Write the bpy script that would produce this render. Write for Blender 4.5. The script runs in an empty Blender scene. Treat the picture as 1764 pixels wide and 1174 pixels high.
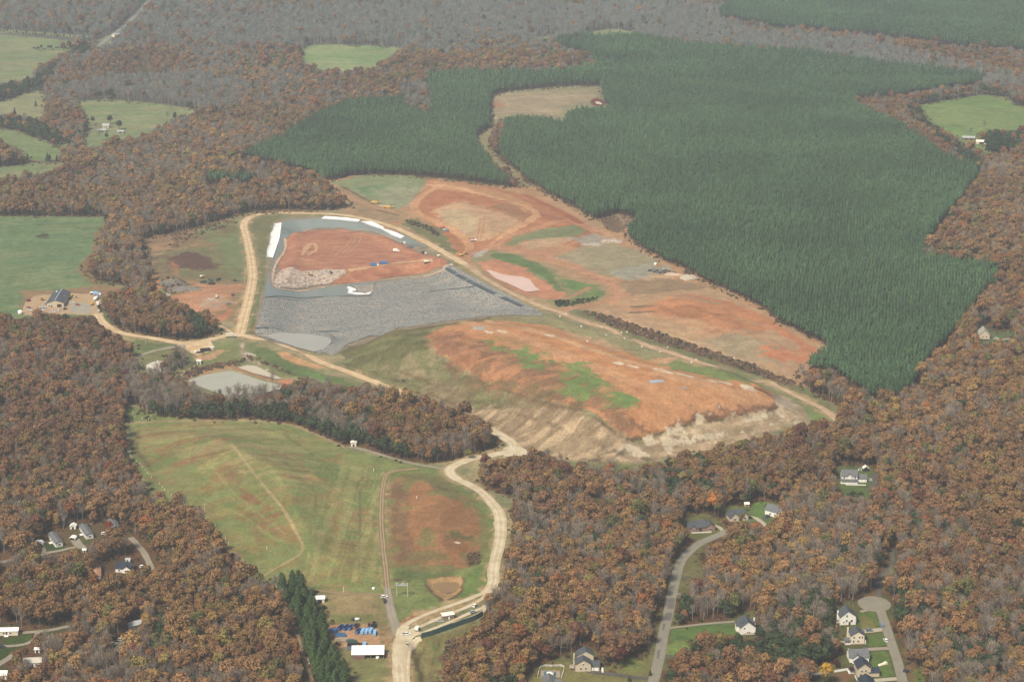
# Aerial view of a landfill among autumn woods. One unit is one metre.
import bpy, math, random
import numpy as np
from mathutils import Vector, Matrix
from mathutils.geometry import delaunay_2d_cdt

R = math.radians
rnd = random.Random(7)
rng = np.random.default_rng(7)
S = bpy.context.scene
C = S.collection

# ------------------------------------------------------------------ camera, sky, sun, exposure
CAM_Z = 584.0
FOCAL = 70.0
FPX = FOCAL / 36.0 * 1764.0
TILT = R(18.34)
cd = bpy.data.cameras.new('camera')
cd.lens = FOCAL
cd.sensor_width = 36.0
cd.clip_start = 1.0
cd.clip_end = 40000.0
cam = bpy.data.objects.new('camera', cd)
C.objects.link(cam)
cam.location = (0, 0, CAM_Z)
cam.rotation_euler = (R(90) - TILT, 0, 0)
S.camera = cam

SUN_EL, SUN_AZ = R(51), R(216)          # azimuth clockwise from +Y, the sun stands behind the camera's left shoulder
world = bpy.data.worlds.new("World")
S.world = world
world.use_nodes = True
wn = world.node_tree
wn.nodes.clear()
sky = wn.nodes.new('ShaderNodeTexSky')
sky.sky_type = 'NISHITA'
sky.sun_disc = False
sky.sun_elevation = SUN_EL
sky.sun_rotation = SUN_AZ
sky.air_density = 1.0
sky.dust_density = 3.0
sky.ozone_density = 1.0
bg = wn.nodes.new('ShaderNodeBackground')
bg.inputs['Strength'].default_value = 0.07
wo = wn.nodes.new('ShaderNodeOutputWorld')
wn.links.new(sky.outputs[0], bg.inputs[0])
wn.links.new(bg.outputs[0], wo.inputs[0])
ld = bpy.data.lights.new('sun', 'SUN')
ld.energy = 3.3
ld.angle = R(12)
ld.color = (1.0, 0.91, 0.77)
sun = bpy.data.objects.new('sun', ld)
C.objects.link(sun)
sd = Vector((math.sin(SUN_AZ) * math.cos(SUN_EL), math.cos(SUN_AZ) * math.cos(SUN_EL), math.sin(SUN_EL)))
sun.rotation_euler = sd.to_track_quat('Z', 'Y').to_euler()
sun.location = sd * 3000
S.view_settings.view_transform = 'Standard'
S.view_settings.look = 'None'
S.view_settings.exposure = 0.77
S.view_settings.gamma = 1.0
S.cycles.volume_bounces = 1
S.cycles.max_bounces = 5
S.cycles.diffuse_bounces = 2
S.cycles.transparent_max_bounces = 4
S.cycles.caustics_reflective = False
S.cycles.caustics_refractive = False

# ------------------------------------------------------------------ numeric helpers
def lin(c):
    c = c / 255.0
    return c / 12.92 if c <= 0.04045 else ((c + 0.055) / 1.055) ** 2.4

GAIN = 0.62
HAZE = 0.9e-4
def col(r, g, b, k=1.0):
    """albedo from the colour a thing has in daylight, less the air's own veil"""
    v = [max(lin(r) - 0.014, 0.004), max(lin(g) - 0.015, 0.004), max(lin(b) - 0.020, 0.003)]
    m = (v[0] + v[1] + v[2]) / 3; 
    if r > 165 and r > g * 1.22: v[1] *= 1.07; v[2] *= 1.04          # red clay dries towards tan
    elif g > r and g > b * 1.15: v[0] *= 1.03; v[2] *= 1.02   # autumn grass
    return tuple(min(x * GAIN * k, 0.85) for x in v)

_T = {}
def vnoise(x, y, seed=0):
    if seed not in _T:
        _T[seed] = np.random.default_rng(seed + 100).random((256, 256)).astype(np.float32)
    t = _T[seed]
    xi = np.floor(x).astype(np.int64); yi = np.floor(y).astype(np.int64)
    fx = x - xi; fy = y - yi
    fx = fx * fx * (3 - 2 * fx); fy = fy * fy * (3 - 2 * fy)
    x0 = xi & 255; x1 = (xi + 1) & 255; y0 = yi & 255; y1 = (yi + 1) & 255
    return (t[y0, x0] * (1 - fx) + t[y0, x1] * fx) * (1 - fy) + (t[y1, x0] * (1 - fx) + t[y1, x1] * fx) * fy

def fbm(x, y, seed=0, o=3):
    s = 0.0; a = 0.5; n = 0.0
    for k in range(o):
        s = s + a * vnoise(x * 2 ** k + 17.3 * k, y * 2 ** k + 5.1 * k, seed + k); n += a; a *= 0.5
    return s / n

def sstep(a, b, x):
    t = np.clip((x - a) / (b - a), 0, 1)
    return t * t * (3 - 2 * t)

def sdf(poly, X, Y):
    """signed distance, positive inside"""
    d2 = np.full(X.shape, 1e18); ins = np.zeros(X.shape, bool)
    n = len(poly)
    for i in range(n):
        ax, ay = poly[i][0], poly[i][1]; bx, by = poly[(i + 1) % n][0], poly[(i + 1) % n][1]
        ex, ey = bx - ax, by - ay
        wx, wy = X - ax, Y - ay
        t = np.clip((wx * ex + wy * ey) / (ex * ex + ey * ey + 1e-12), 0, 1)
        dx, dy = wx - ex * t, wy - ey * t
        d2 = np.minimum(d2, dx * dx + dy * dy)
        if ay != by:
            c = ((ay > Y) != (by > Y)) & (X < (bx - ax) * (Y - ay) / (by - ay) + ax)
            ins ^= c
    d = np.sqrt(d2)
    return np.where(ins, d, -d)

def ldist(line, X, Y):
    d2 = np.full(X.shape, 1e18)
    for i in range(len(line) - 1):
        ax, ay = line[i][0], line[i][1]; bx, by = line[i + 1][0], line[i + 1][1]
        ex, ey = bx - ax, by - ay
        wx, wy = X - ax, Y - ay
        t = np.clip((wx * ex + wy * ey) / (ex * ex + ey * ey + 1e-12), 0, 1)
        dx, dy = wx - ex * t, wy - ey * t
        d2 = np.minimum(d2, dx * dx + dy * dy)
    return np.sqrt(d2)

# ------------------------------------------------------------------ the lie of the land (a 3 m height grid)
GX0, GX1, GY0, GY1, GS = -1600.0, 1600.0, 900.0, 4900.0, 3.0
gx = np.arange(GX0, GX1 + 1, GS); gy = np.arange(GY0, GY1 + 1, GS)
GXX, GYY = np.meshgrid(gx, gy)
H = (fbm(GXX / 620.0 + 3.2, GYY / 620.0, 1, 2) - 0.5) * 22.0 + (fbm(GXX / 160.0, GYY / 160.0, 5, 2) - 0.5) * 4.0
H = H - 0.0

def hgt(x, y):
    x = np.asarray(x, float); y = np.asarray(y, float)
    fx = np.clip((x - GX0) / GS, 0, len(gx) - 1.001); fy = np.clip((y - GY0) / GS, 0, len(gy) - 1.001)
    i = fx.astype(int); j = fy.astype(int); u = fx - i; v = fy - j
    return (H[j, i] * (1 - u) + H[j, i + 1] * u) * (1 - v) + (H[j + 1, i] * (1 - u) + H[j + 1, i + 1] * u) * v

CT, ST = math.cos(TILT), math.sin(TILT)
_P = {}
def P(px, py):
    """where the sight line through a point surveyed off the photograph meets the land"""
    a = (px - 882.0) / FPX; b = (587.0 - py) / FPX
    dx, dy, dz = a, CT + b * ST, -ST + b * CT
    t0 = (40 - CAM_Z) / dz; t1 = (-40 - CAM_Z) / dz
    ts = np.linspace(t0, t1, 260)
    f = CAM_Z + ts * dz - hgt(ts * dx, ts * dy)
    k = int(np.argmax(f <= 0))
    if k == 0: return (t1 * dx, t1 * dy)
    lo, hi = ts[k - 1], ts[k]
    for _ in range(14):
        m = (lo + hi) / 2
        if CAM_Z + m * dz - float(hgt(m * dx, m * dy)) > 0: lo = m
        else: hi = m
    return (hi * dx, hi * dy)

def PZ(px, py, up=0.0):
    x, y = P(px, py)
    return Vector((x, y, float(hgt(x, y)) + up))

def W(pts): return [P(*p) for p in pts]

def project(x, y, z):
    d = y * CT + (CAM_Z - z) * ST
    v = y * ST + (z - CAM_Z) * CT
    return 882.0 + FPX * x / d, 587.0 - FPX * v / d, d

def smooth_line(pts, step=4.0):
    """Catmull-Rom through world points, evenly resampled"""
    p = [np.array(q[:2], float) for q in pts]
    p = [2 * p[0] - p[1]] + p + [2 * p[-1] - p[-2]]
    out = []
    for i in range(1, len(p) - 2):
        n = max(2, int(np.linalg.norm(p[i + 1] - p[i]) / step))
        for k in range(n):
            t = k / n
            out.append(0.5 * ((2 * p[i]) + (-p[i - 1] + p[i + 1]) * t + (2 * p[i - 1] - 5 * p[i] + 4 * p[i + 1] - p[i + 2]) * t * t + (-p[i - 1] + 3 * p[i] - 3 * p[i + 1] + p[i + 2]) * t ** 3))
    out.append(p[-2])
    return out

def raise_land(pts, amp, wid, prof=1.0):
    global H
    poly = W(pts)
    xs = [q[0] for q in poly]; ys = [q[1] for q in poly]
    i0, i1 = int((min(xs) - GX0) / GS) - 1, int((max(xs) - GX0) / GS) + 2
    j0, j1 = int((min(ys) - GY0) / GS) - 1, int((max(ys) - GY0) / GS) + 2
    sl = (slice(j0, j1), slice(i0, i1))
    d = sdf(poly, GXX[sl], GYY[sl])
    H[sl] += amp * sstep(0, wid, d) ** prof

MOUND = [(582, 612), (600, 595), (650, 577), (700, 565), (780, 552), (850, 545), (940, 543), (1000, 560), (1100, 590), (1200, 615), (1310, 655), (1385, 700), (1392, 722), (1310, 750), (1230, 772), (1150, 790), (1080, 805), (980, 793), (900, 768), (800, 715), (700, 680), (600, 640)]
BASIN = [(437, 580), (452, 500), (462, 440), (468, 385), (500, 373), (560, 373), (640, 385), (700, 410), (770, 448), (860, 500), (930, 538), (850, 545), (700, 567), (600, 595), (575, 612), (530, 600)]
FILL = [(486, 405), (540, 395), (600, 393), (680, 410), (730, 435), (790, 455), (765, 470), (700, 478), (640, 484), (560, 491), (500, 498), (472, 490), (475, 465), (490, 440)]
GHILL = [(225, 735), (340, 724), (450, 724), (560, 767), (650, 800), (655, 900), (668, 1000), (560, 1010), (450, 995), (380, 930), (290, 850), (230, 780)]
raise_land([(700, 350), (740, 308), (840, 316), (930, 345), (1000, 385), (900, 410), (830, 425), (760, 400)], 8, 60)
raise_land([(1050, 500), (1180, 490), (1280, 520), (1380, 590), (1400, 620), (1340, 640), (1200, 590), (1080, 540)], 5, 60)
raise_land(BASIN, -10, 42)
raise_land(FILL, 10, 18)
raise_land(MOUND, 24, 58)
MTOP = [(745, 600), (738, 580), (760, 565), (800, 556), (870, 552), (950, 562), (1040, 592), (1130, 622), (1250, 652), (1330, 676), (1340, 690), (1345, 700), (1250, 717), (1190, 727), (1140, 743), (1088, 754), (1060, 739), (1010, 703), (940, 688), (850, 662), (790, 630)]
raise_land(MTOP, 3.5, 26)
raise_land([(455, 385), (470, 380), (560, 378), (640, 388), (700, 412), (760, 448), (740, 452), (690, 425), (640, 400), (560, 392), (490, 395)], -1.5, 8)
raise_land(GHILL, 17, 115)
raise_land([(665, 815), (760, 812), (840, 850), (850, 900), (830, 970), (760, 985), (700, 980), (668, 930)], 7, 45)
raise_land([(700, 1100), (735, 1098), (772, 1084), (833, 1063), (830, 1100), (800, 1174), (720, 1174)], -4.5, 6)

PONDS = {}
def pond(key, pts, drop=1.6, bank=7.0):
    global H
    poly = W(pts)
    lvl = float(np.mean([hgt(*q) for q in poly])) - drop
    xs = [q[0] for q in poly]; ys = [q[1] for q in poly]
    i0, i1 = int((min(xs) - bank - GX0) / GS) - 2, int((max(xs) + bank - GX0) / GS) + 3
    j0, j1 = int((min(ys) - bank - GY0) / GS) - 2, int((max(ys) + bank - GY0) / GS) + 3
    sl = (slice(j0, j1), slice(i0, i1))
    d = sdf(poly, GXX[sl], GYY[sl])
    a = sstep(-bank, 1.0, d)
    H[sl] = H[sl] * (1 - a) + (lvl - 0.8 * sstep(-1, 6, d) + 0.25 * sstep(1, -bank, d)) * a
    PONDS[key] = lvl
LAKE = [(321, 653), (353, 643), (397, 635), (421, 642), (452, 652), (489, 660), (500, 664), (460, 676), (390, 682), (350, 668)]
SETTLE = [(407, 631), (424, 625), (441, 626), (462, 637), (491, 650), (474, 653), (438, 643), (421, 637)]
PINK = [(834, 461), (845, 462), (870, 470), (900, 473), (913, 478), (922, 490), (933, 497), (915, 503), (905, 503), (880, 491), (855, 480)]
BROWN = [(744, 1000), (765, 997), (791, 998), (793, 1006), (782, 1019), (767, 1022), (752, 1012)]
SUMP = [(443, 571), (480, 574), (530, 577), (565, 582), (571, 590), (556, 602), (541, 607), (510, 599), (480, 588), (455, 578)]
pond('lake', LAKE, 1.6, 9)
pond('settle', SETTLE, 1.4, 5)
pond('pink', PINK, 2.2, 12)
pond('brown', BROWN, 2.0, 8)
pond('sump', SUMP, 0.6, 8)
pond('sand', [(1024, 174), (1031, 173), (1038, 177), (1036, 180), (1028, 179)], 1.0, 6)

# ------------------------------------------------------------------ materials
def nn(nt, t, **kw):
    n = nt.nodes.new(t)
    for k, v in kw.items(): setattr(n, k, v)
    return n

def mat(name, c, rough=0.85, var=0.12, scale=0.5, metal=0.0, bump=0.0, spec=0.3):
    """one base colour broken up by two scales of noise in object space"""
    m = bpy.data.materials.new(name); m.use_nodes = True
    nt = m.node_tree; b = nt.nodes['Principled BSDF']
    tc = nn(nt, 'ShaderNodeTexCoord')
    n1 = nn(nt, 'ShaderNodeTexNoise'); n1.inputs['Scale'].default_value = scale; n1.inputs['Detail'].default_value = 6
    nt.links.new(tc.outputs['Object'], n1.inputs['Vector'])
    mr = nn(nt, 'ShaderNodeMapRange'); mr.inputs['From Min'].default_value = 0.3; mr.inputs['From Max'].default_value = 0.7
    mr.inputs['To Min'].default_value = 1 - var; mr.inputs['To Max'].default_value = 1 + var
    nt.links.new(n1.outputs[0], mr.inputs['Value'])
    mx = nn(nt, 'ShaderNodeVectorMath', operation='SCALE'); mx.inputs[0].default_value = c[:3]
    nt.links.new(mr.outputs[0], mx.inputs['Scale'])
    nt.links.new(mx.outputs[0], b.inputs['Base Color'])
    b.inputs['Roughness'].default_value = rough; b.inputs['Metallic'].default_value = metal
    b.inputs['Specular IOR Level'].default_value = spec
    if bump:
        bp = nn(nt, 'ShaderNodeBump'); bp.inputs['Strength'].default_value = bump; bp.inputs['Distance'].default_value = 0.3
        nt.links.new(n1.outputs[0], bp.inputs['Height']); nt.links.new(bp.outputs[0], b.inputs['Normal'])
    return m

# ------------------------------------------------------------------ object helpers
def tag(o, label=None, cat=None, group=None, kind=None):
    if label: o['label'] = label
    if cat: o['category'] = cat
    if group: o['group'] = group
    if kind: o['kind'] = kind
    return o

def link_mesh(name, me, parent=None):
    o = bpy.data.objects.new(name, me); C.objects.link(o)
    if parent is not None: o.parent = parent
    return o

def np_mesh(name, V, F, mats, smooth=True):
    """V (n,3), F (m,4) or (m,3)"""
    me = bpy.data.meshes.new(name)
    F = np.asarray(F, np.int32); k = F.shape[1]
    me.vertices.add(len(V)); me.vertices.foreach_set('co', np.asarray(V, np.float32).ravel())
    me.loops.add(F.size); me.loops.foreach_set('vertex_index', F.ravel())
    me.polygons.add(len(F)); me.polygons.foreach_set('loop_start', np.arange(0, F.size, k, dtype=np.int32))
    me.polygons.foreach_set('loop_total', np.full(len(F), k, np.int32))
    for m in (mats if isinstance(mats, (list, tuple)) else [mats]): me.materials.append(m)
    if smooth: me.polygons.foreach_set('use_smooth', np.ones(len(F), bool))
    me.update(calc_edges=True); me.validate()
    return me

def thing(name, loc, label, cat, group=None, rz=0.0):
    o = bpy.data.objects.new(name, None); C.objects.link(o)
    o.empty_display_size = 2.0
    o.location = loc; o.rotation_euler = (0, 0, rz)
    return tag(o, label, cat, group)

def clone(root, loc, rz, label=None, group=None, color=None, scale=None):
    r = root.copy(); C.objects.link(r); r.location = loc; r.rotation_euler = (0, 0, rz)
    if scale is not None: r.scale = scale
    if label: r['label'] = label
    if group: r['group'] = group
    for ch in list(root.children):
        c = ch.copy(); C.objects.link(c); c.parent = r
        if color is not None: c.color = color
        for g in ch.children:
            d = g.copy(); C.objects.link(d); d.parent = c
    return r

class MB:
    def __init__(s): s.v = []; s.f = []
    def box(s, cx, cy, cz, sx, sy, sz, rz=0.0, taper=1.0, ry=0.0):
        """centre in plan, cz is the underside"""
        b = len(s.v)
        for dz, t in ((0, 1.0), (sz, taper)):
            for dx, dy in ((-.5, -.5), (.5, -.5), (.5, .5), (-.5, .5)):
                x, y, z = dx * sx * t, dy * sy * t, dz
                if ry: x, z = x * math.cos(ry) + z * math.sin(ry), -x * math.sin(ry) + z * math.cos(ry)
                s.v.append((cx + x * math.cos(rz) - y * math.sin(rz), cy + x * math.sin(rz) + y * math.cos(rz), cz + z))
        for q in ((0, 3, 2, 1), (4, 5, 6, 7), (0, 1, 5, 4), (1, 2, 6, 5), (2, 3, 7, 6), (3, 0, 4, 7)):
            s.f.append(tuple(b + i for i in q))
        return s
    def hull(s, prof, y0, y1, axis='x'):
        """a profile in (along, up) extruded across from y0 to y1"""
        b = len(s.v); n = len(prof)
        for y in (y0, y1):
            for (x, z) in prof: s.v.append((x, y, z))
        s.f.append(tuple(b + i for i in range(n))); s.f.append(tuple(b + n + i for i in reversed(range(n))))
        for i in range(n):
            j = (i + 1) % n
            s.f.append((b + j, b + i, b + n + i, b + n + j))
        return s
    def cyl(s, p0, p1, r0, r1=None, n=10):
        r1 = r0 if r1 is None else r1
        p0 = Vector(p0); p1 = Vector(p1); d = (p1 - p0).normalized()
        a = d.orthogonal().normalized(); c = d.cross(a)
        b = len(s.v)
        for p, r in ((p0, r0), (p1, r1)):
            for i in range(n):
                t = 2 * math.pi * i / n
                s.v.append(tuple(p + (a * math.cos(t) + c * math.sin(t)) * r))
        for i in range(n):
            j = (i + 1) % n
            s.f.append((b + i, b + j, b + n + j, b + n + i))
        s.f.append(tuple(b + i for i in reversed(range(n)))); s.f.append(tuple(b + n + i for i in range(n)))
        return s
    def build(s, name, m, parent=None, smooth=False):
        me = bpy.data.meshes.new(name)
        me.from_pydata(s.v, [], s.f); me.materials.append(m)
        if smooth:
            for p in me.polygons: p.use_smooth = True
        me.validate(); me.update()
        return link_mesh(name, me, parent)
# ------------------------------------------------------------------ the ground sheet
ys = [-12000.0, -6000.0, -2000.0, 0.0, 400.0, 700.0, 850.0, 950.0, 1010.0]
y = 1040.0
while y < 4300:
    ys.append(y); y += 1.15 * (y / 1100.0) ** 1.5
y = ys[-1] + 30
while y < 20000: ys.append(y); y += 40 * (1.22 ** len([q for q in ys if q > 4300]))
ys.append(24000.0)
ys = np.array(ys)
NC = 1120
u = np.linspace(-0.335, 0.335, NC)
ext = np.array([20, 60, 140, 300, 600, 1200, 2500, 5000, 9000, 15000.0])
wy = np.clip(ys, 1000.0, 4400.0)
cols = []
for e in ext[::-1]: cols.append(-0.335 * wy - e)
for q in u: cols.append(q * wy)
for e in ext: cols.append(0.335 * wy + e)
GVX = np.array(cols).T
GVY = np.repeat(ys[:, None], GVX.shape[1], axis=1)
nr, ncx = GVX.shape
GVX = GVX.ravel(); GVY = GVY.ravel()
GVZ = hgt(GVX, GVY)
COLR = np.zeros((len(GVX), 3), np.float32)

LITTER = col(98, 74, 58)
LITTER2 = col(120, 92, 70)
PINEFLOOR = col(92, 76, 62)
f0 = fbm(GVX / 45.0, GVY / 45.0, 21, 3)[:, None]
COLR[:] = np.array(LITTER) * (1 - f0) + np.array(LITTER2) * f0
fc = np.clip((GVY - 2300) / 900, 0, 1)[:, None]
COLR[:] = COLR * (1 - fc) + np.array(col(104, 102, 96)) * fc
WARP = ((fbm(GVX / 9.0, GVY / 9.0, 31, 3) - 0.5) * 2).astype(np.float32)
WARP2 = ((fbm(GVX / 2.7, GVY / 2.7, 41, 2) - 0.5) * 2).astype(np.float32)

def blend(idx, a, c):
    a = a[:, None].astype(np.float32)
    COLR[idx] = COLR[idx] * (1 - a) + np.asarray(c, np.float32) * a

def paint(pts, c, soft=1.5, jag=2.0, op=1.0, patch=None, world=False):
    """lay a ground colour inside an outline. patch = (size along, size across, bearing in degrees, share covered) breaks it up"""
    poly = pts if world else W(pts)
    xs = [q[0] for q in poly]; yy = [q[1] for q in poly]; m = soft + jag + 2
    idx = np.nonzero((GVX > min(xs) - m) & (GVX < max(xs) + m) & (GVY > min(yy) - m) & (GVY < max(yy) + m))[0]
    if not len(idx): return
    X = GVX[idx]; Y = GVY[idx]
    d = sdf(poly, X, Y) + jag * WARP[idx] * 2.6 + jag * 1.1 * WARP2[idx]
    a = sstep(-soft * .6, soft * .6, d) * op
    if patch: a = a * patchy(X, Y, patch)
    blend(idx, a, c)

def patchy(X, Y, patch):
    la, lc, br, sh = patch[:4]
    sdd = patch[4] if len(patch) > 4 else 51
    ca, sa = math.cos(R(br)), math.sin(R(br))
    u_ = X * ca + Y * sa; v_ = -X * sa + Y * ca
    if len(patch) < 6: la = min(la, lc * 2.4)
    w_ = 5.0 * (fbm(u_ / 14.0, v_ / 14.0, sdd + 9, 2) - .5)
    n = fbm((u_ + w_) / la, (v_ + w_) / lc, sdd, 5)
    return sstep(0.60 - 0.25 * sh - 0.05, 0.60 - 0.25 * sh + 0.06, n) if sh < 1 else 1

def stroke(pts, wid, c, soft=0.8, op=1.0, patch=None, rough=0.4, ruts=None):
    line = smooth_line(W(pts), 6.0)
    xs = [q[0] for q in line]; yy = [q[1] for q in line]; m = wid + soft + 2
    idx = np.nonzero((GVX > min(xs) - m) & (GVX < max(xs) + m) & (GVY > min(yy) - m) & (GVY < max(yy) + m))[0]
    if not len(idx): return
    X = GVX[idx]; Y = GVY[idx]
    ld_ = ldist(line, X, Y)
    d = wid / 2 - ld_ + rough * wid * WARP[idx]
    a = sstep(-soft, soft, d) * op
    if patch: a = a * patchy(X, Y, patch)
    blend(idx, a, c)
    if ruts:
        side = (X * .7 + Y * .3) * .02
        k = .5 + .5 * np.sin(ld_ * 6.283 / 3.6 + 3 * WARP[idx] + side)
        blend(idx, a * k * ruts * (.4 + .6 * sstep(.35, .6, fbm(X / 25, Y / 25, 161, 2))), tuple(q * .66 for q in c))

# colours seen in the photograph
GRASS = (118, 132, 86); GRASSY = (146, 148, 100); GRASSD = (92, 112, 76); GRASSB = (112, 140, 84)
PAST = (112, 134, 96); KHAKI = (160, 148, 112); DRY = (158, 140, 108); CLAY = (190, 136, 98); CLAYD = (166, 104, 78)
CLAYL = (206, 156, 120); CLAYR = (198, 118, 88); SANDC = (196, 172, 136); DIRT = (206, 180, 142); BRUSH = (112, 92, 76)
GREYG = (156, 154, 132); PALE = (196, 180, 150); WHITEP = (214, 202, 176); TAN = (178, 160, 124); BROWNP = (150, 116, 86)

OPEN = {}
OPEN['pasture_a'] = [(-60, 62), (0, 60), (60, 64), (133, 73), (125, 82), (118, 95), (95, 103), (70, 115), (55, 133), (35, 140), (-60, 150)]
OPEN['pasture_a2'] = [(-60, 48), (0, 51), (60, 55), (150, 62), (165, 66), (150, 67), (60, 59), (-60, 53)]
OPEN['verge_a'] = [(171, 64), (188, 61), (215, 42), (240, 18), (256, -2), (262, -2), (240, 28), (222, 42), (206, 57), (188, 74), (170, 88), (160, 86)]
OPEN['pasture_b'] = [(-60, 180), (0, 176), (40, 162), (70, 153), (76, 165), (77, 195), (74, 205), (35, 200), (-60, 194)]
OPEN['pasture_c'] = [(128, 174), (179, 171), (255, 177), (345, 190), (332, 197), (300, 205), (275, 222), (235, 238), (200, 245), (175, 252), (145, 255), (143, 235), (150, 215), (145, 202), (137, 185)]
OPEN['pasture_d'] = [(-60, 214), (0, 220), (30, 226), (50, 235), (77, 243), (105, 258), (100, 275), (80, 278), (60, 276), (40, 266), (20, 250), (-60, 246)]
OPEN['pasture_d2'] = [(97, 243), (122, 248), (115, 256), (103, 256)]
OPEN['pasture_e'] = [(-60, 290), (0, 288), (50, 281), (110, 280), (108, 290), (75, 297), (40, 305), (-60, 309)]
OPEN['meadow_a'] = [(516, 92), (529, 77), (583, 77), (657, 80), (695, 83), (680, 92), (655, 108), (648, 119), (583, 126), (545, 121), (520, 112)]
OPEN['meadow_b'] = [(916, 67), (951, 60), (956, 65), (930, 70)]
OPEN['meadow_c'] = [(995, 61), (1033, 52), (1064, 50), (1100, 57), (1084, 63), (1033, 65)]
OPEN['clearing'] = [(847, 165), (870, 158), (930, 152), (990, 148), (1033, 149), (1038, 165), (1039, 178), (1060, 187), (1030, 187), (1000, 188), (980, 193), (973, 210), (960, 209), (935, 204), (890, 203), (862, 207), (845, 204)]
OPEN['ride'] = [(846, 203), (862, 205), (860, 217), (850, 228), (843, 240), (843, 250), (849, 262), (860, 272), (872, 284), (893, 296), (905, 311), (925, 323), (942, 335), (932, 339), (910, 330), (890, 310), (868, 292), (850, 285), (838, 265), (822, 246), (819, 236), (832, 225), (845, 220)]
OPEN['field_e'] = [(1580, 181), (1620, 174), (1692, 163), (1733, 167), (1747, 182), (1764, 183), (1860, 184), (1860, 230), (1745, 224), (1700, 226), (1688, 230), (1690, 246), (1700, 252), (1718, 262), (1724, 273), (1705, 275), (1690, 262), (1655, 245), (1645, 236), (1620, 222), (1600, 207)]
OPEN['field_w'] = [(-80, 372), (0, 372), (84, 373), (179, 373), (183, 392), (172, 404), (167, 433), (147, 453), (149, 469), (168, 484), (215, 492), (213, 505), (178, 512), (175, 530), (190, 558), (178, 566), (160, 550), (120, 546), (85, 545), (40, 549), (20, 549), (0, 540), (-80, 535)]
OPEN['landfill'] = [(243, 413), (300, 400), (345, 388), (400, 372), (440, 364), (500, 362), (540, 363), (578, 362), (606, 357), (592, 340), (565, 320), (570, 312), (600, 303), (640, 300), (700, 302), (760, 307), (800, 312), (850, 319), (890, 325), (925, 325), (942, 334), (984, 356), (1020, 377), (1032, 378), (1061, 368), (1087, 374), (1099, 379), (1078, 392), (1072, 404), (1087, 415), (1112, 433), (1143, 451), (1179, 464), (1214, 487), (1230, 492), (1270, 510), (1314, 533), (1340, 556), (1378, 574), (1411, 589), (1430, 600), (1405, 608), (1392, 622), (1388, 634), (1375, 640), (1375, 662), (1408, 680), (1439, 696), (1452, 708), (1440, 726), (1400, 724), (1390, 735), (1345, 749), (1314, 752), (1238, 772), (1161, 785), (1148, 798), (1084, 810), (1059, 805), (995, 805), (975, 795), (951, 784), (928, 781), (905, 783), (880, 790), (849, 793), (828, 800), (823, 828), (839, 841), (885, 858), (878, 880), (880, 930), (866, 976), (861, 1010), (850, 1020), (836, 1030), (834, 1050), (822, 1078), (808, 1099), (785, 1110), (768, 1130), (765, 1174), (765, 1230), (600, 1230), (603, 1168), (590, 1145), (576, 1120), (565, 1080), (548, 1040), (525, 1005), (500, 993), (478, 997), (462, 1010), (451, 994), (409, 966), (358, 905), (332, 874), (304, 858), (256, 854), (230, 816), (220, 777), (216, 734), (217, 700), (228, 696), (245, 700), (245, 718), (345, 723), (434, 723), (478, 727), (524, 736), (583, 766), (619, 769), (670, 787), (734, 798), (772, 795), (844, 774), (868, 762), (862, 750), (841, 747), (839, 730), (798, 708), (747, 695), (695, 683), (657, 668), (639, 670), (583, 662), (517, 655), (491, 662), (470, 674), (440, 682), (395, 686), (352, 676), (318, 660), (281, 650), (265, 650), (235, 650), (218, 640), (213, 625), (240, 604), (222, 590), (190, 575), (176, 566), (190, 556), (205, 568), (230, 575), (300, 586), (330, 586), (362, 580), (380, 572), (372, 560), (362, 545), (340, 535), (330, 540), (310, 520), (285, 512), (270, 505), (262, 490), (260, 470), (250, 440)]
OPEN['house_a'] = [(905, 1240), (908, 1168), (922, 1148), (950, 1138), (968, 1130), (985, 1135), (992, 1116), (1030, 1118), (1040, 1140), (1052, 1156), (1060, 1143), (1097, 1129), (1118, 1124), (1128, 1095), (1135, 1060), (1146, 1025), (1152, 1000), (1160, 970), (1172, 948), (1200, 932), (1225, 920), (1246, 912), (1252, 920), (1222, 938), (1203, 948), (1212, 968), (1205, 990), (1195, 1005), (1190, 1020), (1168, 1020), (1160, 1058), (1158, 1078), (1200, 1074), (1263, 1066), (1268, 1052), (1300, 1052), (1308, 1080), (1300, 1100), (1265, 1094), (1225, 1094), (1195, 1105), (1185, 1125), (1148, 1132), (1143, 1160), (1138, 1240)]
OPEN['house_b'] = [(1172, 905), (1178, 893), (1200, 886), (1225, 885), (1245, 900), (1262, 912), (1246, 922), (1210, 929), (1185, 922)]
OPEN['house_c'] = [(1240, 885), (1262, 870), (1290, 872), (1299, 864), (1318, 862), (1345, 868), (1343, 893), (1325, 905), (1310, 910), (1290, 902), (1262, 898)]
OPEN['house_e'] = [(1436, 810), (1445, 800), (1478, 800), (1500, 803), (1512, 818), (1506, 850), (1494, 858), (1450, 855), (1440, 835)]
OPEN['house_f'] = [(1684, 560), (1706, 560), (1712, 572), (1740, 568), (1742, 590), (1720, 596), (1684, 590)]
OPEN['close'] = [(1476, 1035), (1490, 1024), (1508, 1018), (1512, 1000), (1517, 985), (1531, 968), (1535, 945), (1541, 945), (1541, 972), (1530, 990), (1524, 1008), (1527, 1022), (1541, 1034), (1536, 1052), (1540, 1075), (1556, 1100), (1562, 1152), (1592, 1150), (1600, 1240), (1400, 1240), (1398, 1152), (1440, 1140), (1450, 1120), (1440, 1104), (1436, 1070), (1438, 1048), (1456, 1036)]
OPEN['trailers'] = [(56, 930), (75, 925), (84, 912), (115, 912), (122, 898), (160, 902), (188, 900), (203, 908), (192, 925), (168, 928), (150, 950), (122, 952), (85, 957), (62, 958)]
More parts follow.
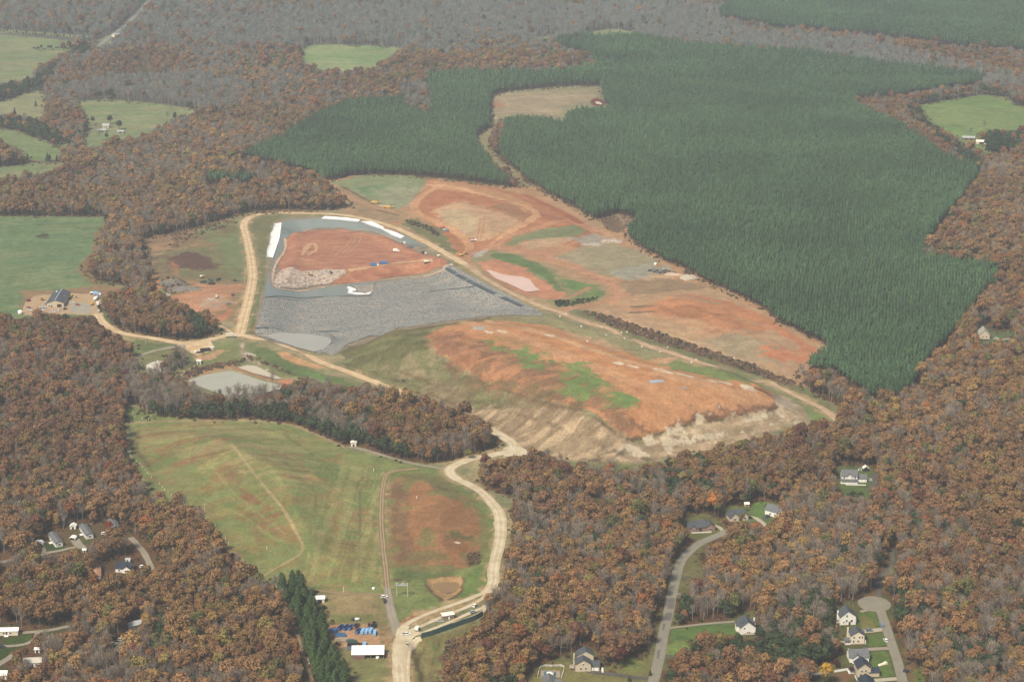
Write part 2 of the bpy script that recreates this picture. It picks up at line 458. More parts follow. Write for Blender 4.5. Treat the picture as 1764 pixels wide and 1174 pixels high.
OPEN['trailer_lane'] = [(185, 912), (205, 905), (232, 920), (250, 935), (268, 958), (276, 984), (255, 986), (246, 962), (236, 943), (215, 930)]
OPEN['blue_house'] = [(156, 978), (172, 968), (200, 962), (228, 960), (250, 972), (250, 984), (228, 992), (206, 990), (178, 1004), (162, 1004)]
OPEN['lawn_w'] = [(-60, 1070), (0, 1074), (30, 1074), (34, 1084), (68, 1084), (105, 1074), (125, 1070), (120, 1082), (90, 1092), (64, 1098), (50, 1110), (24, 1118), (22, 1130), (8, 1146), (22, 1155), (20, 1172), (-60, 1175)]
OPEN['lane_w2'] = [(200, 1093), (214, 1088), (226, 1080), (232, 1066), (246, 1066), (246, 1074), (232, 1090), (224, 1102), (206, 1124), (196, 1120)]
OPEN['roof_w'] = [(36, 1138), (50, 1130), (75, 1130), (78, 1142), (60, 1150), (40, 1150)]
OPEN['lane_w3'] = [(0, 958), (28, 956), (28, 964), (6, 970), (-20, 972)]
OPEN['track_s'] = [(507, 1080), (514, 1078), (524, 1120), (545, 1174), (548, 1230), (524, 1230), (520, 1150)]

for k in ('pasture_a', 'pasture_a2', 'verge_a', 'pasture_b', 'pasture_c', 'pasture_d', 'pasture_d2', 'pasture_e', 'meadow_b', 'meadow_c'):
    paint(OPEN[k], col(126, 142, 98), 3, 2)
    paint(OPEN[k], col(150, 146, 110), 3, 2, 0.7, (60, 25, 10, 0.45))
paint(OPEN['pasture_b'], col(150, 148, 112), 3, 2, .7)
paint(OPEN['pasture_d'], col(118, 140, 92), 3, 2, .7)
paint(OPEN['meadow_a'], col(128, 154, 100), 3, 2)
paint(OPEN['meadow_a'], col(158, 164, 122), 3, 2, .6, (60, 30, 5, 0.45))
paint(OPEN['meadow_c'], col(140, 150, 110), 3, 2)
paint(OPEN['clearing'], col(150, 146, 112), 3, 2)
paint([(850, 163), (930, 158), (1020, 155), (1030, 176), (960, 185), (965, 203), (900, 200), (852, 202)], col(174, 154, 126), 8, 5, .85)
paint(OPEN['clearing'], col(140, 130, 100), 3, 3, .5, (120, 5, 5, .5, 181, 1))
paint([(845, 178), (855, 176), (873, 181), (862, 185), (848, 184)], col(174, 128, 100), 3, 1)
paint([(1016, 172), (1028, 168), (1042, 174), (1042, 182), (1028, 184), (1018, 179)], col(120, 72, 56), 2, 1)
paint([(846, 203), (856, 202), (858, 206), (848, 207)], col(220, 200, 170), 2, .5)
paint(OPEN['ride'], col(148, 138, 104), 3, 2)
paint(OPEN['field_e'], col(116, 144, 84), 3, 2)
paint(OPEN['field_e'], col(136, 150, 94), 3, 2, .6, (60, 25, 170, 0.4))
paint(OPEN['field_w'], col(104, 132, 92), 3, 2)
paint(OPEN['field_w'], col(134, 142, 102), 4, 2, .55, (50, 18, 12, 0.5))
paint(OPEN['field_w'], col(90, 118, 82), 4, 2, .5, (40, 18, 160, 0.35, 77))
stroke([(183, 392), (170, 402), (166, 433), (146, 453), (146, 470), (168, 490), (172, 502)], 9, col(140, 112, 86), 2)
paint([(62, 405), (74, 400), (86, 404), (82, 410), (66, 410)], col(70, 74, 60), 2, 2)
paint([(38, 500), (56, 497), (108, 500), (175, 490), (216, 494), (214, 506), (178, 512), (180, 530), (40, 530)], col(150, 118, 92), 3, 3)

# landfill base, then everything on it from north to south
paint(OPEN['landfill'], col(*KHAKI), 2, 1)
paint(OPEN['landfill'], col(128, 134, 98), 2, 1, .8, (40, 22, 20, 0.5))
LF_N = [(560, 300), (925, 322), (1030, 375), (1110, 372), (1240, 485), (1430, 600), (1380, 665), (1180, 600), (990, 535), (850, 500), (780, 450), (600, 370), (540, 330)]
paint(LF_N, col(176, 146, 112), 6, 4)
paint(LF_N, col(188, 138, 104), 6, 4, .7, (60, 26, 150, 0.5))
# compost yard
COMP = [(243, 413), (345, 388), (419, 377), (416, 420), (428, 480), (412, 560), (360, 545), (300, 515), (262, 490)]
paint(COMP, col(142, 124, 94), 5, 3)
paint([(330, 395), (415, 378), (425, 440), (420, 485), (380, 470), (370, 420), (335, 405)], col(122, 134, 92), 6, 4, .95)
paint([(270, 430), (330, 420), (390, 440), (400, 480), (330, 480), (275, 460)], col(124, 122, 88), 6, 4, .8)
paint([(243, 413), (300, 402), (345, 390), (400, 374), (540, 362), (600, 357), (560, 350), (430, 368), (330, 400), (300, 420), (260, 432), (244, 430)], col(152, 124, 98), 4, 3)
paint([(256, 425), (300, 413), (332, 410), (350, 422), (310, 430), (262, 440)], col(182, 142, 108), 4, 4, .8, (30, 8, 20, 0.6))
paint([(286, 446), (300, 437), (325, 432), (350, 440), (378, 455), (375, 462), (345, 468), (330, 460), (298, 462)], col(104, 80, 72), 2, 4)
paint([(330, 402), (400, 385), (412, 400), (360, 415), (300, 430), (290, 418)], col(128, 110, 84), 4, 4, .8, (20, 8, 20, .55))
paint([(270, 440), (290, 430), (290, 470), (275, 480), (264, 470)], col(126, 104, 84), 3, 3, .8, (14, 9, 20, .6))
paint([(350, 465), (410, 460), (420, 485), (370, 482)], col(124, 112, 84), 4, 4, .7, (20, 8, 10, .5))
paint([(294, 449), (301, 449), (308, 470), (302, 476)], col(170, 120, 92), 2, 2, .8)
paint([(261, 472), (268, 474), (280, 495), (272, 504), (262, 508), (259, 490)], col(190, 132, 102), 2, 1)
paint([(322, 482), (360, 490), (421, 488), (421, 500), (395, 505), (400, 520), (385, 535), (345, 545), (320, 530), (290, 515), (300, 508), (330, 505), (340, 495)], col(190, 138, 108), 4, 4)
stroke([(300, 510), (345, 505), (380, 496), (423, 491)], 6, col(200, 136, 104), 1.5)
paint([(345, 515), (380, 510), (400, 520), (375, 530), (350, 528)], col(188, 160, 134), 3, 3, .8)
paint([(375, 540), (398, 532), (400, 545), (380, 552)], col(192, 124, 94), 3, 3, .8)
paint([(325, 538), (345, 545), (372, 560), (405, 562), (404, 575), (380, 572), (350, 560)], col(130, 128, 94), 4, 3)
# north grassed cap and the great clay stockpile
paint([(572, 314), (610, 304), (700, 303), (738, 310), (720, 335), (690, 362), (650, 352), (612, 332), (585, 325)], col(138, 148, 108), 4, 3)
paint([(618, 322), (660, 318), (672, 328), (655, 342), (630, 335)], col(112, 144, 96), 5, 4, .9)
paint([(640, 325), (720, 322), (720, 345), (690, 360), (655, 350)], col(158, 158, 126), 5, 5, .8)
paint([(565, 318), (590, 322), (640, 350), (700, 368), (690, 385), (640, 378), (606, 358), (592, 340)], col(164, 138, 106), 4, 3)
stroke([(564, 316), (584, 330), (636, 354), (699, 372), (725, 379)], 7, col(184, 140, 108), 2)
stroke([(660, 392), (690, 382), (712, 376), (735, 378)], 8, col(190, 130, 100), 2)
stroke([(590, 322), (620, 338), (640, 348)], 4, col(112, 98, 80), 2)
stroke([(650, 362), (685, 370)], 4, col(112, 98, 80), 2)
CLAYN = [(712, 345), (733, 322), (738, 308), (800, 313), (850, 322), (905, 336), (960, 362), (1015, 385), (1040, 400), (1000, 425), (930, 425), (880, 415), (846, 424), (800, 440), (770, 415), (735, 385), (708, 362)]
paint(CLAYN, col(180, 122, 90), 3, 3)
paint(CLAYN, col(174, 112, 82), 6, 6, .45, (40, 18, 160, 0.35))
paint([(738, 312), (800, 315), (860, 328), (915, 352), (905, 368), (880, 352), (840, 338), (790, 330), (745, 326)], col(200, 146, 108), 4, 4, .9)
paint([(745, 358), (790, 345), (860, 362), (900, 380), (870, 400), (830, 412), (800, 408), (765, 385)], col(196, 158, 124), 6, 5, .95)
paint([(760, 365), (800, 358), (830, 380), (810, 400), (780, 390)], col(192, 170, 134), 5, 4, .8)
paint([(735, 345), (770, 328), (800, 332), (820, 345), (780, 350), (740, 362)], col(176, 112, 84), 4, 4, .7)
paint([(846, 352), (880, 350), (910, 368), (895, 378), (860, 365)], col(160, 122, 92), 4, 4, .8)
for pts, w, c in (([(763, 318), (733, 333), (714, 350), (718, 366), (738, 377), (779, 397), (805, 418), (810, 434)], 10, (216, 160, 120)),
                  ([(740, 318), (800, 326), (844, 338), (882, 348), (912, 358), (924, 370), (910, 382), (882, 397), (850, 420), (830, 430)], 9, (218, 164, 124)),
                  ([(745, 366), (780, 358), (830, 362), (880, 378), (905, 384)], 6, (212, 162, 126)),
                  ([(780, 447), (826, 428), (846, 423)], 14, (192, 132, 102)),
                  ([(841, 425), (885, 404), (933, 391), (979, 379), (997, 386), (1023, 398), (1010, 411), (960, 428), (935, 438)], 8, (196, 140, 110)),
                  ([(846, 423), (908, 433), (959, 448), (1010, 466), (1048, 487), (1066, 507), (1052, 518), (1010, 524), (969, 535)], 13, (198, 144, 114)),
                  ([(905, 336), (960, 362), (1000, 384)], 9, (170, 104, 80)),
                  ([(925, 330), (990, 368), (1030, 396), (1075, 414), (1120, 442)], 7, (196, 150, 120))):
    stroke(pts, w, col(*c), 1.4, .95, None, .3, .6)
stroke([(835, 372), (832, 395), (828, 412)], 2, col(176, 118, 92), 1, .7)
stroke([(828, 375), (825, 395), (822, 410)], 2, col(176, 118, 92), 1, .7)
paint([(1030, 378), (1050, 370), (1087, 372), (1095, 380), (1075, 396), (1065, 402), (1040, 392)], col(122, 100, 82), 3, 3)
paint([(1065, 370), (1085, 374), (1088, 382), (1070, 388)], col(158, 140, 112), 4, 3, .7)
paint([(872, 420), (885, 408), (930, 396), (990, 387), (1010, 398), (998, 406), (940, 416), (905, 414), (885, 424)], col(130, 136, 98), 3, 2)
paint([(890, 418), (930, 410), (1000, 408), (960, 425), (910, 428)], col(196, 160, 126), 4, 3, .9)
paint([(958, 440), (1000, 428), (1060, 418), (1100, 430), (1140, 450), (1100, 470), (1050, 478), (1005, 460)], col(158, 150, 120), 6, 5, .9)
paint([(985, 410), (1025, 402), (1050, 412), (1010, 424)], col(166, 160, 146), 4, 3, .9)
paint([(1050, 465), (1120, 452), (1150, 462), (1120, 480), (1080, 482)], col(160, 158, 140), 5, 5, .9)
paint([(1105, 478), (1160, 470), (1160, 484), (1110, 488)], col(204, 170, 132), 4, 4, .8)
paint([(1080, 485), (1150, 480), (1230, 492), (1190, 515), (1090, 515)], col(152, 128, 100), 4, 4, .95)
stroke([(1230, 490), (1215, 505), (1195, 516)], 3, col(104, 90, 74), 1.5)
# pink basin surrounds
paint([(808, 440), (850, 430), (900, 440), (950, 462), (985, 490), (1045, 495), (1040, 515), (1000, 525), (965, 530), (890, 500), (830, 468)], col(148, 140, 104), 3, 3)
paint([(848, 434), (880, 438), (920, 450), (950, 470), (975, 505), (960, 508), (935, 480), (900, 462), (850, 446)], col(104, 126, 80), 2, 2)
paint([(965, 480), (1010, 485), (1030, 492), (1000, 500), (975, 495)], col(112, 138, 84), 2, 3)
paint([(985, 512), (1030, 496), (1042, 505), (1034, 518), (985, 526), (965, 524)], col(116, 134, 84), 2, 3)
paint([(826, 452), (850, 446), (900, 460), (940, 482), (972, 508), (962, 520), (930, 512), (880, 496), (840, 475)], col(194, 134, 106), 3, 3)
stroke([(960, 522), (985, 510), (1015, 495)], 4, col(190, 134, 104), 1.5)
paint([(815, 436), (842, 428), (838, 436), (818, 444)], col(190, 182, 170), 2, 2)
# east clay field
EFIELD = [(1075, 515), (1230, 495), (1320, 536), (1400, 590), (1425, 602), (1390, 630), (1372, 655), (1250, 620), (1150, 580), (1040, 540)]
paint(EFIELD, col(186, 148, 116), 5, 4)
paint([(1080, 530), (1200, 512), (1300, 530), (1350, 560), (1300, 575), (1230, 580), (1180, 560), (1120, 548)], col(198, 130, 94), 8, 8, .8, (90, 14, 155, 0.75, 51, 1))
paint([(1140, 530), (1190, 525), (1230, 540), (1215, 550), (1165, 545)], col(168, 116, 84), 4, 4, .9)
paint([(1210, 585), (1290, 570), (1360, 600), (1350, 630), (1260, 615)], col(162, 148, 118), 8, 6, .85)
paint([(1300, 605), (1350, 598), (1400, 600), (1405, 622), (1360, 624), (1330, 615)], col(202, 128, 96), 6, 5, .85)
stroke([(1190, 508), (1260, 525), (1330, 560), (1400, 605)], 12, col(202, 134, 100), 2, .9, None, .3, .6)
stroke([(1050, 520), (1120, 540), (1200, 560), (1290, 575), (1380, 610)], 9, col(206, 152, 116), 2, .7, None, .3, .6)
stroke([(1030, 530), (1100, 560), (1200, 595), (1300, 630)], 7, col(208, 166, 130), 2, .7, None, .3, .6)
paint([(1060, 548), (1160, 578), (1270, 618), (1350, 650), (1330, 655), (1240, 628), (1130, 586)], col(204, 174, 138), 4, 4, .9, (60, 8, 160, 0.8))
stroke([(1090, 528), (1120, 527)], 5, col(118, 104, 84), 1.5); stroke([(1087, 538), (1125, 536)], 4, col(118, 104, 84), 1.5)
# the brush-filled ditch and the grass beside the east road
paint([(985, 535), (1010, 533), (1060, 552), (1140, 580), (1230, 612), (1330, 645), (1385, 668), (1440, 700), (1450, 712), (1436, 714), (1380, 682), (1314, 653), (1238, 628), (1161, 604), (1084, 580), (1023, 560)], col(122, 124, 88), 2, 2)
paint([(1000, 534), (1050, 545), (1120, 568), (1200, 596), (1300, 630), (1370, 658), (1365, 666), (1290, 640), (1190, 606), (1110, 580), (1040, 556)], col(118, 98, 82), 2, 2)
# grass belts between the roads
paint([(420, 385), (440, 372), (480, 372), (470, 385), (464, 420), (458, 470), (450, 540), (440, 565), (420, 575), (432, 520), (446, 475), (440, 440)], col(124, 122, 88), 3, 3)
paint([(456, 462), (464, 462), (450, 540), (436, 575), (424, 576), (440, 530)], col(108, 124, 80), 2, 1)
stroke([(463, 458), (457, 500), (447, 540), (440, 575)], 4, col(188, 132, 104), 1.2)
paint([(690, 378), (712, 374), (760, 396), (785, 440), (770, 444), (735, 412), (700, 392)], col(120, 122, 86), 3, 3)
stroke([(700, 380), (740, 392), (755, 405)], 5, col(104, 92, 78), 2)
paint([(770, 450), (790, 448), (850, 485), (920, 525), (955, 545), (935, 545), (880, 520), (800, 478)], col(146, 142, 92), 2, 2)
paint([(670, 385), (720, 405), (790, 450), (770, 455), (700, 415)], col(160, 150, 118), 3, 3, .8)
# main mound
paint(MOUND, col(146, 138, 104), 3, 3)
paint([(582, 612), (600, 596), (650, 578), (740, 562), (735, 590), (745, 620), (830, 660), (900, 690), (860, 730), (760, 700), (660, 665), (600, 640)], col(124, 122, 86), 4, 4)
paint([(640, 600), (700, 600), (760, 640), (840, 690), (800, 700), (700, 660), (640, 640)], col(158, 142, 112), 5, 6, .7, (40, 12, 155, 0.5))
paint([(600, 600), (700, 575), (735, 575), (735, 600), (660, 620), (600, 635)], col(96, 96, 68), 4, 5, .6, (40, 14, 20, 0.5))
paint([(582, 612), (600, 595), (690, 568), (770, 555), (850, 545), (850, 552), (760, 562), (690, 578), (610, 602), (596, 620)], col(112, 104, 76), 2, 2, .9)
MRED = [(738, 580), (760, 565), (800, 556), (870, 552), (950, 562), (1040, 592), (1130, 622), (1250, 652), (1330, 676), (1340, 690), (1345, 700), (1250, 718), (1190, 728), (1140, 745), (1085, 756), (1060, 740), (1010, 705), (940, 690), (850, 665), (790, 630), (750, 605)]
paint(MRED, col(196, 138, 98), 1.2, .8)
paint(MRED, col(180, 118, 84), 5, 5, .35, (120, 6, 157, 0.4, 51, 1))
paint(MRED, col(206, 152, 112), 5, 5, .45, (160, 7, 157, 0.35, 91, 1))
paint([(860, 585), (900, 580), (1000, 620), (1060, 650), (1100, 690), (1060, 712), (980, 690), (900, 650), (850, 620)], col(172, 138, 98), 8, 6, .8, (30, 12, 150, 0.7))
paint([(770, 610), (830, 640), (900, 660), (960, 690), (1060, 740), (1000, 720), (900, 700), (820, 670), (770, 640)], col(140, 106, 80), 5, 6, .75, (30, 9, 30, 0.6))
GREEN = (118, 146, 84)
for pts in ([(830, 585), (850, 584), (868, 600), (862, 612), (838, 602)], [(890, 605), (912, 598), (940, 622), (930, 638), (902, 634), (893, 622)],
            [(975, 632), (1000, 625), (1025, 645), (1047, 658), (1042, 672), (1010, 690), (985, 678), (955, 665), (968, 655), (985, 650)],
            [(1040, 680), (1060, 674), (1085, 678), (1100, 688), (1090, 700), (1060, 706), (1040, 696)]):
    paint(pts, col(*GREEN), 5, 7, .5); paint(pts, col(*GREEN), 3, 6, .95, (14, 7, 30, 0.62))
stroke([(800, 556), (880, 575), (960, 605), (1060, 645), (1130, 672), (1180, 690)], 12, col(210, 156, 118), 2, .85, None, .3, .6)
stroke([(840, 552), (930, 572), (1030, 605), (1120, 632), (1230, 658)], 6, col(210, 164, 128), 2, .85, None, .3, .6)
stroke([(870, 590), (960, 620), (1040, 650), (1120, 690), (1150, 730)], 9, col(206, 150, 112), 2, .7, None, .3, .6)
stroke([(1040, 640), (1090, 660), (1180, 700), (1300, 695)], 8, col(208, 154, 114), 2, .6, None, .3, .6)
stroke([(780, 600), (850, 625), (940, 655), (1010, 690)], 7, col(198, 140, 104), 2, .6, None, .3, .6)
stroke([(1130, 672), (1120, 700), (1110, 740)], 12, col(204, 146, 104), 3, .7)
paint([(1150, 660), (1250, 668), (1320, 690), (1250, 705), (1170, 712), (1130, 690)], col(204, 148, 108), 8, 6, .7)
paint([(940, 552), (1010, 566), (1100, 598), (1180, 625), (1280, 655), (1250, 655), (1150, 632), (1060, 602), (980, 575)], col(152, 146, 106), 4, 4, .9)
paint([(960, 565), (1020, 580), (1100, 608), (1060, 604), (990, 582)], col(190, 150, 118), 3, 3, .8)
paint([(1150, 620), (1200, 625), (1270, 640), (1318, 662), (1290, 664), (1220, 648), (1160, 636)], col(120, 138, 84), 3, 3, .9)
paint([(1120, 618), (1165, 615), (1160, 622), (1130, 626)], col(196, 148, 116), 2, 2)
for (x, yv, w) in ((1066, 625, 9), (1090, 630, 14), (1132, 636, 7), (1150, 640, 14), (1180, 645, 22), (1225, 655, 8), (1250, 659, 12), (1290, 667, 20), (865, 570, 8), (945, 577, 8)):
    stroke([(x - w / 2, yv - w * .1), (x + w / 2, yv + w * .15)], 5, col(224, 206, 178), 1)
paint([(1118, 657), (1130, 653), (1146, 653), (1145, 658), (1122, 659)], col(176, 186, 190), 1, .8)
paint([(1168, 667), (1182, 666), (1180, 669)], col(176, 180, 180), 1, .6)
paint([(812, 562), (835, 562), (834, 567), (818, 567)], col(180, 182, 176), 1, .8)
paint([(834, 569), (852, 570), (848, 574), (838, 573)], col(228, 206, 178), 1, .8)
stroke([(1300, 668), (1340, 690), (1350, 700)], 3, col(112, 82, 64), 1)
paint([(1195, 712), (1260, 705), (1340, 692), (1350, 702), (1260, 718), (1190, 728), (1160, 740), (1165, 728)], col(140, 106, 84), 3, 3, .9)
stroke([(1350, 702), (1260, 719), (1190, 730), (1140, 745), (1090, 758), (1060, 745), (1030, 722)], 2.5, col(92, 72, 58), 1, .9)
SLOPE = [(738, 580), (755, 567), (800, 575), (880, 600), (960, 628), (1030, 665), (1085, 705), (1112, 742), (1086, 756), (1060, 740), (1010, 705), (940, 690), (850, 665), (790, 630), (750, 605)]
paint(SLOPE, col(166, 116, 90), 5, 4, .6)  # front slope toned down in colour to stand in for its shading
paint(SLOPE, col(132, 104, 82), 3, 4, .7, (22, 8, 25, 0.45, 171))
paint([(800, 640), (900, 662), (1000, 695), (1062, 738), (1000, 712), (900, 690), (830, 668)], col(122, 108, 80), 3, 4, .75, (26, 7, 20, 0.6, 173))
paint([(740, 582), (790, 590), (800, 625), (760, 605)], col(150, 104, 82), 3, 4, .6, (16, 9, 40, .6, 175))
for pts in ([(830, 585), (850, 584), (868, 600), (862, 612), (838, 602)], [(890, 605), (912, 598), (940, 622), (930, 638), (902, 634), (893, 622)], [(975, 632), (1000, 625), (1025, 645), (1047, 658), (1042, 672), (1010, 690), (985, 678), (955, 665), (968, 655), (985, 650)], [(1040, 680), (1060, 674), (1085, 678), (1100, 688), (1090, 700), (1060, 706), (1040, 696)]): paint(pts, col(*GREEN), 4, 6, .85, (16, 8, 30, 0.75))
stroke([(1130, 640), (1180, 655), (1250, 672), (1330, 690)], 10, col(210, 158, 120), 2, .7, None, .3, .6)
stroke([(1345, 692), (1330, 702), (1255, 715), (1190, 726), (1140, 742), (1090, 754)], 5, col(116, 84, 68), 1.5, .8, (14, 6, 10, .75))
# pale toe of the mound
TOE = [(700, 680), (760, 690), (830, 700), (900, 700), (960, 705), (1030, 722), (1060, 745), (1090, 758), (1140, 745), (1190, 730), (1260, 719), (1350, 702), (1330, 680), (1345, 682), (1390, 702), (1392, 722), (1310, 750), (1230, 772), (1150, 790), (1080, 805), (980, 795), (900, 770), (800, 715), (745, 697)]
paint(TOE, col(176, 154, 124), 3, 3)
paint(TOE, col(198, 172, 138), 4, 4, .7, (40, 8, 30, 0.45))
paint(TOE, col(136, 118, 92), 4, 4, .6, (30, 8, 30, 0.4, 63))
paint([(1075, 765), (1130, 752), (1190, 735), (1250, 724), (1300, 712), (1350, 706), (1350, 714), (1290, 728), (1220, 745), (1150, 765), (1100, 785), (1075, 780)], col(216, 200, 170), 5, 6, .9, (24, 8, 20, 0.7))
paint([(1360, 722), (1378, 718), (1375, 730), (1358, 732)], col(224, 208, 182), 3, 3, .9)
paint([(1330, 682), (1360, 686), (1385, 702), (1375, 712), (1345, 705)], col(196, 178, 152), 4, 4, .9)
paint([(1020, 790), (1070, 785), (1120, 792), (1070, 800)], col(100, 88, 72), 4, 5, .8, (20, 6, 10, 0.6))
paint([(975, 795), (1050, 800), (1150, 795), (1235, 772), (1240, 778), (1150, 803), (1060, 812), (990, 806)], col(118, 124, 80), 3, 3, .9)
paint([(850, 685), (900, 690), (960, 695), (1000, 715), (960, 712), (890, 700)], col(150, 118, 92), 4, 4, .7, (30, 8, 150, 0.5))
paint([(1395, 690), (1420, 705), (1438, 722), (1400, 726), (1388, 712), (1380, 695), (1330, 668), (1350, 668)], col(118, 134, 84), 2, 2)
# cell floor under the liners
paint(BASIN, col(150, 136, 116), 2, 1)
# south of the cell: grass below the haul road, ponds, tank
paint([(210, 620), (240, 604), (300, 598), (345, 600), (400, 588), (440, 590), (480, 608), (520, 625), (560, 640), (650, 668), (580, 664), (520, 655), (490, 650), (440, 620), (400, 625), (330, 640), (280, 652), (235, 650)], col(128, 128, 90), 3, 3)
paint([(232, 583), (300, 592), (280, 600), (240, 610), (226, 600)], col(116, 128, 84), 3, 2)
paint([(430, 592), (470, 605), (500, 625), (545, 640), (640, 668), (580, 662), (520, 650), (480, 635), (440, 612)], col(104, 122, 78), 3, 3)
paint([(528, 640), (560, 648), (565, 660), (535, 656)], col(112, 146, 84), 3, 3, .8)
paint([(345, 600), (375, 592), (420, 588), (430, 605), (400, 618), (370, 622), (340, 615)], col(132, 138, 92), 3, 3)
paint([(338, 612), (385, 605), (370, 616), (340, 622)], col(196, 150, 118), 2, 3, .9)
stroke([(321, 660), (318, 652), (353, 640), (397, 631), (421, 639), (452, 649), (480, 656), (505, 655)], 5, col(178, 128, 100), 1.5)
paint([(476, 655), (495, 652), (502, 662), (486, 664)], col(190, 130, 104), 2, 2)
stroke([(418, 590), (416, 602), (422, 614), (430, 620), (450, 626)], 4, col(170, 150, 128), 2, .9)
paint([(258, 648), (262, 630), (275, 628), (295, 640), (285, 650)], col(150, 136, 116), 3, 2)
stroke([(295, 648), (315, 640), (335, 630)], 4, col(186, 166, 124), 1.5)
paint([(478, 607), (490, 606), (530, 622), (565, 634), (545, 634), (510, 627), (488, 616)], col(200, 152, 112), 1.5, .8)
# green capped hill
GBASE = [(217, 700), (345, 722), (450, 722), (524, 738), (583, 768), (670, 789), (760, 803), (790, 830), (855, 880), (870, 920), (855, 1010), (833, 1030), (740, 1050), (690, 1085), (675, 1060), (668, 1030), (480, 1010), (451, 996), (332, 876), (256, 856), (225, 810)]
paint(GBASE, col(130, 139, 88), 2, 2)
paint(GBASE, col(114, 129, 78), 4, 4, .6, (40, 20, 60, 0.45))
paint(GHILL, col(148, 144, 94), 8, 8, .6, (60, 14, 150, 0.4, 83))
paint(GHILL, col(146, 116, 82), 8, 8, .45, (45, 9, 30, 0.15, 97))
paint([(230, 745), (380, 728), (380, 770), (330, 800), (290, 820), (240, 780)], col(150, 118, 84), 6, 6, .7, (50, 6, 32, 0.42))
for pts, w, c in (([(285, 815), (320, 795), (345, 782)], 5, (156, 114, 84)), ([(350, 775), (385, 756)], 5, (158, 116, 84)), ([(250, 740), (320, 730), (380, 728)], 8, (152, 124, 88)),
                  ([(365, 830), (378, 812), (392, 800)], 9, (148, 108, 80)), ([(355, 840), (395, 815), (385, 800)], 5, (146, 110, 80)),
                  ([(405, 810), (412, 830), (418, 848), (445, 865), (470, 885)], 8, (142, 104, 78)), ([(418, 848), (440, 862), (475, 885)], 8, (150, 106, 80)),
                  ([(420, 885), (455, 900), (490, 920), (505, 930)], 12, (150, 108, 80)), ([(440, 905), (448, 930)], 10, (148, 110, 80)),
                  ([(450, 770), (500, 790), (530, 815), (550, 825)], 7, (160, 118, 86)), ([(500, 820), (545, 828)], 14, (158, 118, 88)),
                  ([(440, 765), (500, 785), (560, 840)], 3, (168, 156, 104)), ([(340, 725), (470, 745), (560, 760)], 5, (156, 142, 94)),
                  ([(575, 845), (580, 870), (578, 920)], 7, (160, 116, 84)), ([(630, 888), (632, 902)], 16, (158, 118, 88)),
                  ([(575, 895), (610, 898)], 6, (150, 112, 82)), ([(580, 938), (615, 948), (612, 985)], 26, (150, 130, 86))):
    stroke(pts, w, col(*c), 3.0, .55, (9, 6, 30, .85))
for pts in ([(400, 732), (480, 745), (550, 790), (600, 825), (620, 845)], [(440, 780), (480, 790), (520, 825), (543, 846), (543, 880)], [(553, 928), (585, 934), (620, 940), (630, 941)], [(620, 845), (620, 900), (618, 1000)], [(500, 804), (520, 806)]):
    stroke(pts, 1.5, col(94, 100, 70), 1.0, .6)
stroke([(400, 765), (420, 792), (450, 830), (490, 880), (512, 920), (522, 940), (515, 955), (480, 975), (448, 994)], 1.9, col(182, 160, 120), .8, .9)
stroke([(345, 855), (400, 880), (420, 888), (470, 925), (500, 935)], 1.5, col(150, 150, 96), 1.0)
stroke([(365, 805), (400, 845), (440, 880), (490, 918)], 1.5, col(158, 146, 100), 1.0, .7)
stroke([(370, 790), (355, 800), (350, 812)], 6, col(158, 150, 98), 2.0, .7)
stroke([(228, 728), (260, 726), (340, 724), (440, 724), (500, 731), (545, 748), (590, 768), (600, 771)], 3.2, col(170, 150, 116), 1.2)
stroke([(222, 760), (224, 790), (240, 818), (265, 850), (270, 858)], 3.0, col(160, 152, 106), 1.5)
stroke([(238, 740), (236, 775), (250, 795), (262, 812)], 3.5, col(108, 94, 72), 1.5, .7)
stroke([(398, 950), (413, 955), (418, 970)], 2.0, col(162, 138, 104), 1.0)
# second small hill, brown
paint([(668, 830), (700, 815), (760, 820), (800, 850), (830, 880), (845, 900), (838, 950), (812, 975), (760, 990), (700, 985), (670, 960)], col(130, 124, 84), 4, 3)
paint([(700, 840), (730, 828), (745, 850), (800, 865), (822, 888), (815, 945), (795, 975), (745, 975), (705, 972), (700, 950), (690, 940), (695, 880)], col(158, 116, 84), 4, 4, .95)
paint([(668, 830), (690, 822), (700, 850), (700, 940), (690, 975), (670, 965)], col(150, 118, 84), 4, 4, .8)
stroke([(688, 835), (692, 880), (690, 915), (700, 945), (698, 960)], 11, col(124, 98, 78), 3.0, .75, (12, 9, 90, .8))
paint([(725, 905), (745, 905), (742, 935), (728, 945)], col(122, 120, 78), 3, 3, .8)
paint([(760, 915), (790, 915), (812, 928), (790, 928), (765, 922)], col(108, 106, 72), 3, 3, .9)
paint([(715, 950), (750, 945), (765, 958), (735, 972), (712, 965)], col(124, 116, 80), 3, 3, .8)
paint([(805, 955), (825, 950), (828, 968), (815, 974), (806, 970)], col(112, 84, 70), 3, 2, .95)
stroke([(755, 838), (768, 842)], 6, col(110, 92, 76), 2, .9)
paint([(670, 980), (760, 985), (800, 985), (730, 1000), (675, 1000)], col(104, 116, 74), 3, 3, .9)
paint([(805, 985), (850, 960), (852, 1005), (835, 1025), (790, 1030), (795, 1000)], col(112, 134, 76), 3, 2)
stroke([(740, 1003), (755, 996), (790, 995), (797, 1003), (784, 1026), (767, 1034), (753, 1026), (738, 1008)], 4, col(108, 84, 68), 1.5, .9)
paint([(734, 998), (760, 993), (793, 994), (798, 1004), (784, 1026), (767, 1034), (754, 1026)], col(178, 142, 102), 1.5, 1)
paint([(668, 996), (690, 993), (700, 999), (672, 1002)], col(104, 84, 70), 2, 3, .9)
paint([(690, 1064), (740, 1052), (735, 1062), (690, 1082)], col(156, 112, 84), 3, 3, .9)
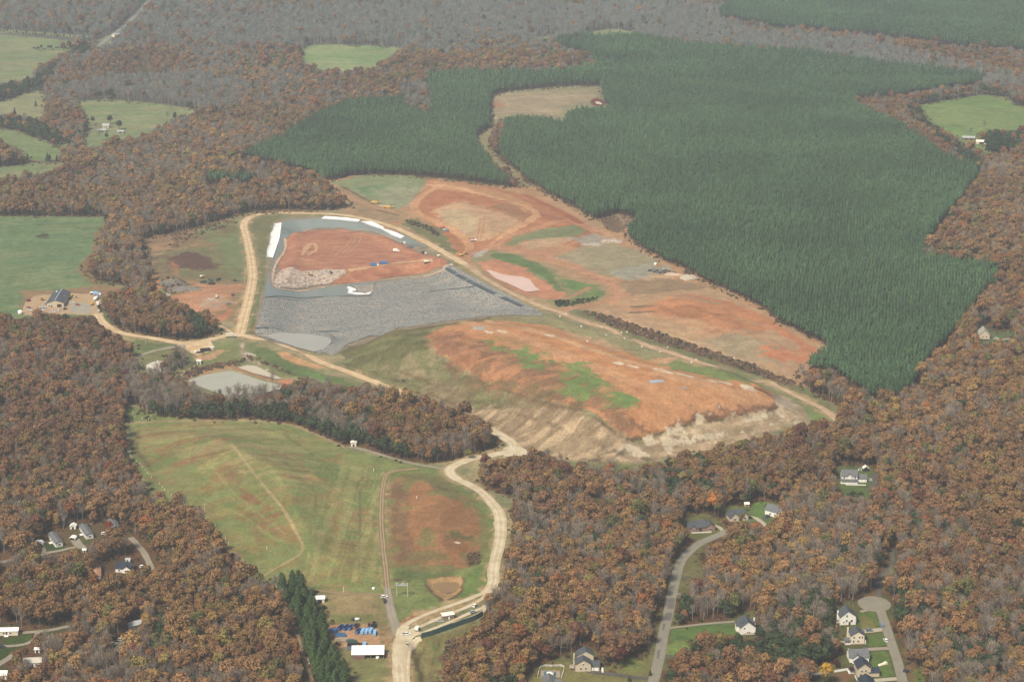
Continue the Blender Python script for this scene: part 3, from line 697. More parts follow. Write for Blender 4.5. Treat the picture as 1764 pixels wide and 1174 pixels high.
# roll-off yard and the ground round it
paint([(480, 1010), (548, 1016), (660, 1022), (668, 1045), (672, 1085), (680, 1230), (602, 1230), (604, 1170), (580, 1135), (560, 1070)], col(140, 132, 92), 2, 2)
paint([(560, 1022), (655, 1026), (650, 1062), (565, 1060)], col(166, 146, 106), 5, 4, .9)
paint([(560, 1058), (590, 1055), (650, 1058), (650, 1064), (575, 1072)], col(120, 126, 78), 3, 3, .8)
paint([(570, 1078), (605, 1074), (650, 1074), (654, 1115), (650, 1122), (600, 1118), (578, 1108)], col(192, 148, 116), 2, 2)
paint([(655, 1070), (672, 1080), (674, 1112), (660, 1112)], col(164, 130, 96), 2, 2, .9)
paint([(655, 1122), (675, 1112), (680, 1150), (672, 1145), (664, 1128)], col(190, 158, 122), 2, 2, .9)
paint([(602, 1130), (660, 1128), (680, 1150), (682, 1230), (604, 1230)], col(132, 134, 88), 2, 2, .8)
# low ground inside the exit loop
paint([(708, 1110), (735, 1098), (772, 1086), (815, 1072), (810, 1098), (785, 1110), (768, 1130), (765, 1230), (705, 1230), (703, 1140)], col(138, 130, 88), 2, 2)
paint([(745, 1110), (758, 1105), (762, 1140), (750, 1150)], col(116, 132, 80), 3, 3, .9)
paint([(770, 1100), (800, 1098), (800, 1230), (765, 1230), (762, 1140)], col(116, 92, 74), 3, 3, .95)
stroke([(706, 1174), (712, 1140), (735, 1105)], 2, col(120, 104, 76), 1, .7); stroke([(742, 1174), (745, 1140), (758, 1100)], 2, col(120, 104, 76), 1, .7)
# residential lots
paint(OPEN['house_a'], col(112, 112, 76), 2, 2)
paint([(905, 1240), (920, 1150), (985, 1140), (1052, 1156), (1060, 1143), (1097, 1129), (1123, 1124), (1118, 1240)], col(132, 126, 82), 3, 3)
paint([(1075, 1135), (1110, 1128), (1112, 1150), (1080, 1158)], col(120, 132, 78), 4, 3, .8)
paint([(1154, 1080), (1263, 1073), (1266, 1092), (1215, 1096), (1190, 1112), (1182, 1126), (1150, 1128)], col(98, 122, 72), 2, 2)
paint([(1150, 1105), (1188, 1103), (1180, 1126), (1148, 1128)], col(124, 142, 82), 2, 2)
paint([(1176, 950), (1200, 945), (1212, 970), (1200, 1000), (1180, 1018), (1166, 1018)], col(122, 116, 80), 3, 3)
paint(OPEN['house_b'], col(110, 112, 74), 2, 2); paint(OPEN['house_c'], col(106, 122, 74), 2, 2)
paint(OPEN['house_e'], col(96, 112, 68), 2, 2); paint(OPEN['house_f'], col(100, 112, 76), 2, 2)
paint([(1299, 864), (1319, 862), (1318, 900), (1300, 898)], col(108, 136, 78), 2, 1)
paint(OPEN['close'], col(96, 98, 66), 2, 2)
for q in ([(1478, 1054), (1506, 1052), (1515, 1075), (1516, 1082), (1480, 1085)], [(1492, 1094), (1520, 1090), (1527, 1112), (1492, 1114)], [(1496, 1122), (1530, 1119), (1543, 1164), (1508, 1168)], [(1562, 1152), (1592, 1150), (1600, 1240), (1565, 1240)]):
    paint(q, col(98, 118, 68), 1, .8)
paint([(1480, 1060), (1500, 1060), (1508, 1080), (1484, 1082)], col(136, 122, 80), 2, 2, .7)
paint([(1556, 1082), (1574, 1082), (1578, 1174), (1562, 1174)], col(128, 104, 78), 2, 2, .9)
paint([(1474, 1030), (1508, 1016), (1524, 1010), (1532, 1024), (1510, 1028), (1484, 1036)], col(128, 100, 78), 3, 3, .8)
paint([(1425, 1156), (1470, 1158), (1480, 1240), (1420, 1240)], col(124, 94, 72), 3, 3, .8)
paint(OPEN['trailers'], col(104, 92, 68), 2, 2)
paint([(78, 935), (90, 930), (113, 940), (112, 946), (88, 950), (78, 944)], col(74, 92, 54), 1, 1); paint([(140, 930), (158, 928), (158, 938), (142, 936)], col(84, 94, 60), 1, 1)
paint(OPEN['trailer_lane'], col(112, 90, 68), 2, 2); paint(OPEN['blue_house'], col(100, 80, 62), 2, 2)
paint(OPEN['lawn_w'], col(84, 84, 58), 2, 2); paint([(8, 1098), (62, 1092), (56, 1102), (30, 1110), (8, 1110)], col(78, 96, 56), 1, 1)
paint([(0, 1118), (24, 1116), (20, 1128), (0, 1138)], col(70, 86, 52), 1, 1)
paint(OPEN['track_s'], col(120, 98, 76), 2, 2)

HAULS = [([(831, 1025), (850, 1000), (851, 976), (862, 925), (861, 889), (849, 868), (823, 843), (785, 824), (775, 812), (783, 802), (811, 791), (849, 784), (876, 776)], 12), ([(745, 699), (696, 678), (655, 662), (593, 638), (550, 622), (491, 597), (440, 583), (410, 578)], 13),
         ([(413, 572), (420, 546), (430, 507), (435, 474), (431, 438), (424, 405), (420, 387), (430, 375), (457, 368), (508, 367), (584, 370), (636, 379), (687, 395), (738, 420), (779, 443)], 14), ([(812, 462), (882, 505), (964, 538), (1061, 573), (1161, 609), (1238, 632), (1314, 657), (1378, 685), (1437, 718)], 12),
         ([(186, 562), (230, 578), (300, 589), (365, 584), (405, 577)], 11), ([(692, 1200), (688, 1130), (690, 1090), (720, 1068), (798, 1038)], 15), ([(667, 1012), (660, 940), (657, 874), (664, 820)], 7)]
for pts, w in HAULS:
    stroke(pts, w, col(196, 166, 126), 2.5, .75, (9, 5, 60, .72), .5)
    stroke(pts, w + 5, col(150, 134, 98), 2.5, .35, (12, 7, 20, .55, 58), .4)
for k, br in (('field_w', 14), ('pasture_a', 8), ('pasture_c', 4), ('pasture_d', 160), ('meadow_a', 3), ('field_e', 165)):
    paint(OPEN[k], col(150, 158, 112), 4, 2, .28, (400, 2.6, br, 0.5, 131, 1))
    paint(OPEN[k], col(92, 112, 72), 4, 2, .22, (300, 3.4, br, 0.4, 137, 1))
paint([(560, 790), (655, 815), (655, 1000), (520, 1000), (545, 900)], col(166, 160, 108), 4, 3, .5, (400, 2.2, 88, 0.5, 141, 1))
paint([(225, 735), (450, 724), (560, 790), (520, 850), (330, 790), (240, 770)], col(168, 158, 110), 6, 4, .5, (300, 3.5, 8, 0.5, 143, 1))
paint([(582, 612), (700, 570), (735, 600), (745, 620), (830, 660), (900, 700), (840, 720), (700, 680)], col(90, 98, 66), 4, 4, .5, (90, 4, 155, 0.4, 147, 1))
paint([(700, 640), (850, 665), (940, 690), (1010, 705), (1060, 742), (900, 760), (760, 695)], col(120, 100, 78), 4, 4, .5, (70, 3.2, 35, 0.42, 149, 1))
for pts in ([(745, 612), (800, 645), (870, 672), (940, 694), (1008, 712), (1058, 744)], [(690, 640), (760, 668), (850, 700), (960, 735), (1040, 770)], [(640, 640), (720, 668), (800, 705)]):
    stroke(pts, 2.2, col(104, 84, 66), 1.0, .6, (14, 8, 10, .8))
# hedges and tyre ruts need no geometry of their own; the mesh now becomes the ground
me = None
F = np.empty(((nr - 1) * (ncx - 1), 4), np.int32)
i0 = (np.arange(nr - 1)[:, None] * ncx + np.arange(ncx - 1)[None, :]).ravel()
F[:, 0] = i0; F[:, 1] = i0 + 1; F[:, 2] = i0 + 1 + ncx; F[:, 3] = i0 + ncx

gm = bpy.data.materials.new('land_cover'); gm.use_nodes = True
nt = gm.node_tree; b = nt.nodes['Principled BSDF']
b.inputs['Roughness'].default_value = 0.95; b.inputs['Specular IOR Level'].default_value = 0.1
at = nn(nt, 'ShaderNodeAttribute', attribute_name='cover')
geo = nn(nt, 'ShaderNodeNewGeometry')
prev = at.outputs['Color']
for sc, det, lo, hi in ((0.02, 4, 0.90, 1.10), (0.10, 7, 0.84, 1.16), (0.45, 6, 0.80, 1.20)):
    n = nn(nt, 'ShaderNodeTexNoise'); n.inputs['Scale'].default_value = sc; n.inputs['Detail'].default_value = det
    nt.links.new(geo.outputs['Position'], n.inputs['Vector'])
    mr = nn(nt, 'ShaderNodeMapRange'); mr.inputs['From Min'].default_value = .32; mr.inputs['From Max'].default_value = .68
    mr.inputs['To Min'].default_value = lo; mr.inputs['To Max'].default_value = hi
    nt.links.new(n.outputs[0], mr.inputs['Value'])
    vm = nn(nt, 'ShaderNodeVectorMath', operation='SCALE')
    nt.links.new(prev, vm.inputs[0]); nt.links.new(mr.outputs[0], vm.inputs['Scale']); prev = vm.outputs[0]
    last = n
nt.links.new(prev, b.inputs['Base Color'])
bp = nn(nt, 'ShaderNodeBump'); bp.inputs['Strength'].default_value = 0.5; bp.inputs['Distance'].default_value = 0.6
nt.links.new(last.outputs[0], bp.inputs['Height']); nt.links.new(bp.outputs[0], b.inputs['Normal'])
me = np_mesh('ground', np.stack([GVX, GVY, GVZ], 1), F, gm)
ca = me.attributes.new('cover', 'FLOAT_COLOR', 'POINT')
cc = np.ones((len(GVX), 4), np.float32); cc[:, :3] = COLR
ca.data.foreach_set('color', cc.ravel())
ground = link_mesh('ground', me); tag(ground, kind='structure')
# ------------------------------------------------------------------ sheets laid on the land: roads, water, liners
def drape(name, poly, m, up=0.15, step=4.0, flat=None, thick=0.0, jag=0.0, warpf=None):
    """fill a world outline with a fine triangle net lying on the land, or level when flat is given"""
    bd = []
    n = len(poly)
    for i in range(n):
        a = np.array(poly[i][:2]); c = np.array(poly[(i + 1) % n][:2]); k = max(1, int(np.linalg.norm(c - a) / step))
        for q in range(k): bd.append(a + (c - a) * q / k)
    if jag:
        nb = []
        for i, q in enumerate(bd):
            t = bd[(i + 1) % len(bd)] - bd[i - 1]; t = t / (np.linalg.norm(t) + 1e-6)
            s = jag * (float(fbm(np.array([q[0] / 6.0]), np.array([q[1] / 6.0]), 71, 3)[0]) - .5) * 2
            nb.append(q + np.array([t[1], -t[0]]) * s)
        bd = nb
    xs = [q[0] for q in bd]; yy = [q[1] for q in bd]
    X, Y = np.meshgrid(np.arange(min(xs) + step / 2, max(xs), step), np.arange(min(yy) + step / 2, max(yy), step))
    X = X.ravel(); Y = Y.ravel()
    if len(X):
        k = sdf(bd, X, Y) > step * 0.45; X = X[k]; Y = Y[k]
    pts = [Vector((float(q[0]), float(q[1]))) for q in bd] + [Vector((float(a), float(b_))) for a, b_ in zip(X, Y)]
    nb = len(bd)
    vo, eo, fo, *_ = delaunay_2d_cdt(pts, [(i, (i + 1) % nb) for i in range(nb)], [], 1, 1e-4)
    vx = np.array([q[0] for q in vo]); vy = np.array([q[1] for q in vo])
    vz = np.full(vx.shape, flat) if flat is not None else hgt(vx, vy) + up
    if warpf is not None: vz = vz + warpf(vx, vy)
    V = [(float(a), float(b_), float(c_)) for a, b_, c_ in zip(vx, vy, vz)]
    Fc = [tuple(f) for f in fo]
    if thick:
        nv = len(V); V2 = V + [(a, b_, c_ - thick) for a, b_, c_ in V]
        cnt = {}
        for f in Fc:
            for i in range(len(f)):
                e = (f[i], f[(i + 1) % len(f)]); cnt[e] = 1
        sides = [(e[0], e[1], e[1] + nv, e[0] + nv) for e in cnt if (e[1], e[0]) not in cnt]
        Fc = Fc + [tuple(i + nv for i in reversed(f)) for f in Fc] + sides; V = V2
    me = bpy.data.meshes.new(name); me.from_pydata(V, [], Fc); me.materials.append(m)
    for p in me.polygons: p.use_smooth = True
    me.validate(); me.update()
    return link_mesh(name, me)

ROAD_LINES = []
AREAS = []
HARD = []
def road(name, pts, wid, m, up=0.2, step=3.0, widths=None):
    line = smooth_line(W(pts), step)
    n = len(line)
    line = np.array(line)
    tan = np.gradient(line, axis=0); tan /= np.linalg.norm(tan, axis=1)[:, None] + 1e-9
    nor = np.stack([-tan[:, 1], tan[:, 0]], 1)
    ws = np.full(n, wid, float)
    if widths: ws = np.interp(np.linspace(0, 1, n), np.linspace(0, 1, len(widths)), widths)
    eL = 1 + .34 * (fbm(line[:, 0] / 7, line[:, 1] / 7, 61, 3) - .5); eR = 1 + .34 * (fbm(line[:, 0] / 7 + 40, line[:, 1] / 7, 64, 3) - .5)
    if m in HARD: eL = eL * 0 + 1; eR = eR * 0 + 1
    K = 7
    V = []; uv = []
    acc = np.concatenate([[0], np.cumsum(np.linalg.norm(np.diff(line, axis=0), axis=1))])
    for i in range(n):
        for k in range(K):
            s = (k / (K - 1) - .5)
            q = line[i] + nor[i] * ws[i] * s * (eL[i] if s < 0 else eR[i])
            V.append((q[0], q[1])); uv.append((k / (K - 1), acc[i] / 10.0))
    V = np.array(V); z = hgt(V[:, 0], V[:, 1]) + up
    F = [(i * K + k, i * K + k + 1, (i + 1) * K + k + 1, (i + 1) * K + k) for i in range(n - 1) for k in range(K - 1)]
    me = np_mesh(name, np.column_stack([V, z]), F, m)
    uvl = me.uv_layers.new(name='UVMap')
    li = np.empty(len(me.loops), np.int32); me.loops.foreach_get('vertex_index', li)
    uvl.data.foreach_set('uv', np.array(uv, np.float32)[li].ravel())
    ROAD_LINES.append((line, ws))
    return tag(link_mesh(name, me), kind='structure')

def road_mat(name, c, c2, tracks=0.25, edge=None, rough=0.95):
    """packed surface, wheel tracks across its width, soft worn edges and blotches"""
    m = bpy.data.materials.new(name); m.use_nodes = True
    nt = m.node_tree; b = nt.nodes['Principled BSDF']; b.inputs['Roughness'].default_value = rough; b.inputs['Specular IOR Level'].default_value = .15
    uvn = nn(nt, 'ShaderNodeUVMap'); sp = nn(nt, 'ShaderNodeSeparateXYZ'); nt.links.new(uvn.outputs[0], sp.inputs[0])
    w = nn(nt, 'ShaderNodeMath', operation='MULTIPLY'); nt.links.new(sp.outputs[0], w.inputs[0]); w.inputs[1].default_value = math.pi * 5
    sn = nn(nt, 'ShaderNodeMath', operation='SINE'); nt.links.new(w.outputs[0], sn.inputs[0])
    geo = nn(nt, 'ShaderNodeNewGeometry')
    n1 = nn(nt, 'ShaderNodeTexNoise'); n1.inputs['Scale'].default_value = .12; n1.inputs['Detail'].default_value = 6; nt.links.new(geo.outputs['Position'], n1.inputs['Vector'])
    n2 = nn(nt, 'ShaderNodeTexNoise'); n2.inputs['Scale'].default_value = 1.1; n2.inputs['Detail'].default_value = 4; nt.links.new(geo.outputs['Position'], n2.inputs['Vector'])
    a = nn(nt, 'ShaderNodeMath', operation='MULTIPLY_ADD'); nt.links.new(sn.outputs[0], a.inputs[0]); a.inputs[1].default_value = tracks; nt.links.new(n1.outputs[0], a.inputs[2])
    mr = nn(nt, 'ShaderNodeMapRange'); nt.links.new(a.outputs[0], mr.inputs['Value']); mr.inputs['From Min'].default_value = .3; mr.inputs['From Max'].default_value = .7
    mx = nn(nt, 'ShaderNodeMix', data_type='RGBA'); nt.links.new(mr.outputs[0], mx.inputs['Factor'])
    mx.inputs[6].default_value = (*c, 1); mx.inputs[7].default_value = (*c2, 1)
    m2 = nn(nt, 'ShaderNodeMapRange'); nt.links.new(n2.outputs[0], m2.inputs['Value']); m2.inputs['From Min'].default_value = .3; m2.inputs['From Max'].default_value = .7
    m2.inputs['To Min'].default_value = .88; m2.inputs['To Max'].default_value = 1.12
    vm = nn(nt, 'ShaderNodeVectorMath', operation='SCALE'); nt.links.new(mx.outputs[2], vm.inputs[0]); nt.links.new(m2.outputs[0], vm.inputs['Scale'])
    nt.links.new(vm.outputs[0], b.inputs['Base Color'])
    return m

M_HAUL = road_mat('packed_dirt', col(238, 214, 174), col(206, 172, 130), .14)
M_HAULP = road_mat('pale_gravel', col(236, 222, 190), col(206, 186, 150), .12)
M_BROWNR = road_mat('brown_dirt', col(218, 190, 156), col(184, 152, 120), .14)
M_TRACK = road_mat('two_track', col(186, 160, 128), col(140, 126, 92), .45)
M_GREY = road_mat('grey_gravel', col(176, 166, 148), col(160, 150, 132), .15)
M_ASPH = road_mat('worn_asphalt', col(162, 156, 140), col(150, 144, 128), .08)
M_ASPHD = road_mat('dark_asphalt', col(112, 110, 104), col(98, 96, 92), .08)
M_PATCH = road_mat('asphalt_patch', col(128, 126, 120), col(120, 118, 112), .05)
M_CONC = road_mat('concrete_drive', col(206, 196, 172), col(190, 180, 158), .04)

HARD += [M_ASPH, M_PATCH, M_CONC, M_ASPHD]
road('county_road', [(140, 105), (165, 83), (185, 68), (205, 52), (225, 35), (240, 20), (256, 2), (275, -22)], 9, road_mat('far_asphalt', col(158, 156, 150), col(146, 144, 138), .05), .6)
road('haul_road', [(692, 1230), (689, 1174), (687, 1140), (687, 1118), (690, 1100)], 8.5, M_HAULP, .30, widths=[8.5, 8.5, 8.5, 8, 8])
road('haul_road', [(831, 1025), (843, 1016), (850, 1000), (851, 976), (862, 925), (861, 889), (849, 868), (823, 843), (785, 824), (775, 812), (783, 802), (811, 791), (849, 784), (876, 776), (884, 766), (866, 752), (842, 739)], 8, M_HAULP, .28, widths=[7, 8, 8, 8.5, 9, 8.5, 8, 8, 8.5, 8, 8, 9, 9])
road('haul_road', [(846, 741), (800, 722), (745, 699), (696, 678), (655, 662), (593, 638), (550, 622), (491, 597), (440, 583), (422, 578), (405, 578)], 7.5, M_HAUL, .26)
road('haul_road', [(410, 580), (413, 572), (420, 546), (430, 507), (435, 474), (431, 438), (424, 405), (420, 387), (430, 375), (457, 368), (508, 367), (584, 370), (636, 379), (687, 395), (738, 420), (779, 443), (800, 455)], 9, M_HAUL, .24, widths=[11, 10, 10, 9.5, 9, 9, 8, 7.5, 8, 9, 10])
road('perimeter_road', [(790, 449), (812, 462), (831, 476), (882, 505), (933, 528), (964, 538), (1010, 556), (1061, 573), (1100, 587), (1161, 609), (1238, 632), (1314, 657), (1340, 666), (1378, 685), (1416, 703), (1436, 718), (1444, 730)], 7, M_BROWNR, .22, widths=[9, 7, 7, 7, 7, 7.5, 8, 6.5, 6.5, 7])
road('access_road', [(168, 540), (174, 552), (186, 562), (205, 572), (230, 578), (260, 582), (300, 589), (330, 591), (365, 584), (400, 576), (412, 578)], 7, M_HAUL, .22, widths=[10, 8, 7, 7, 7, 8, 9, 8, 7])
road('tank_road', [(318, 594), (300, 598), (270, 603), (245, 611), (226, 620), (216, 630)], 5, M_GREY, .20)
road('yard_track', [(404, 576), (390, 567), (376, 560)], 4.5, M_BROWNR, .18)
road('yard_track', [(424, 492), (400, 494), (375, 498), (345, 506)], 4.5, road_mat('clay_track', col(200, 144, 112), col(182, 126, 96), .2), .16)
road('hill_track', [(668, 1015), (664, 976), (660, 940), (657, 900), (657, 874), (659, 845), (664, 820), (676, 812), (695, 809), (721, 807)], 4.6, M_TRACK, .22)
road('hill_track', [(766, 808), (745, 804), (720, 800), (690, 793), (640, 778), (610, 771), (598, 771)], 3.4, M_GREY, .18)
road('gate_road', [(684, 1095), (680, 1075), (674, 1055), (670, 1035), (667, 1012)], 6.0, M_GREY, .24, widths=[4.5, 6.5, 6, 5.5, 4.5])
road('shed_track', [(668, 1024), (650, 1023), (600, 1022), (560, 1018), (522, 1013)], 2.8, M_TRACK, .16)
road('shed_track', [(600, 1023), (580, 1026), (560, 1032)], 2.6, M_TRACK, .14)
# lanes over the scales
road('scale_lane', [(687, 1095), (698, 1077), (722, 1063), (747, 1053), (798, 1035), (835, 1020)], 3.8, M_HAULP, .20)
road('scale_lane', [(688, 1100), (702, 1088), (734, 1074), (772, 1058), (811, 1042), (837, 1026)], 3.2, M_HAULP, .16)
road('scale_lane', [(690, 1108), (700, 1098), (729, 1089), (772, 1072), (803, 1058), (834, 1044), (840, 1030)], 3.0, M_HAULP, .12)
road('scale_lane', [(780, 1073), (811, 1063), (832, 1052), (838, 1038)], 2.4, M_HAULP, .10)
road('exit_lane', [(725, 1098), (714, 1105), (704, 1118), (700, 1140), (700, 1174), (703, 1230)], 4.5, M_HAULP, .14)
road('street', [(1116, 1200), (1127, 1168), (1136, 1130), (1143, 1091), (1151, 1058), (1157, 1027), (1164, 997), (1171, 971), (1184, 953), (1202, 938), (1220, 929), (1242, 920), (1256, 914), (1290, 912), (1312, 905)], 7.0, M_ASPH, .25)
for q in ([(1155, 1048), (1158, 1030)], [(1150, 1068), (1153, 1055)], [(1142, 1085), (1144, 1074)], [(1133, 1134), (1135, 1119)]):
    road('asphalt_patch', q, 4.2 if q[0][0] > 1149 else 1.6, M_PATCH, .27)
road('street', [(1560, 1210), (1556, 1180), (1547, 1142), (1536, 1109), (1526, 1078), (1517, 1052)], 6.4, M_ASPH, .25)
bulb = P(1506, 1040)
AREAS.append([(bulb[0] + 13 * math.cos(t), bulb[1] + 14 * math.sin(t)) for t in np.linspace(0, 6.283, 17)[:-1]])
drape('turning_circle', [(bulb[0] + 11 * math.cos(t), bulb[1] + 12 * math.sin(t)) for t in np.linspace(0, 2 * math.pi, 26)[:-1]], M_ASPH, .23, 3.0)['kind'] = 'structure'
road('wood_lane', [(1515, 1030), (1514, 1010), (1517, 993), (1525, 981), (1536, 972), (1537, 945)], 3.2, M_ASPHD, .2)
road('driveway', [(1154, 1081), (1180, 1078), (1225, 1073), (1266, 1070)], 2.6, M_GREY, .15)
road('driveway', [(1158, 1024), (1172, 1022)], 2.6, M_GREY, .15)
road('driveway', [(1164, 996), (1190, 993)], 2.8, M_ASPHD, .15)
road('driveway', [(1143, 1128), (1165, 1130), (1182, 1131)], 2.8, M_ASPHD, .15)
road('driveway', [(1124, 1168), (1090, 1166), (1050, 1160), (1028, 1158), (1008, 1154)], 4.2, M_ASPHD, .15)
road('driveway', [(1246, 916), (1240, 908), (1230, 905)], 3.0, M_CONC, .15)
road('driveway', [(1322, 907), (1312, 899), (1302, 892), (1291, 890)], 4.0, M_CONC, .15)
road('driveway', [(1326, 878), (1322, 888), (1318, 895)], 5.0, M_ASPHD, .13)
road('driveway', [(1505, 815), (1506, 830), (1500, 845)], 5.0, M_ASPHD, .15)
road('driveway', [(1716, 586), (1726, 585), (1740, 583)], 5.0, M_GREY, .15)
road('driveway', [(1482, 1053), (1496, 1050), (1506, 1050)], 3.2, M_GREY, .15)
road('driveway', [(1484, 1087), (1500, 1086), (1522, 1083)], 4.8, M_CONC, .15)
road('driveway', [(1492, 1118), (1510, 1117), (1530, 1116)], 4.0, M_GREY, .15)
road('driveway', [(1500, 1172), (1525, 1170), (1548, 1168)], 4.2, M_CONC, .15)
road('lane', [(-40, 972), (5, 967), (26, 963)], 4.5, M_GREY, .15)
road('lane', [(70, 955), (85, 951), (108, 947), (124, 943), (140, 942)], 3.4, M_GREY, .15)
road('driveway', [(69, 934), (70, 944), (72, 956)], 6.5, M_GREY, .17)
road('driveway', [(128, 928), (134, 936), (142, 944)], 6.5, M_GREY, .17)
road('lane', [(225, 925), (239, 941), (246, 949), (253, 961), (259, 974), (264, 984), (266, 996)], 4.6, M_GREY, .15)
road('lane', [(-30, 1096), (0, 1093), (30, 1090), (66, 1087), (90, 1084), (118, 1078)], 3.8, M_GREY, .15)
road('lane', [(66, 1088), (58, 1100), (46, 1108), (20, 1112), (-30, 1112)], 3.2, M_GREY, .17)
road('lane', [(-30, 1158), (0, 1142), (14, 1134), (24, 1126)], 4.8, M_GREY, .15)
road('lane', [(200, 1122), (207, 1108), (216, 1098), (226, 1084), (240, 1072)], 4.4, M_GREY, .15)
road('wood_track', [(510, 1085), (517, 1110), (526, 1140), (538, 1174), (545, 1200)], 2.6, M_TRACK, .15)

def gravel_area(name, pts, m, up=.13, jag=1.0):
    AREAS.append(W(pts)); o = drape(name, W(pts), m, up, 3.0, jag=jag); o['kind'] = 'structure'; return o
gravel_area('yard', [(36, 541), (44, 520), (60, 509), (108, 505), (160, 506), (172, 510), (174, 522), (170, 545), (160, 543), (118, 541), (60, 545)], road_mat('yard_gravel', col(200, 174, 138), col(186, 156, 122), 0))
gravel_area('yard_slab', [(120, 522), (142, 521), (158, 524), (158, 540), (121, 538)], road_mat('yard_grey', col(184, 176, 160), col(170, 162, 146), 0), .17)
gravel_area('truck_apron', [(304, 594), (330, 588), (362, 586), (370, 598), (366, 604), (340, 612), (326, 606)], M_HAUL, .16)
gravel_area('gate_apron', [(677, 1142), (680, 1112), (682, 1092), (684, 1083), (692, 1076), (702, 1074), (706, 1080), (704, 1088), (722, 1084), (722, 1092), (710, 1099), (704, 1112), (700, 1128), (700, 1145)], M_HAULP, .34)
gravel_area('haul_apron', [(866, 772), (886, 762), (908, 776), (912, 783), (890, 786), (868, 786)], M_HAULP, .2)

# water
def water_mat(name, c, rough=0.12):
    m = mat(name, c, rough, .05, .05, 0, 0.0, .5)
    return m
def grow(poly, d):
    cx = sum(q[0] for q in poly) / len(poly); cy = sum(q[1] for q in poly) / len(poly)
    return [(q[0] + (q[0] - cx) / math.hypot(q[0] - cx, q[1] - cy) * d, q[1] + (q[1] - cy) / math.hypot(q[0] - cx, q[1] - cy) * d) for q in poly]
for name, key, poly, c, r in (('pond_water', 'lake', LAKE, col(196, 192, 170), .16), ('pond_water', 'settle', SETTLE, col(226, 212, 184), .3), ('pond_water', 'pink', PINK, col(240, 206, 188), .4),
                              ('pond_water', 'brown', BROWN, col(158, 128, 88), .4), ('pond_water', 'sump', SUMP, col(186, 182, 168), .3),
                              ('pond_water', 'sand', [(1024, 174), (1031, 173), (1038, 177), (1036, 180), (1028, 179)], col(240, 222, 200), .4)):
    o = drape(name, grow(W(poly), .6), water_mat(key + '_water', c, r), flat=PONDS[key] + (.2 if key == 'sump' else 0), step=6.0, jag=.8); o['kind'] = 'structure'

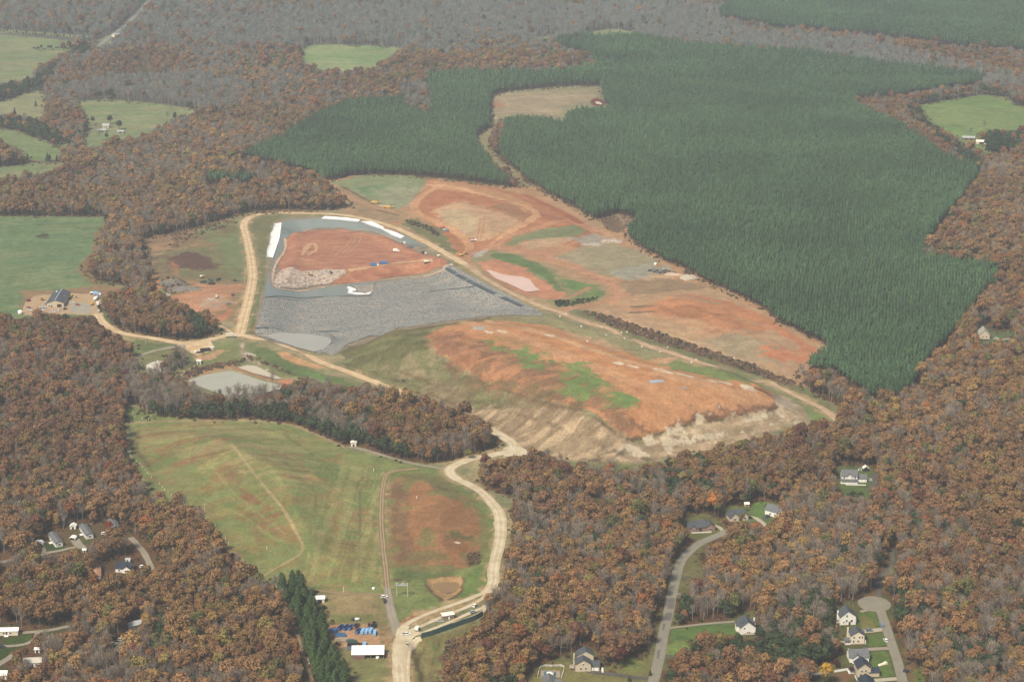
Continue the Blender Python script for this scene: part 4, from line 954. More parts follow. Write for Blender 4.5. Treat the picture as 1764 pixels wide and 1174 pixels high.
# ------------------------------------------------------------------ the lined cell
def liner_mat(name, c, c2, dots=False):
    m = bpy.data.materials.new(name); m.use_nodes = True
    nt = m.node_tree; b = nt.nodes['Principled BSDF']; b.inputs['Roughness'].default_value = .55; b.inputs['Specular IOR Level'].default_value = .35
    geo = nn(nt, 'ShaderNodeNewGeometry')
    mp = nn(nt, 'ShaderNodeMapping'); mp.inputs['Rotation'].default_value = (0, 0, R(-12)); nt.links.new(geo.outputs['Position'], mp.inputs['Vector'])
    st = nn(nt, 'ShaderNodeMapping'); st.inputs['Scale'].default_value = (.05, .01, 0) if not dots else (.02, .06, 0); nt.links.new(mp.outputs[0], st.inputs['Vector'])
    n1 = nn(nt, 'ShaderNodeTexNoise'); n1.inputs['Scale'].default_value = 1; n1.inputs['Detail'].default_value = 6; nt.links.new(st.outputs[0], n1.inputs['Vector'])
    mr = nn(nt, 'ShaderNodeMapRange'); nt.links.new(n1.outputs[0], mr.inputs['Value']); mr.inputs['From Min'].default_value = .35; mr.inputs['From Max'].default_value = .65
    mx = nn(nt, 'ShaderNodeMix', data_type='RGBA'); nt.links.new(mr.outputs[0], mx.inputs['Factor']); mx.inputs[6].default_value = (*c, 1); mx.inputs[7].default_value = (*c2, 1)
    out = mx.outputs[2]
    if dots:
        # rows of small ballast bags: a dark mark every few metres, shifted row by row
        ms = nn(nt, 'ShaderNodeMapping'); ms.inputs['Scale'].default_value = (.42, .26, 0); nt.links.new(mp.outputs[0], ms.inputs['Vector'])
        br = nn(nt, 'ShaderNodeTexVoronoi'); br.inputs['Scale'].default_value = 1.0; br.inputs['Randomness'].default_value = .38; nt.links.new(ms.outputs[0], br.inputs['Vector'])
        rb = nn(nt, 'ShaderNodeMapRange'); nt.links.new(br.outputs['Distance'], rb.inputs['Value']); rb.inputs['From Min'].default_value = .22; rb.inputs['From Max'].default_value = .5; rb.inputs['To Min'].default_value = 1; rb.inputs['To Max'].default_value = 0
        m3 = nn(nt, 'ShaderNodeMix', data_type='RGBA'); nt.links.new(rb.outputs[0], m3.inputs['Factor'])
        nt.links.new(out, m3.inputs[6]); sc = nn(nt, 'ShaderNodeVectorMath', operation='SCALE'); sc.inputs['Scale'].default_value = .32; nt.links.new(out, sc.inputs[0]); nt.links.new(sc.outputs[0], m3.inputs[7])
        out = m3.outputs[2]
        bk = nn(nt, 'ShaderNodeTexBrick'); bk.inputs['Scale'].default_value = 1.0; bk.offset = .0; bk.inputs['Brick Width'].default_value = 4.6; bk.inputs['Row Height'].default_value = 7.5; bk.inputs['Mortar Size'].default_value = .5; bk.inputs['Mortar Smooth'].default_value = .8
        nt.links.new(mp.outputs[0], bk.inputs['Vector']); m5 = nn(nt, 'ShaderNodeMix', data_type='RGBA'); bf = nn(nt, 'ShaderNodeMath', operation='MULTIPLY'); nt.links.new(bk.outputs['Fac'], bf.inputs[0]); bf.inputs[1].default_value = .18
        nt.links.new(bf.outputs[0], m5.inputs['Factor']); nt.links.new(out, m5.inputs[6]); m5.inputs[7].default_value = (*col(104, 112, 114), 1); out = m5.outputs[2]
        # silt streaks
        s2 = nn(nt, 'ShaderNodeMapping'); s2.inputs['Scale'].default_value = (.07, .16, 0); nt.links.new(geo.outputs['Position'], s2.inputs['Vector'])
        n2 = nn(nt, 'ShaderNodeTexNoise'); n2.inputs['Scale'].default_value = 1; n2.inputs['Detail'].default_value = 5; nt.links.new(s2.outputs[0], n2.inputs['Vector'])
        r2 = nn(nt, 'ShaderNodeMapRange'); nt.links.new(n2.outputs[0], r2.inputs['Value']); r2.inputs['From Min'].default_value = .56; r2.inputs['From Max'].default_value = .68; r2.inputs['To Max'].default_value = .75
        m4 = nn(nt, 'ShaderNodeMix', data_type='RGBA'); nt.links.new(r2.outputs[0], m4.inputs['Factor']); nt.links.new(out, m4.inputs[6]); m4.inputs[7].default_value = (*col(196, 172, 148), 1)
        out = m4.outputs[2]
    nt.links.new(out, b.inputs['Base Color'])
    return m
LINER_N = [(497, 378), (555, 375), (640, 386), (690, 402), (740, 428), (700, 420), (660, 405), (620, 396), (575, 394), (530, 396), (500, 404), (488, 412), (492, 430), (478, 455), (470, 475), (476, 492), (500, 500), (560, 494), (632, 486), (646, 487), (642, 508), (560, 510), (455, 512), (458, 490), (468, 460), (478, 425), (486, 385)]
o = drape('landfill_liner', W(LINER_N), liner_mat('blue_grey_liner', col(136, 146, 142), col(146, 154, 148)), .25, 4.0)
tag(o, 'smooth blue grey liner strip wrapped round the red dirt fill', 'landfill liner')
LINER_S = [(455, 513), (560, 511), (642, 509), (648, 487), (700, 480), (760, 470), (768, 458), (778, 457), (800, 470), (860, 500), (930, 536), (935, 544), (890, 543), (850, 544), (780, 551), (700, 564), (640, 578), (600, 592), (585, 604), (574, 614), (540, 604), (500, 596), (440, 573), (446, 545)]
wr = lambda x, y: 0.35 * sstep(.55, .75, fbm(x / 30 + y / 60, y / 7.0, 88, 2))
o = drape('landfill_liner', W(LINER_S), liner_mat('ballasted_liner', col(160, 160, 152), col(174, 171, 160), True), .3, 3.2, warpf=wr)
tag(o, 'wide grey liner sheet dotted with rows of ballast bags, sloping to the pale sump', 'landfill liner')
def belt(name, pts, wid, m, label, cat, group=None, up=.45):
    line = np.array(smooth_line(W(pts), 5.0)); tan = np.gradient(line, axis=0); tan /= np.linalg.norm(tan, axis=1)[:, None]
    nor = np.stack([-tan[:, 1], tan[:, 0]], 1)
    poly = [tuple(a + b_ * wid / 2) for a, b_ in zip(line, nor)] + [tuple(a - b_ * wid / 2) for a, b_ in zip(line[::-1], nor[::-1])]
    o = drape(name, poly, m, up, 4.0, thick=.5)
    return tag(o, label, cat, group)
M_FOLD = mat('liner_fold', col(92, 102, 106), .6, .1, .3)
belt('liner_seam', [(440, 566), (480, 568), (560, 571), (600, 572), (630, 573)], 2.4, M_FOLD, 'dark raised berm in the liner along the top of the pale sump', 'liner berm', up=.55)
belt('liner_seam', [(456, 513), (500, 512), (560, 511), (640, 510)], 1.8, M_FOLD, 'dark seam where the smooth liner meets the bag covered liner', 'liner seam', up=.55)
belt('liner_seam', [(727, 506), (760, 500), (800, 496), (830, 492)], 1.8, M_FOLD, 'dark crease across the upper slope of the bag covered liner', 'liner seam', up=.6)
belt('liner_seam', [(770, 462), (800, 480), (850, 505), (900, 528)], 4.5, M_FOLD, 'dark loose liner edge bunched below the road at the upper slope', 'liner seam', up=.6)

M_FILL = bpy.data.materials.new('red_fill'); M_FILL.use_nodes = True
nt = M_FILL.node_tree; b = nt.nodes['Principled BSDF']; b.inputs['Roughness'].default_value = .95
geo = nn(nt, 'ShaderNodeNewGeometry'); mp = nn(nt, 'ShaderNodeMapping'); mp.inputs['Scale'].default_value = (.018, .045, .05); mp.inputs['Rotation'].default_value = (0, 0, R(-8)); nt.links.new(geo.outputs['Position'], mp.inputs['Vector'])
n1 = nn(nt, 'ShaderNodeTexNoise'); n1.inputs['Scale'].default_value = 1.6; n1.inputs['Detail'].default_value = 9; n1.inputs['Roughness'].default_value = .65; n1.inputs['Distortion'].default_value = .6; nt.links.new(mp.outputs[0], n1.inputs['Vector'])
cr = nn(nt, 'ShaderNodeValToRGB'); nt.links.new(n1.outputs[0], cr.inputs[0])
cr.color_ramp.elements[0].position = .36; cr.color_ramp.elements[0].color = (*col(158, 100, 78), 1)
cr.color_ramp.elements[1].position = .66; cr.color_ramp.elements[1].color = (*col(198, 138, 104), 1)
e = cr.color_ramp.elements.new(.5); e.color = (*col(180, 118, 90), 1)
n2 = nn(nt, 'ShaderNodeTexNoise'); n2.inputs['Scale'].default_value = .22; n2.inputs['Detail'].default_value = 8; n2.inputs['Roughness'].default_value = .7; nt.links.new(geo.outputs['Position'], n2.inputs['Vector'])
mr = nn(nt, 'ShaderNodeMapRange'); mr.inputs['From Min'].default_value = .3; mr.inputs['From Max'].default_value = .7; mr.inputs['To Min'].default_value = .72; mr.inputs['To Max'].default_value = 1.28; nt.links.new(n2.outputs[0], mr.inputs['Value'])
vm = nn(nt, 'ShaderNodeVectorMath', operation='SCALE'); nt.links.new(cr.outputs[0], vm.inputs[0]); nt.links.new(mr.outputs[0], vm.inputs['Scale'])
nt.links.new(vm.outputs[0], b.inputs['Base Color'])
FILLR = [(487, 414), (500, 406), (530, 398), (575, 396), (620, 398), (660, 407), (700, 422), (740, 440), (772, 452), (766, 461), (740, 468), (700, 474), (660, 480), (620, 487), (572, 489), (575, 482), (600, 470), (560, 465), (520, 468), (492, 470), (478, 462), (484, 445), (494, 430)]
o = drape('fill_dirt', W(FILLR), M_FILL, .45, 3.0, jag=1.5); tag(o, kind='structure')
TRASH = [(474, 476), (484, 466), (520, 468), (560, 465), (600, 468), (590, 476), (572, 488), (540, 493), (505, 497), (480, 496), (470, 488)]
M_TRASH = mat('tipped_waste', col(196, 176, 158), .9, .55, .35, bump=.6)
wr2 = lambda x, y: 1.6 * (fbm(x / 3.0, y / 3.0, 93, 3) - .3)
o = drape('waste_heap', W(TRASH), M_TRASH, .6, 1.6, jag=2.0, warpf=wr2, thick=1.0); tag(o, 'pale spread of tipped rubbish at the lower left of the red fill', 'rubbish heap')
# pale bag edging round the fill
M_EDGE = mat('pale_edging', col(204, 178, 154), .9, .35, .6)
def edging(pts, wid=2.2):
    line = np.array(smooth_line(W(pts), 3.0)); tan = np.gradient(line, axis=0); tan /= np.linalg.norm(tan, axis=1)[:, None]
    nor = np.stack([-tan[:, 1], tan[:, 0]], 1); jj = .35 + 1.3 * vnoise(line[:, 0] / 4, line[:, 1] / 4, 12)
    return [tuple(a + b_ * wid / 2 * j) for a, b_, j in zip(line, nor, jj)] + [tuple(a - b_ * wid / 2 * j) for a, b_, j in zip(line[::-1], nor[::-1], jj[::-1])]
for pts, w, lb in (([(500, 404), (530, 396), (575, 393), (620, 396), (660, 405), (700, 420)], 1.2, 'pale gravel edging along the upper rim of the red fill'),
                   ([(490, 412), (490, 430), (476, 452), (469, 475), (474, 494), (505, 501), (560, 495)], 3.6, 'broad pale edging down the left rim of the red fill'),
                   ([(560, 494), (632, 486), (700, 479), (760, 468), (764, 460), (780, 456)], 2.2, 'pale edging between the red fill and the bag covered liner')):
    o = drape('fill_edging', edging(pts, w), M_EDGE, .62, 3.0, thick=.5); tag(o, lb, 'edging')
for pts, w in (([(577, 441), (600, 420), (606, 410)], 1.0), ([(588, 439), (607, 420), (613, 408)], 1.0), ([(597, 438), (617, 420), (622, 408)], 1.0), ([(520, 440), (530, 425), (540, 420), (545, 430), (530, 440)], 4.5), ([(600, 466), (650, 459), (700, 452), (745, 447)], 5)):
    o = drape('wheel_tracks', edging(pts, w), mat('churned_clay', col(208, 160, 124), .95, .15, .4), .62, 2.5); tag(o, kind='structure')

# white geotextile panels pegged on the slopes
M_TEX = mat('white_geotextile', (.74, .72, .66), .9, .05, .4)
M_TEX.node_tree.nodes['Principled BSDF'].inputs['Sheen Weight'].default_value = .1
for pts, lb in (([(472, 386), (485, 384), (482, 410), (470, 445), (459, 443), (460, 430), (464, 420), (466, 402), (470, 396)], 'tall white textile panel on the left bank of the lined cell'),
                ([(552, 377), (560, 373), (600, 376), (620, 379), (618, 383), (590, 380), (556, 378)], 'long white textile strip at the top of the lined cell'),
                ([(620, 382), (640, 382), (662, 392), (658, 396), (640, 390)], 'white textile strip right of the narrow chute at the top of the cell'),
                ([(654, 393), (680, 400), (697, 408), (690, 412), (672, 405)], 'white textile strip nearest the vehicles above the red fill'),
                ([(597, 496), (600, 494), (612, 498), (614, 501), (606, 502), (606, 504), (630, 506), (640, 503), (636, 508), (612, 508), (598, 505), (600, 502)], 'crumpled white sheet lying on the liner below the red fill')):
    o = drape('textile_sheet', W(pts), M_TEX, .7, 3.0, thick=.25, jag=.4); tag(o, lb, 'textile sheet')
o = drape('waste_heap', W([(606, 493), (642, 491), (644, 503), (636, 505), (618, 505), (612, 498)]), mat('grey_waste', col(170, 160, 146), .9, .3, .4, bump=.5), .6, 2.0, jag=1, thick=.4); tag(o, 'small tan spread of waste beside the crumpled white sheet', 'rubbish heap')
# ------------------------------------------------------------------ tree shapes
def leaf_mat(name, instanced, rough=.9, default=None):
    m = bpy.data.materials.new(name); m.use_nodes = True
    nt = m.node_tree; b = nt.nodes['Principled BSDF']; b.inputs['Roughness'].default_value = rough; b.inputs['Specular IOR Level'].default_value = .1
    if instanced:
        a = nn(nt, 'ShaderNodeAttribute', attribute_name='tint', attribute_type='INSTANCER'); src = a.outputs['Color']
    else:
        a = nn(nt, 'ShaderNodeObjectInfo'); src = a.outputs['Color']
    v = nn(nt, 'ShaderNodeAttribute', attribute_name='leaf')
    vm = nn(nt, 'ShaderNodeVectorMath', operation='MULTIPLY'); nt.links.new(src, vm.inputs[0]); nt.links.new(v.outputs['Color'], vm.inputs[1])
    nt.links.new(vm.outputs[0], b.inputs['Base Color'])
    return m
M_LEAF_I = leaf_mat('leaves_far', True); M_LEAF_O = leaf_mat('leaves_near', False)
M_BARK = mat('bark', (.10, .085, .07), .95, .25, 2.0)
M_BARKP = mat('pale_bark', (.30, .27, .24), .95, .25, 2.0)

def quads(cen, nor, size, rg):
    """leaf clumps: one small bent quad each"""
    n = len(cen)
    r = rg.normal(size=(n, 3)); a = np.cross(nor, r); a /= np.linalg.norm(a, axis=1)[:, None] + 1e-9
    c = np.cross(nor, a)
    s = (size * (0.7 + 0.6 * rg.random(n)))[:, None] * .5
    k = 0.7 + 0.6 * rg.random((n, 1))
    V = np.stack([cen - a * s - c * s * k, cen + a * s - c * s * k, cen + a * s + c * s * k, cen - a * s + c * s * k], 1)
    V += rg.normal(size=V.shape) * s[:, None] * .22
    F = np.arange(n * 4).reshape(n, 4)
    return V.reshape(-1, 3), F

def leafcol(n, rg, v=.15, hue=.06):
    k = 1 + v * (rg.random((n, 1)) * 2 - 1)
    h = 1 + hue * (rg.random((n, 3)) * 2 - 1)
    c = np.ones((n, 4), np.float32); c[:, :3] = k * h
    return np.repeat(c, 4, axis=0)

def crown_round(seed, n=420, rx=4.2, hz=(5.5, 15.5), lobes=11, size=.95):
    rg = np.random.default_rng(seed)
    zc = (hz[0] + hz[1]) / 2; rz = (hz[1] - hz[0]) / 2
    L = []
    for i in range(lobes):
        a = rg.random() * 6.283; el = rg.uniform(-.35, 1.0); rr = rx * .62 * math.sqrt(max(0, 1 - (el * .9) ** 2)) * rg.uniform(.75, 1.1)
        L.append((rr * math.cos(a), rr * math.sin(a), zc + rz * .62 * el, rx * rg.uniform(.34, .60)))
    L.append((0, 0, zc + rz * .55, rx * .5))
    cen = []; nor = []
    per = n // len(L)
    for (x, y, z, r) in L:
        d = rg.normal(size=(per, 3)); d[:, 2] = d[:, 2] * .9 + .35; d /= np.linalg.norm(d, axis=1)[:, None]
        q = np.array([x, y, z]) + d * r * (0.72 + .34 * rg.random((per, 1))) * np.array([1, 1, .85])
        cen.append(q); nor.append(d + rg.normal(size=d.shape) * .38)
    cen = np.concatenate(cen); nor = np.concatenate(nor); nor /= np.linalg.norm(nor, axis=1)[:, None]
    V, F = quads(cen, nor, np.full(len(cen), size), rg)
    return V, F, leafcol(len(cen), rg), L

def tube_np(segs, nside=5):
    V = []; F = []
    for (p0, p1, r0, r1) in segs:
        p0 = np.array(p0, float); p1 = np.array(p1, float); d = p1 - p0; d /= np.linalg.norm(d) + 1e-9
        a = np.cross(d, [.3, .9, .1]); a /= np.linalg.norm(a); c = np.cross(d, a); b0 = len(V)
        for p, r in ((p0, r0), (p1, r1)):
            for i in range(nside):
                t = 2 * math.pi * i / nside; V.append(p + (a * math.cos(t) + c * math.sin(t)) * r)
        for i in range(nside):
            j = (i + 1) % nside; F.append((b0 + i, b0 + j, b0 + nside + j, b0 + nside + i))
    return np.array(V), np.array(F, np.int32)

def trunk_round(L, rg, top=9.0, r=.28):
    segs = [((0, 0, -1.2), (.1, .1, top * .5), r * 1.15, r * .8), ((.1, .1, top * .5), (0, 0, top + 2), r * .8, r * .3)]
    for (x, y, z, q) in L[:8]: segs.append(((0, 0, top * rg.uniform(.45, .8)), (x, y, z), r * .4, r * .12))
    return tube_np(segs, 5)

def bare(seed, h=15.0):
    rg = np.random.default_rng(seed)
    segs = [((0, 0, -1.2), (rg.uniform(-.3, .3), 0, h * .55), .24, .15), ((0, 0, h * .5), (rg.uniform(-.6, .6), rg.uniform(-.6, .6), h), .15, .04)]
    tw = []
    for i in range(15):
        z0 = h * rg.uniform(.3, .85); a = rg.random() * 6.283; ln = (h - z0) * rg.uniform(.5, .95); o = ln * rg.uniform(.3, .62)
        p1 = (o * math.cos(a), o * math.sin(a), z0 + ln * .85)
        segs.append(((0, 0, z0), p1, .10, .03))
        for k in range(26):
            t = rg.uniform(.35, 1.05); tw.append((p1[0] * t + rg.normal() * .75, p1[1] * t + rg.normal() * .75, z0 + ln * .85 * t + rg.normal() * .7))
    tw = np.array(tw)
    d = tw - np.array([0, 0, h * .45]); d /= np.linalg.norm(d, axis=1)[:, None] + 1e-9; d[:, 2] = abs(d[:, 2]) + .6
    up = d + rg.normal(size=d.shape) * .4; up /= np.linalg.norm(up, axis=1)[:, None]
    sd_ = np.cross(up, rg.normal(size=d.shape)); sd_ /= np.linalg.norm(sd_, axis=1)[:, None]
    ln = rg.uniform(.7, 1.5, (len(tw), 1)); wd = rg.uniform(.045, .11, (len(tw), 1))
    V = np.stack([tw - sd_ * wd, tw + sd_ * wd, tw + up * ln + sd_ * wd * .4, tw + up * ln - sd_ * wd * .4], 1).reshape(-1, 3)
    F = np.arange(len(tw) * 4).reshape(-1, 4)
    return (V, F, leafcol(len(tw), rg, .25, .06)), tube_np(segs, 4)

def pine(seed, h=14.0, rw=2.3, base=.42, n=150, size=.85, pointed=False):
    rg = np.random.default_rng(seed)
    t = rg.random(n) ** (.8)
    z = h * (base + (1 - base) * t)
    prof = (1 - t) ** (1.0 if pointed else .5) * (1 if pointed else np.clip(.55 + t * 1.6, 0, 1))
    a = rg.random(n) * 6.283; rr = rw * prof * (0.55 + .5 * rg.random(n)) * (1 + .25 * np.sin(a * 3 + seed))
    cen = np.stack([rr * np.cos(a), rr * np.sin(a), z], 1)
    nor = np.stack([np.cos(a), np.sin(a), .75 + .6 * t], 1) + rg.normal(size=(n, 3)) * .35
    nor /= np.linalg.norm(nor, axis=1)[:, None]
    V, F = quads(cen, nor, size * (1.15 - .5 * t), rg)
    return (V, F, leafcol(n, rg, .25, .08)), tube_np([((0, 0, -1.0), (0, 0, h * .5), .2, .14), ((0, 0, h * .5), (0, 0, h * .95), .14, .03)], 5)

def shrub(seed, n=70, r=1.5, h=1.8):
    rg = np.random.default_rng(seed)
    d = rg.normal(size=(n, 3)); d[:, 2] = abs(d[:, 2]); d /= np.linalg.norm(d, axis=1)[:, None]
    cen = d * np.array([r, r, h]) * (.6 + .45 * rg.random((n, 1)))
    nor = d + rg.normal(size=d.shape) * .5; nor /= np.linalg.norm(nor, axis=1)[:, None]
    V, F = quads(cen, nor, np.full(n, .75), rg)
    return (V, F, leafcol(n, rg, .3, .12)), tube_np([((0, 0, -.4), (0, 0, h * .6), .1, .04)], 4)

def crown_mesh(name, c, m):
    me = np_mesh(name, c[0], c[1], m, smooth=False)
    a = me.attributes.new('leaf', 'FLOAT_COLOR', 'POINT'); a.data.foreach_set('color', np.asarray(c[2], np.float32).ravel())
    return me

KINDS_T = {}
def kind(name, variants):
    KINDS_T[name] = variants          # list of (crown triple, trunk pair, crown material name, bark)
kind('oak', [(lambda c: ((c[0], c[1], c[2]), trunk_round(c[3], np.random.default_rng(s)), M_BARK))(crown_round(s, 820 if s % 2 else 700, 4.3 + .5 * (s % 3), (5.0 - (s % 3), 15.5 + (s % 4)), 10 + s % 5, .74)) for s in range(1, 9)])
kind('bare', [(lambda c: (c[0], c[1], M_BARKP))(bare(s, 13.5 + (s % 4))) for s in range(11, 17)])
kind('pine', [(lambda c: (c[0], c[1], M_BARK))(pine(s, 12 + (s % 3) * .6, 1.75 + .15 * (s % 3), .50, 130, .62)) for s in range(21, 27)])
kind('tall_pine', [(lambda c: (c[0], c[1], M_BARK))(pine(s, 16 + s % 3, 3.9, .12, 620, .9)) for s in range(31, 36)])
kind('evergreen', [(lambda c: ((c[0], c[1], c[2]), trunk_round(c[3], np.random.default_rng(s), 5.5), M_BARK))(crown_round(s, 440, 3.4, (1.5, 11.5 + s % 3), 12, .9)) for s in range(41, 45)])
kind('cedar', [(lambda c: (c[0], c[1], M_BARK))(pine(s, 8 + s % 3, 2.6, .03, 300, .9, True)) for s in range(51, 54)])
kind('shrub', [(lambda c: (c[0], c[1], M_BARK))(shrub(s)) for s in range(61, 65)])

# ------------------------------------------------------------------ what grows where
RW, RH, RM = 1764, 1174, 100
cls = np.zeros((RH + 2 * RM, RW + 2 * RM), np.uint8)      # survey map: 0 oak wood, 1 open, 2 pine, 3 bare, 4 evergreen, 5 mixed bare and oak, 6 oak wood gone reddish brown
def fill(pts, v):
    q = np.array(pts, float) + RM
    x0, x1 = max(int(q[:, 0].min()), 0), min(int(q[:, 0].max()) + 1, cls.shape[1] - 1); y0, y1 = max(int(q[:, 1].min()), 0), min(int(q[:, 1].max()) + 1, cls.shape[0] - 1)
    if x1 <= x0 or y1 <= y0: return
    X, Y = np.meshgrid(np.arange(x0, x1 + 1), np.arange(y0, y1 + 1))
    ins = np.zeros(X.shape, bool); n = len(q)
    for i in range(n):
        ax, ay = q[i]; bx, by = q[(i + 1) % n]
        if ay != by: ins ^= ((ay > Y) != (by > Y)) & (X < (bx - ax) * (Y - ay) / (by - ay) + ax)
    cls[y0:y1 + 1, x0:x1 + 1][ins] = v
def fill_line(pts, wpx, v):
    for i in range(len(pts) - 1):
        a = np.array(pts[i], float); b_ = np.array(pts[i + 1], float); d = b_ - a; n = np.array([-d[1], d[0]]) / (np.linalg.norm(d) + 1e-9) * wpx / 2
        fill([a + n, b_ + n, b_ - n, a - n], v)

fill([(-100, -100), (1864, -100), (1864, 60), (1000, 90), (560, 80), (515, 80), (260, 75), (170, 90), (0, 60), (-100, 55)], 5)
fill([(260, 40), (520, 20), (900, -20), (1250, 10), (1230, 30), (1300, 55), (1480, 70), (1620, 100), (1764, 130), (1764, 175), (1660, 165), (1560, 130), (1400, 92), (1200, 75), (1100, 62), (930, 72), (840, 62), (700, 85), (530, 78), (400, 75), (262, 60)], 3)
fill([(100, 150), (200, 130), (350, 125), (430, 150), (400, 185), (345, 192), (255, 180), (130, 175), (85, 155)], 3)
fill([(1230, 30), (1360, -100), (1864, -100), (1864, 100), (1764, 90), (1660, 82), (1500, 62), (1330, 48)], 2)
fill([(-100, 55), (0, 55), (110, 62), (160, 80), (150, 92), (60, 85), (118, 95), (95, 103), (70, 115), (55, 133), (-100, 150)], 4)
fill([(-100, 146), (0, 140), (60, 132), (80, 120), (95, 108), (84, 150), (40, 162), (-100, 180)], 4)
fill([(-100, 195), (70, 205), (120, 240), (105, 258), (50, 232), (-100, 215)], 4)
PINES = [[(930, 72), (1000, 62), (1100, 62), (1200, 80), (1390, 90), (1500, 108), (1700, 130), (1690, 145), (1560, 165), (1470, 172), (1500, 190), (1560, 215), (1620, 245), (1680, 285), (1690, 300), (1660, 340), (1620, 385), (1588, 432), (1650, 445), (1725, 452), (1720, 475), (1680, 525), (1640, 580), (1600, 620), (1580, 660), (1545, 690), (1500, 688), (1470, 665), (1440, 645), (1400, 640), (1385, 634), (1400, 600), (1300, 540), (1210, 500), (1100, 440), (1068, 405), (1095, 378), (1060, 368), (1020, 380), (925, 330), (890, 300), (855, 262), (870, 215), (840, 200), (850, 165), (735, 165), (728, 148), (740, 133), (790, 127), (960, 125), (1030, 115), (1010, 95)],
         [(395, 268), (480, 235), (545, 195), (600, 172), (700, 165), (735, 180), (850, 195), (835, 250), (850, 285), (900, 325), (800, 315), (640, 300), (560, 312), (540, 300), (450, 278)],
         [(350, 300), (440, 300), (560, 330), (560, 345), (440, 318), (360, 318)]]
for q in PINES: fill(q, 2)
fill([(735, 127), (850, 125), (855, 200), (740, 205)], 2)
fill([(690, 140), (724, 135), (738, 150), (742, 175), (738, 196), (715, 190), (698, 180)], 5)


fill([(1500, 170), (1560, 165), (1690, 145), (1764, 150), (1764, 180), (1600, 190), (1580, 200), (1560, 205)], 5)
fill([(1555, 175), (1585, 185), (1620, 225), (1680, 262), (1702, 285), (1690, 292), (1640, 262), (1590, 215)], 4)
fill([(1500, 190), (1530, 178), (1570, 190), (1600, 220), (1650, 262), (1660, 275), (1620, 260), (1560, 215)], 0)
fill([(1700, 220), (1764, 225), (1764, 250), (1720, 262), (1696, 245)], 4)
fill([(200, 440), (240, 425), (262, 470), (268, 520), (240, 540), (225, 500)], 5)
fill([(215, 640), (300, 640), (360, 668), (360, 700), (245, 710), (217, 690)], 3)
fill([(360, 668), (640, 680), (640, 730), (583, 745), (480, 710), (360, 700)], 5)
fill([(245, 695), (345, 692), (434, 690), (500, 700), (583, 732), (640, 742), (720, 772), (660, 786), (583, 768), (520, 736), (440, 725), (245, 720)], 4)
fill([(245, 600), (300, 598), (330, 615), (325, 640), (290, 650), (275, 640)], 4)
fill([(690, 790), (740, 760), (830, 740), (850, 750), (840, 775), (772, 797)], 5)
fill([(1070, 830), (1150, 800), (1180, 830), (1170, 890), (1110, 900)], 5)
fill([(880, 880), (1000, 880), (1050, 960), (960, 960)], 5)
fill([(1160, 1025), (1185, 1018), (1192, 1040), (1188, 1075), (1162, 1078)], 4)
fill([(1195, 1105), (1265, 1094), (1310, 1085), (1430, 1090), (1440, 1135), (1330, 1145), (1290, 1118), (1200, 1125)], 4)
fill([(1148, 1140), (1172, 1130), (1172, 1180), (1145, 1180)], 4)
fill([(1536, 1012), (1562, 1010), (1564, 1090), (1552, 1100), (1540, 1065)], 4)
fill([(1560, 1010), (1764, 960), (1864, 960), (1864, 1274), (1600, 1274), (1580, 1100)], 5)
fill([(1480, 840), (1600, 870), (1680, 900), (1640, 950), (1540, 940), (1460, 900)], 5)
fill([(1330, 1000), (1440, 1030), (1440, 1100), (1320, 1090)], 5)
fill([(475, 995), (500, 990), (520, 1003), (548, 1035), (566, 1080), (578, 1120), (582, 1138), (598, 1150), (607, 1174), (610, 1274), (560, 1274), (545, 1150), (525, 1110), (505, 1070), (485, 1030)], 7)
for k, q in OPEN.items(): fill(q, 1)
# islands of growth inside the open land
fill([(220, 500), (240, 492), (262, 505), (285, 512), (310, 522), (330, 540), (345, 548), (370, 562), (368, 574), (330, 580), (280, 578), (230, 568), (205, 562), (180, 545), (180, 515)], 0)
fill([(325, 535), (345, 548), (372, 560), (370, 575), (345, 580), (330, 575)], 4)
fill([(470, 297), (540, 315), (560, 320), (575, 342), (606, 357), (560, 360), (440, 362), (380, 375), (330, 360)], 0)
fill([(240, 640), (262, 636), (300, 650), (330, 660), (340, 668), (245, 660)], 5)
fill([(492, 664), (520, 655), (640, 668), (660, 662), (680, 676), (640, 700), (470, 690)], 5)
fill([(215, 626), (232, 612), (240, 625), (232, 650), (215, 660)], 3)
fill([(310, 600), (322, 604), (326, 618), (318, 636), (300, 640), (270, 642), (262, 636), (278, 624), (292, 612)], 5)

HT = {'oak': 16.5, 'bare': 15, 'pine': 14, 'tall_pine': 18, 'evergreen': 12.5, 'cedar': 9, 'shrub': 1.8}
def cls_at(px, py):
    xi = np.clip((px + RM).astype(int), 0, cls.shape[1] - 1); yi = np.clip((py + RM).astype(int), 0, cls.shape[0] - 1)
    return cls[yi, xi]

def grid_pts(y0, y1, sp, margin=.335):
    X = []; Y = []
    ny = int((y1 - y0) / sp)
    for j in range(ny):
        y = y0 + j * sp; hw = margin * y + 30; n = int(2 * hw / sp)
        X.append(-hw + (np.arange(n) + .5 * (j & 1)) * sp); Y.append(np.full(n, y))
    X = np.concatenate(X); Y = np.concatenate(Y)
    return X, Y

TREES = {k: [] for k in KINDS_T}    # lists of (x, y, z, scale, tint, px, py)
def road_clear(X, Y):
    ok = np.ones(len(X), bool)
    for line, ws in ROAD_LINES:
        x0, y0 = line.min(0) - 6; x1, y1 = line.max(0) + 6
        k = np.nonzero((X > x0) & (X < x1) & (Y > y0) & (Y < y1))[0]
        if len(k): ok[k] &= ldist(line[::3] if len(line) > 6 else line, X[k], Y[k]) > float(ws.mean()) / 2 + 1.2
    return ok

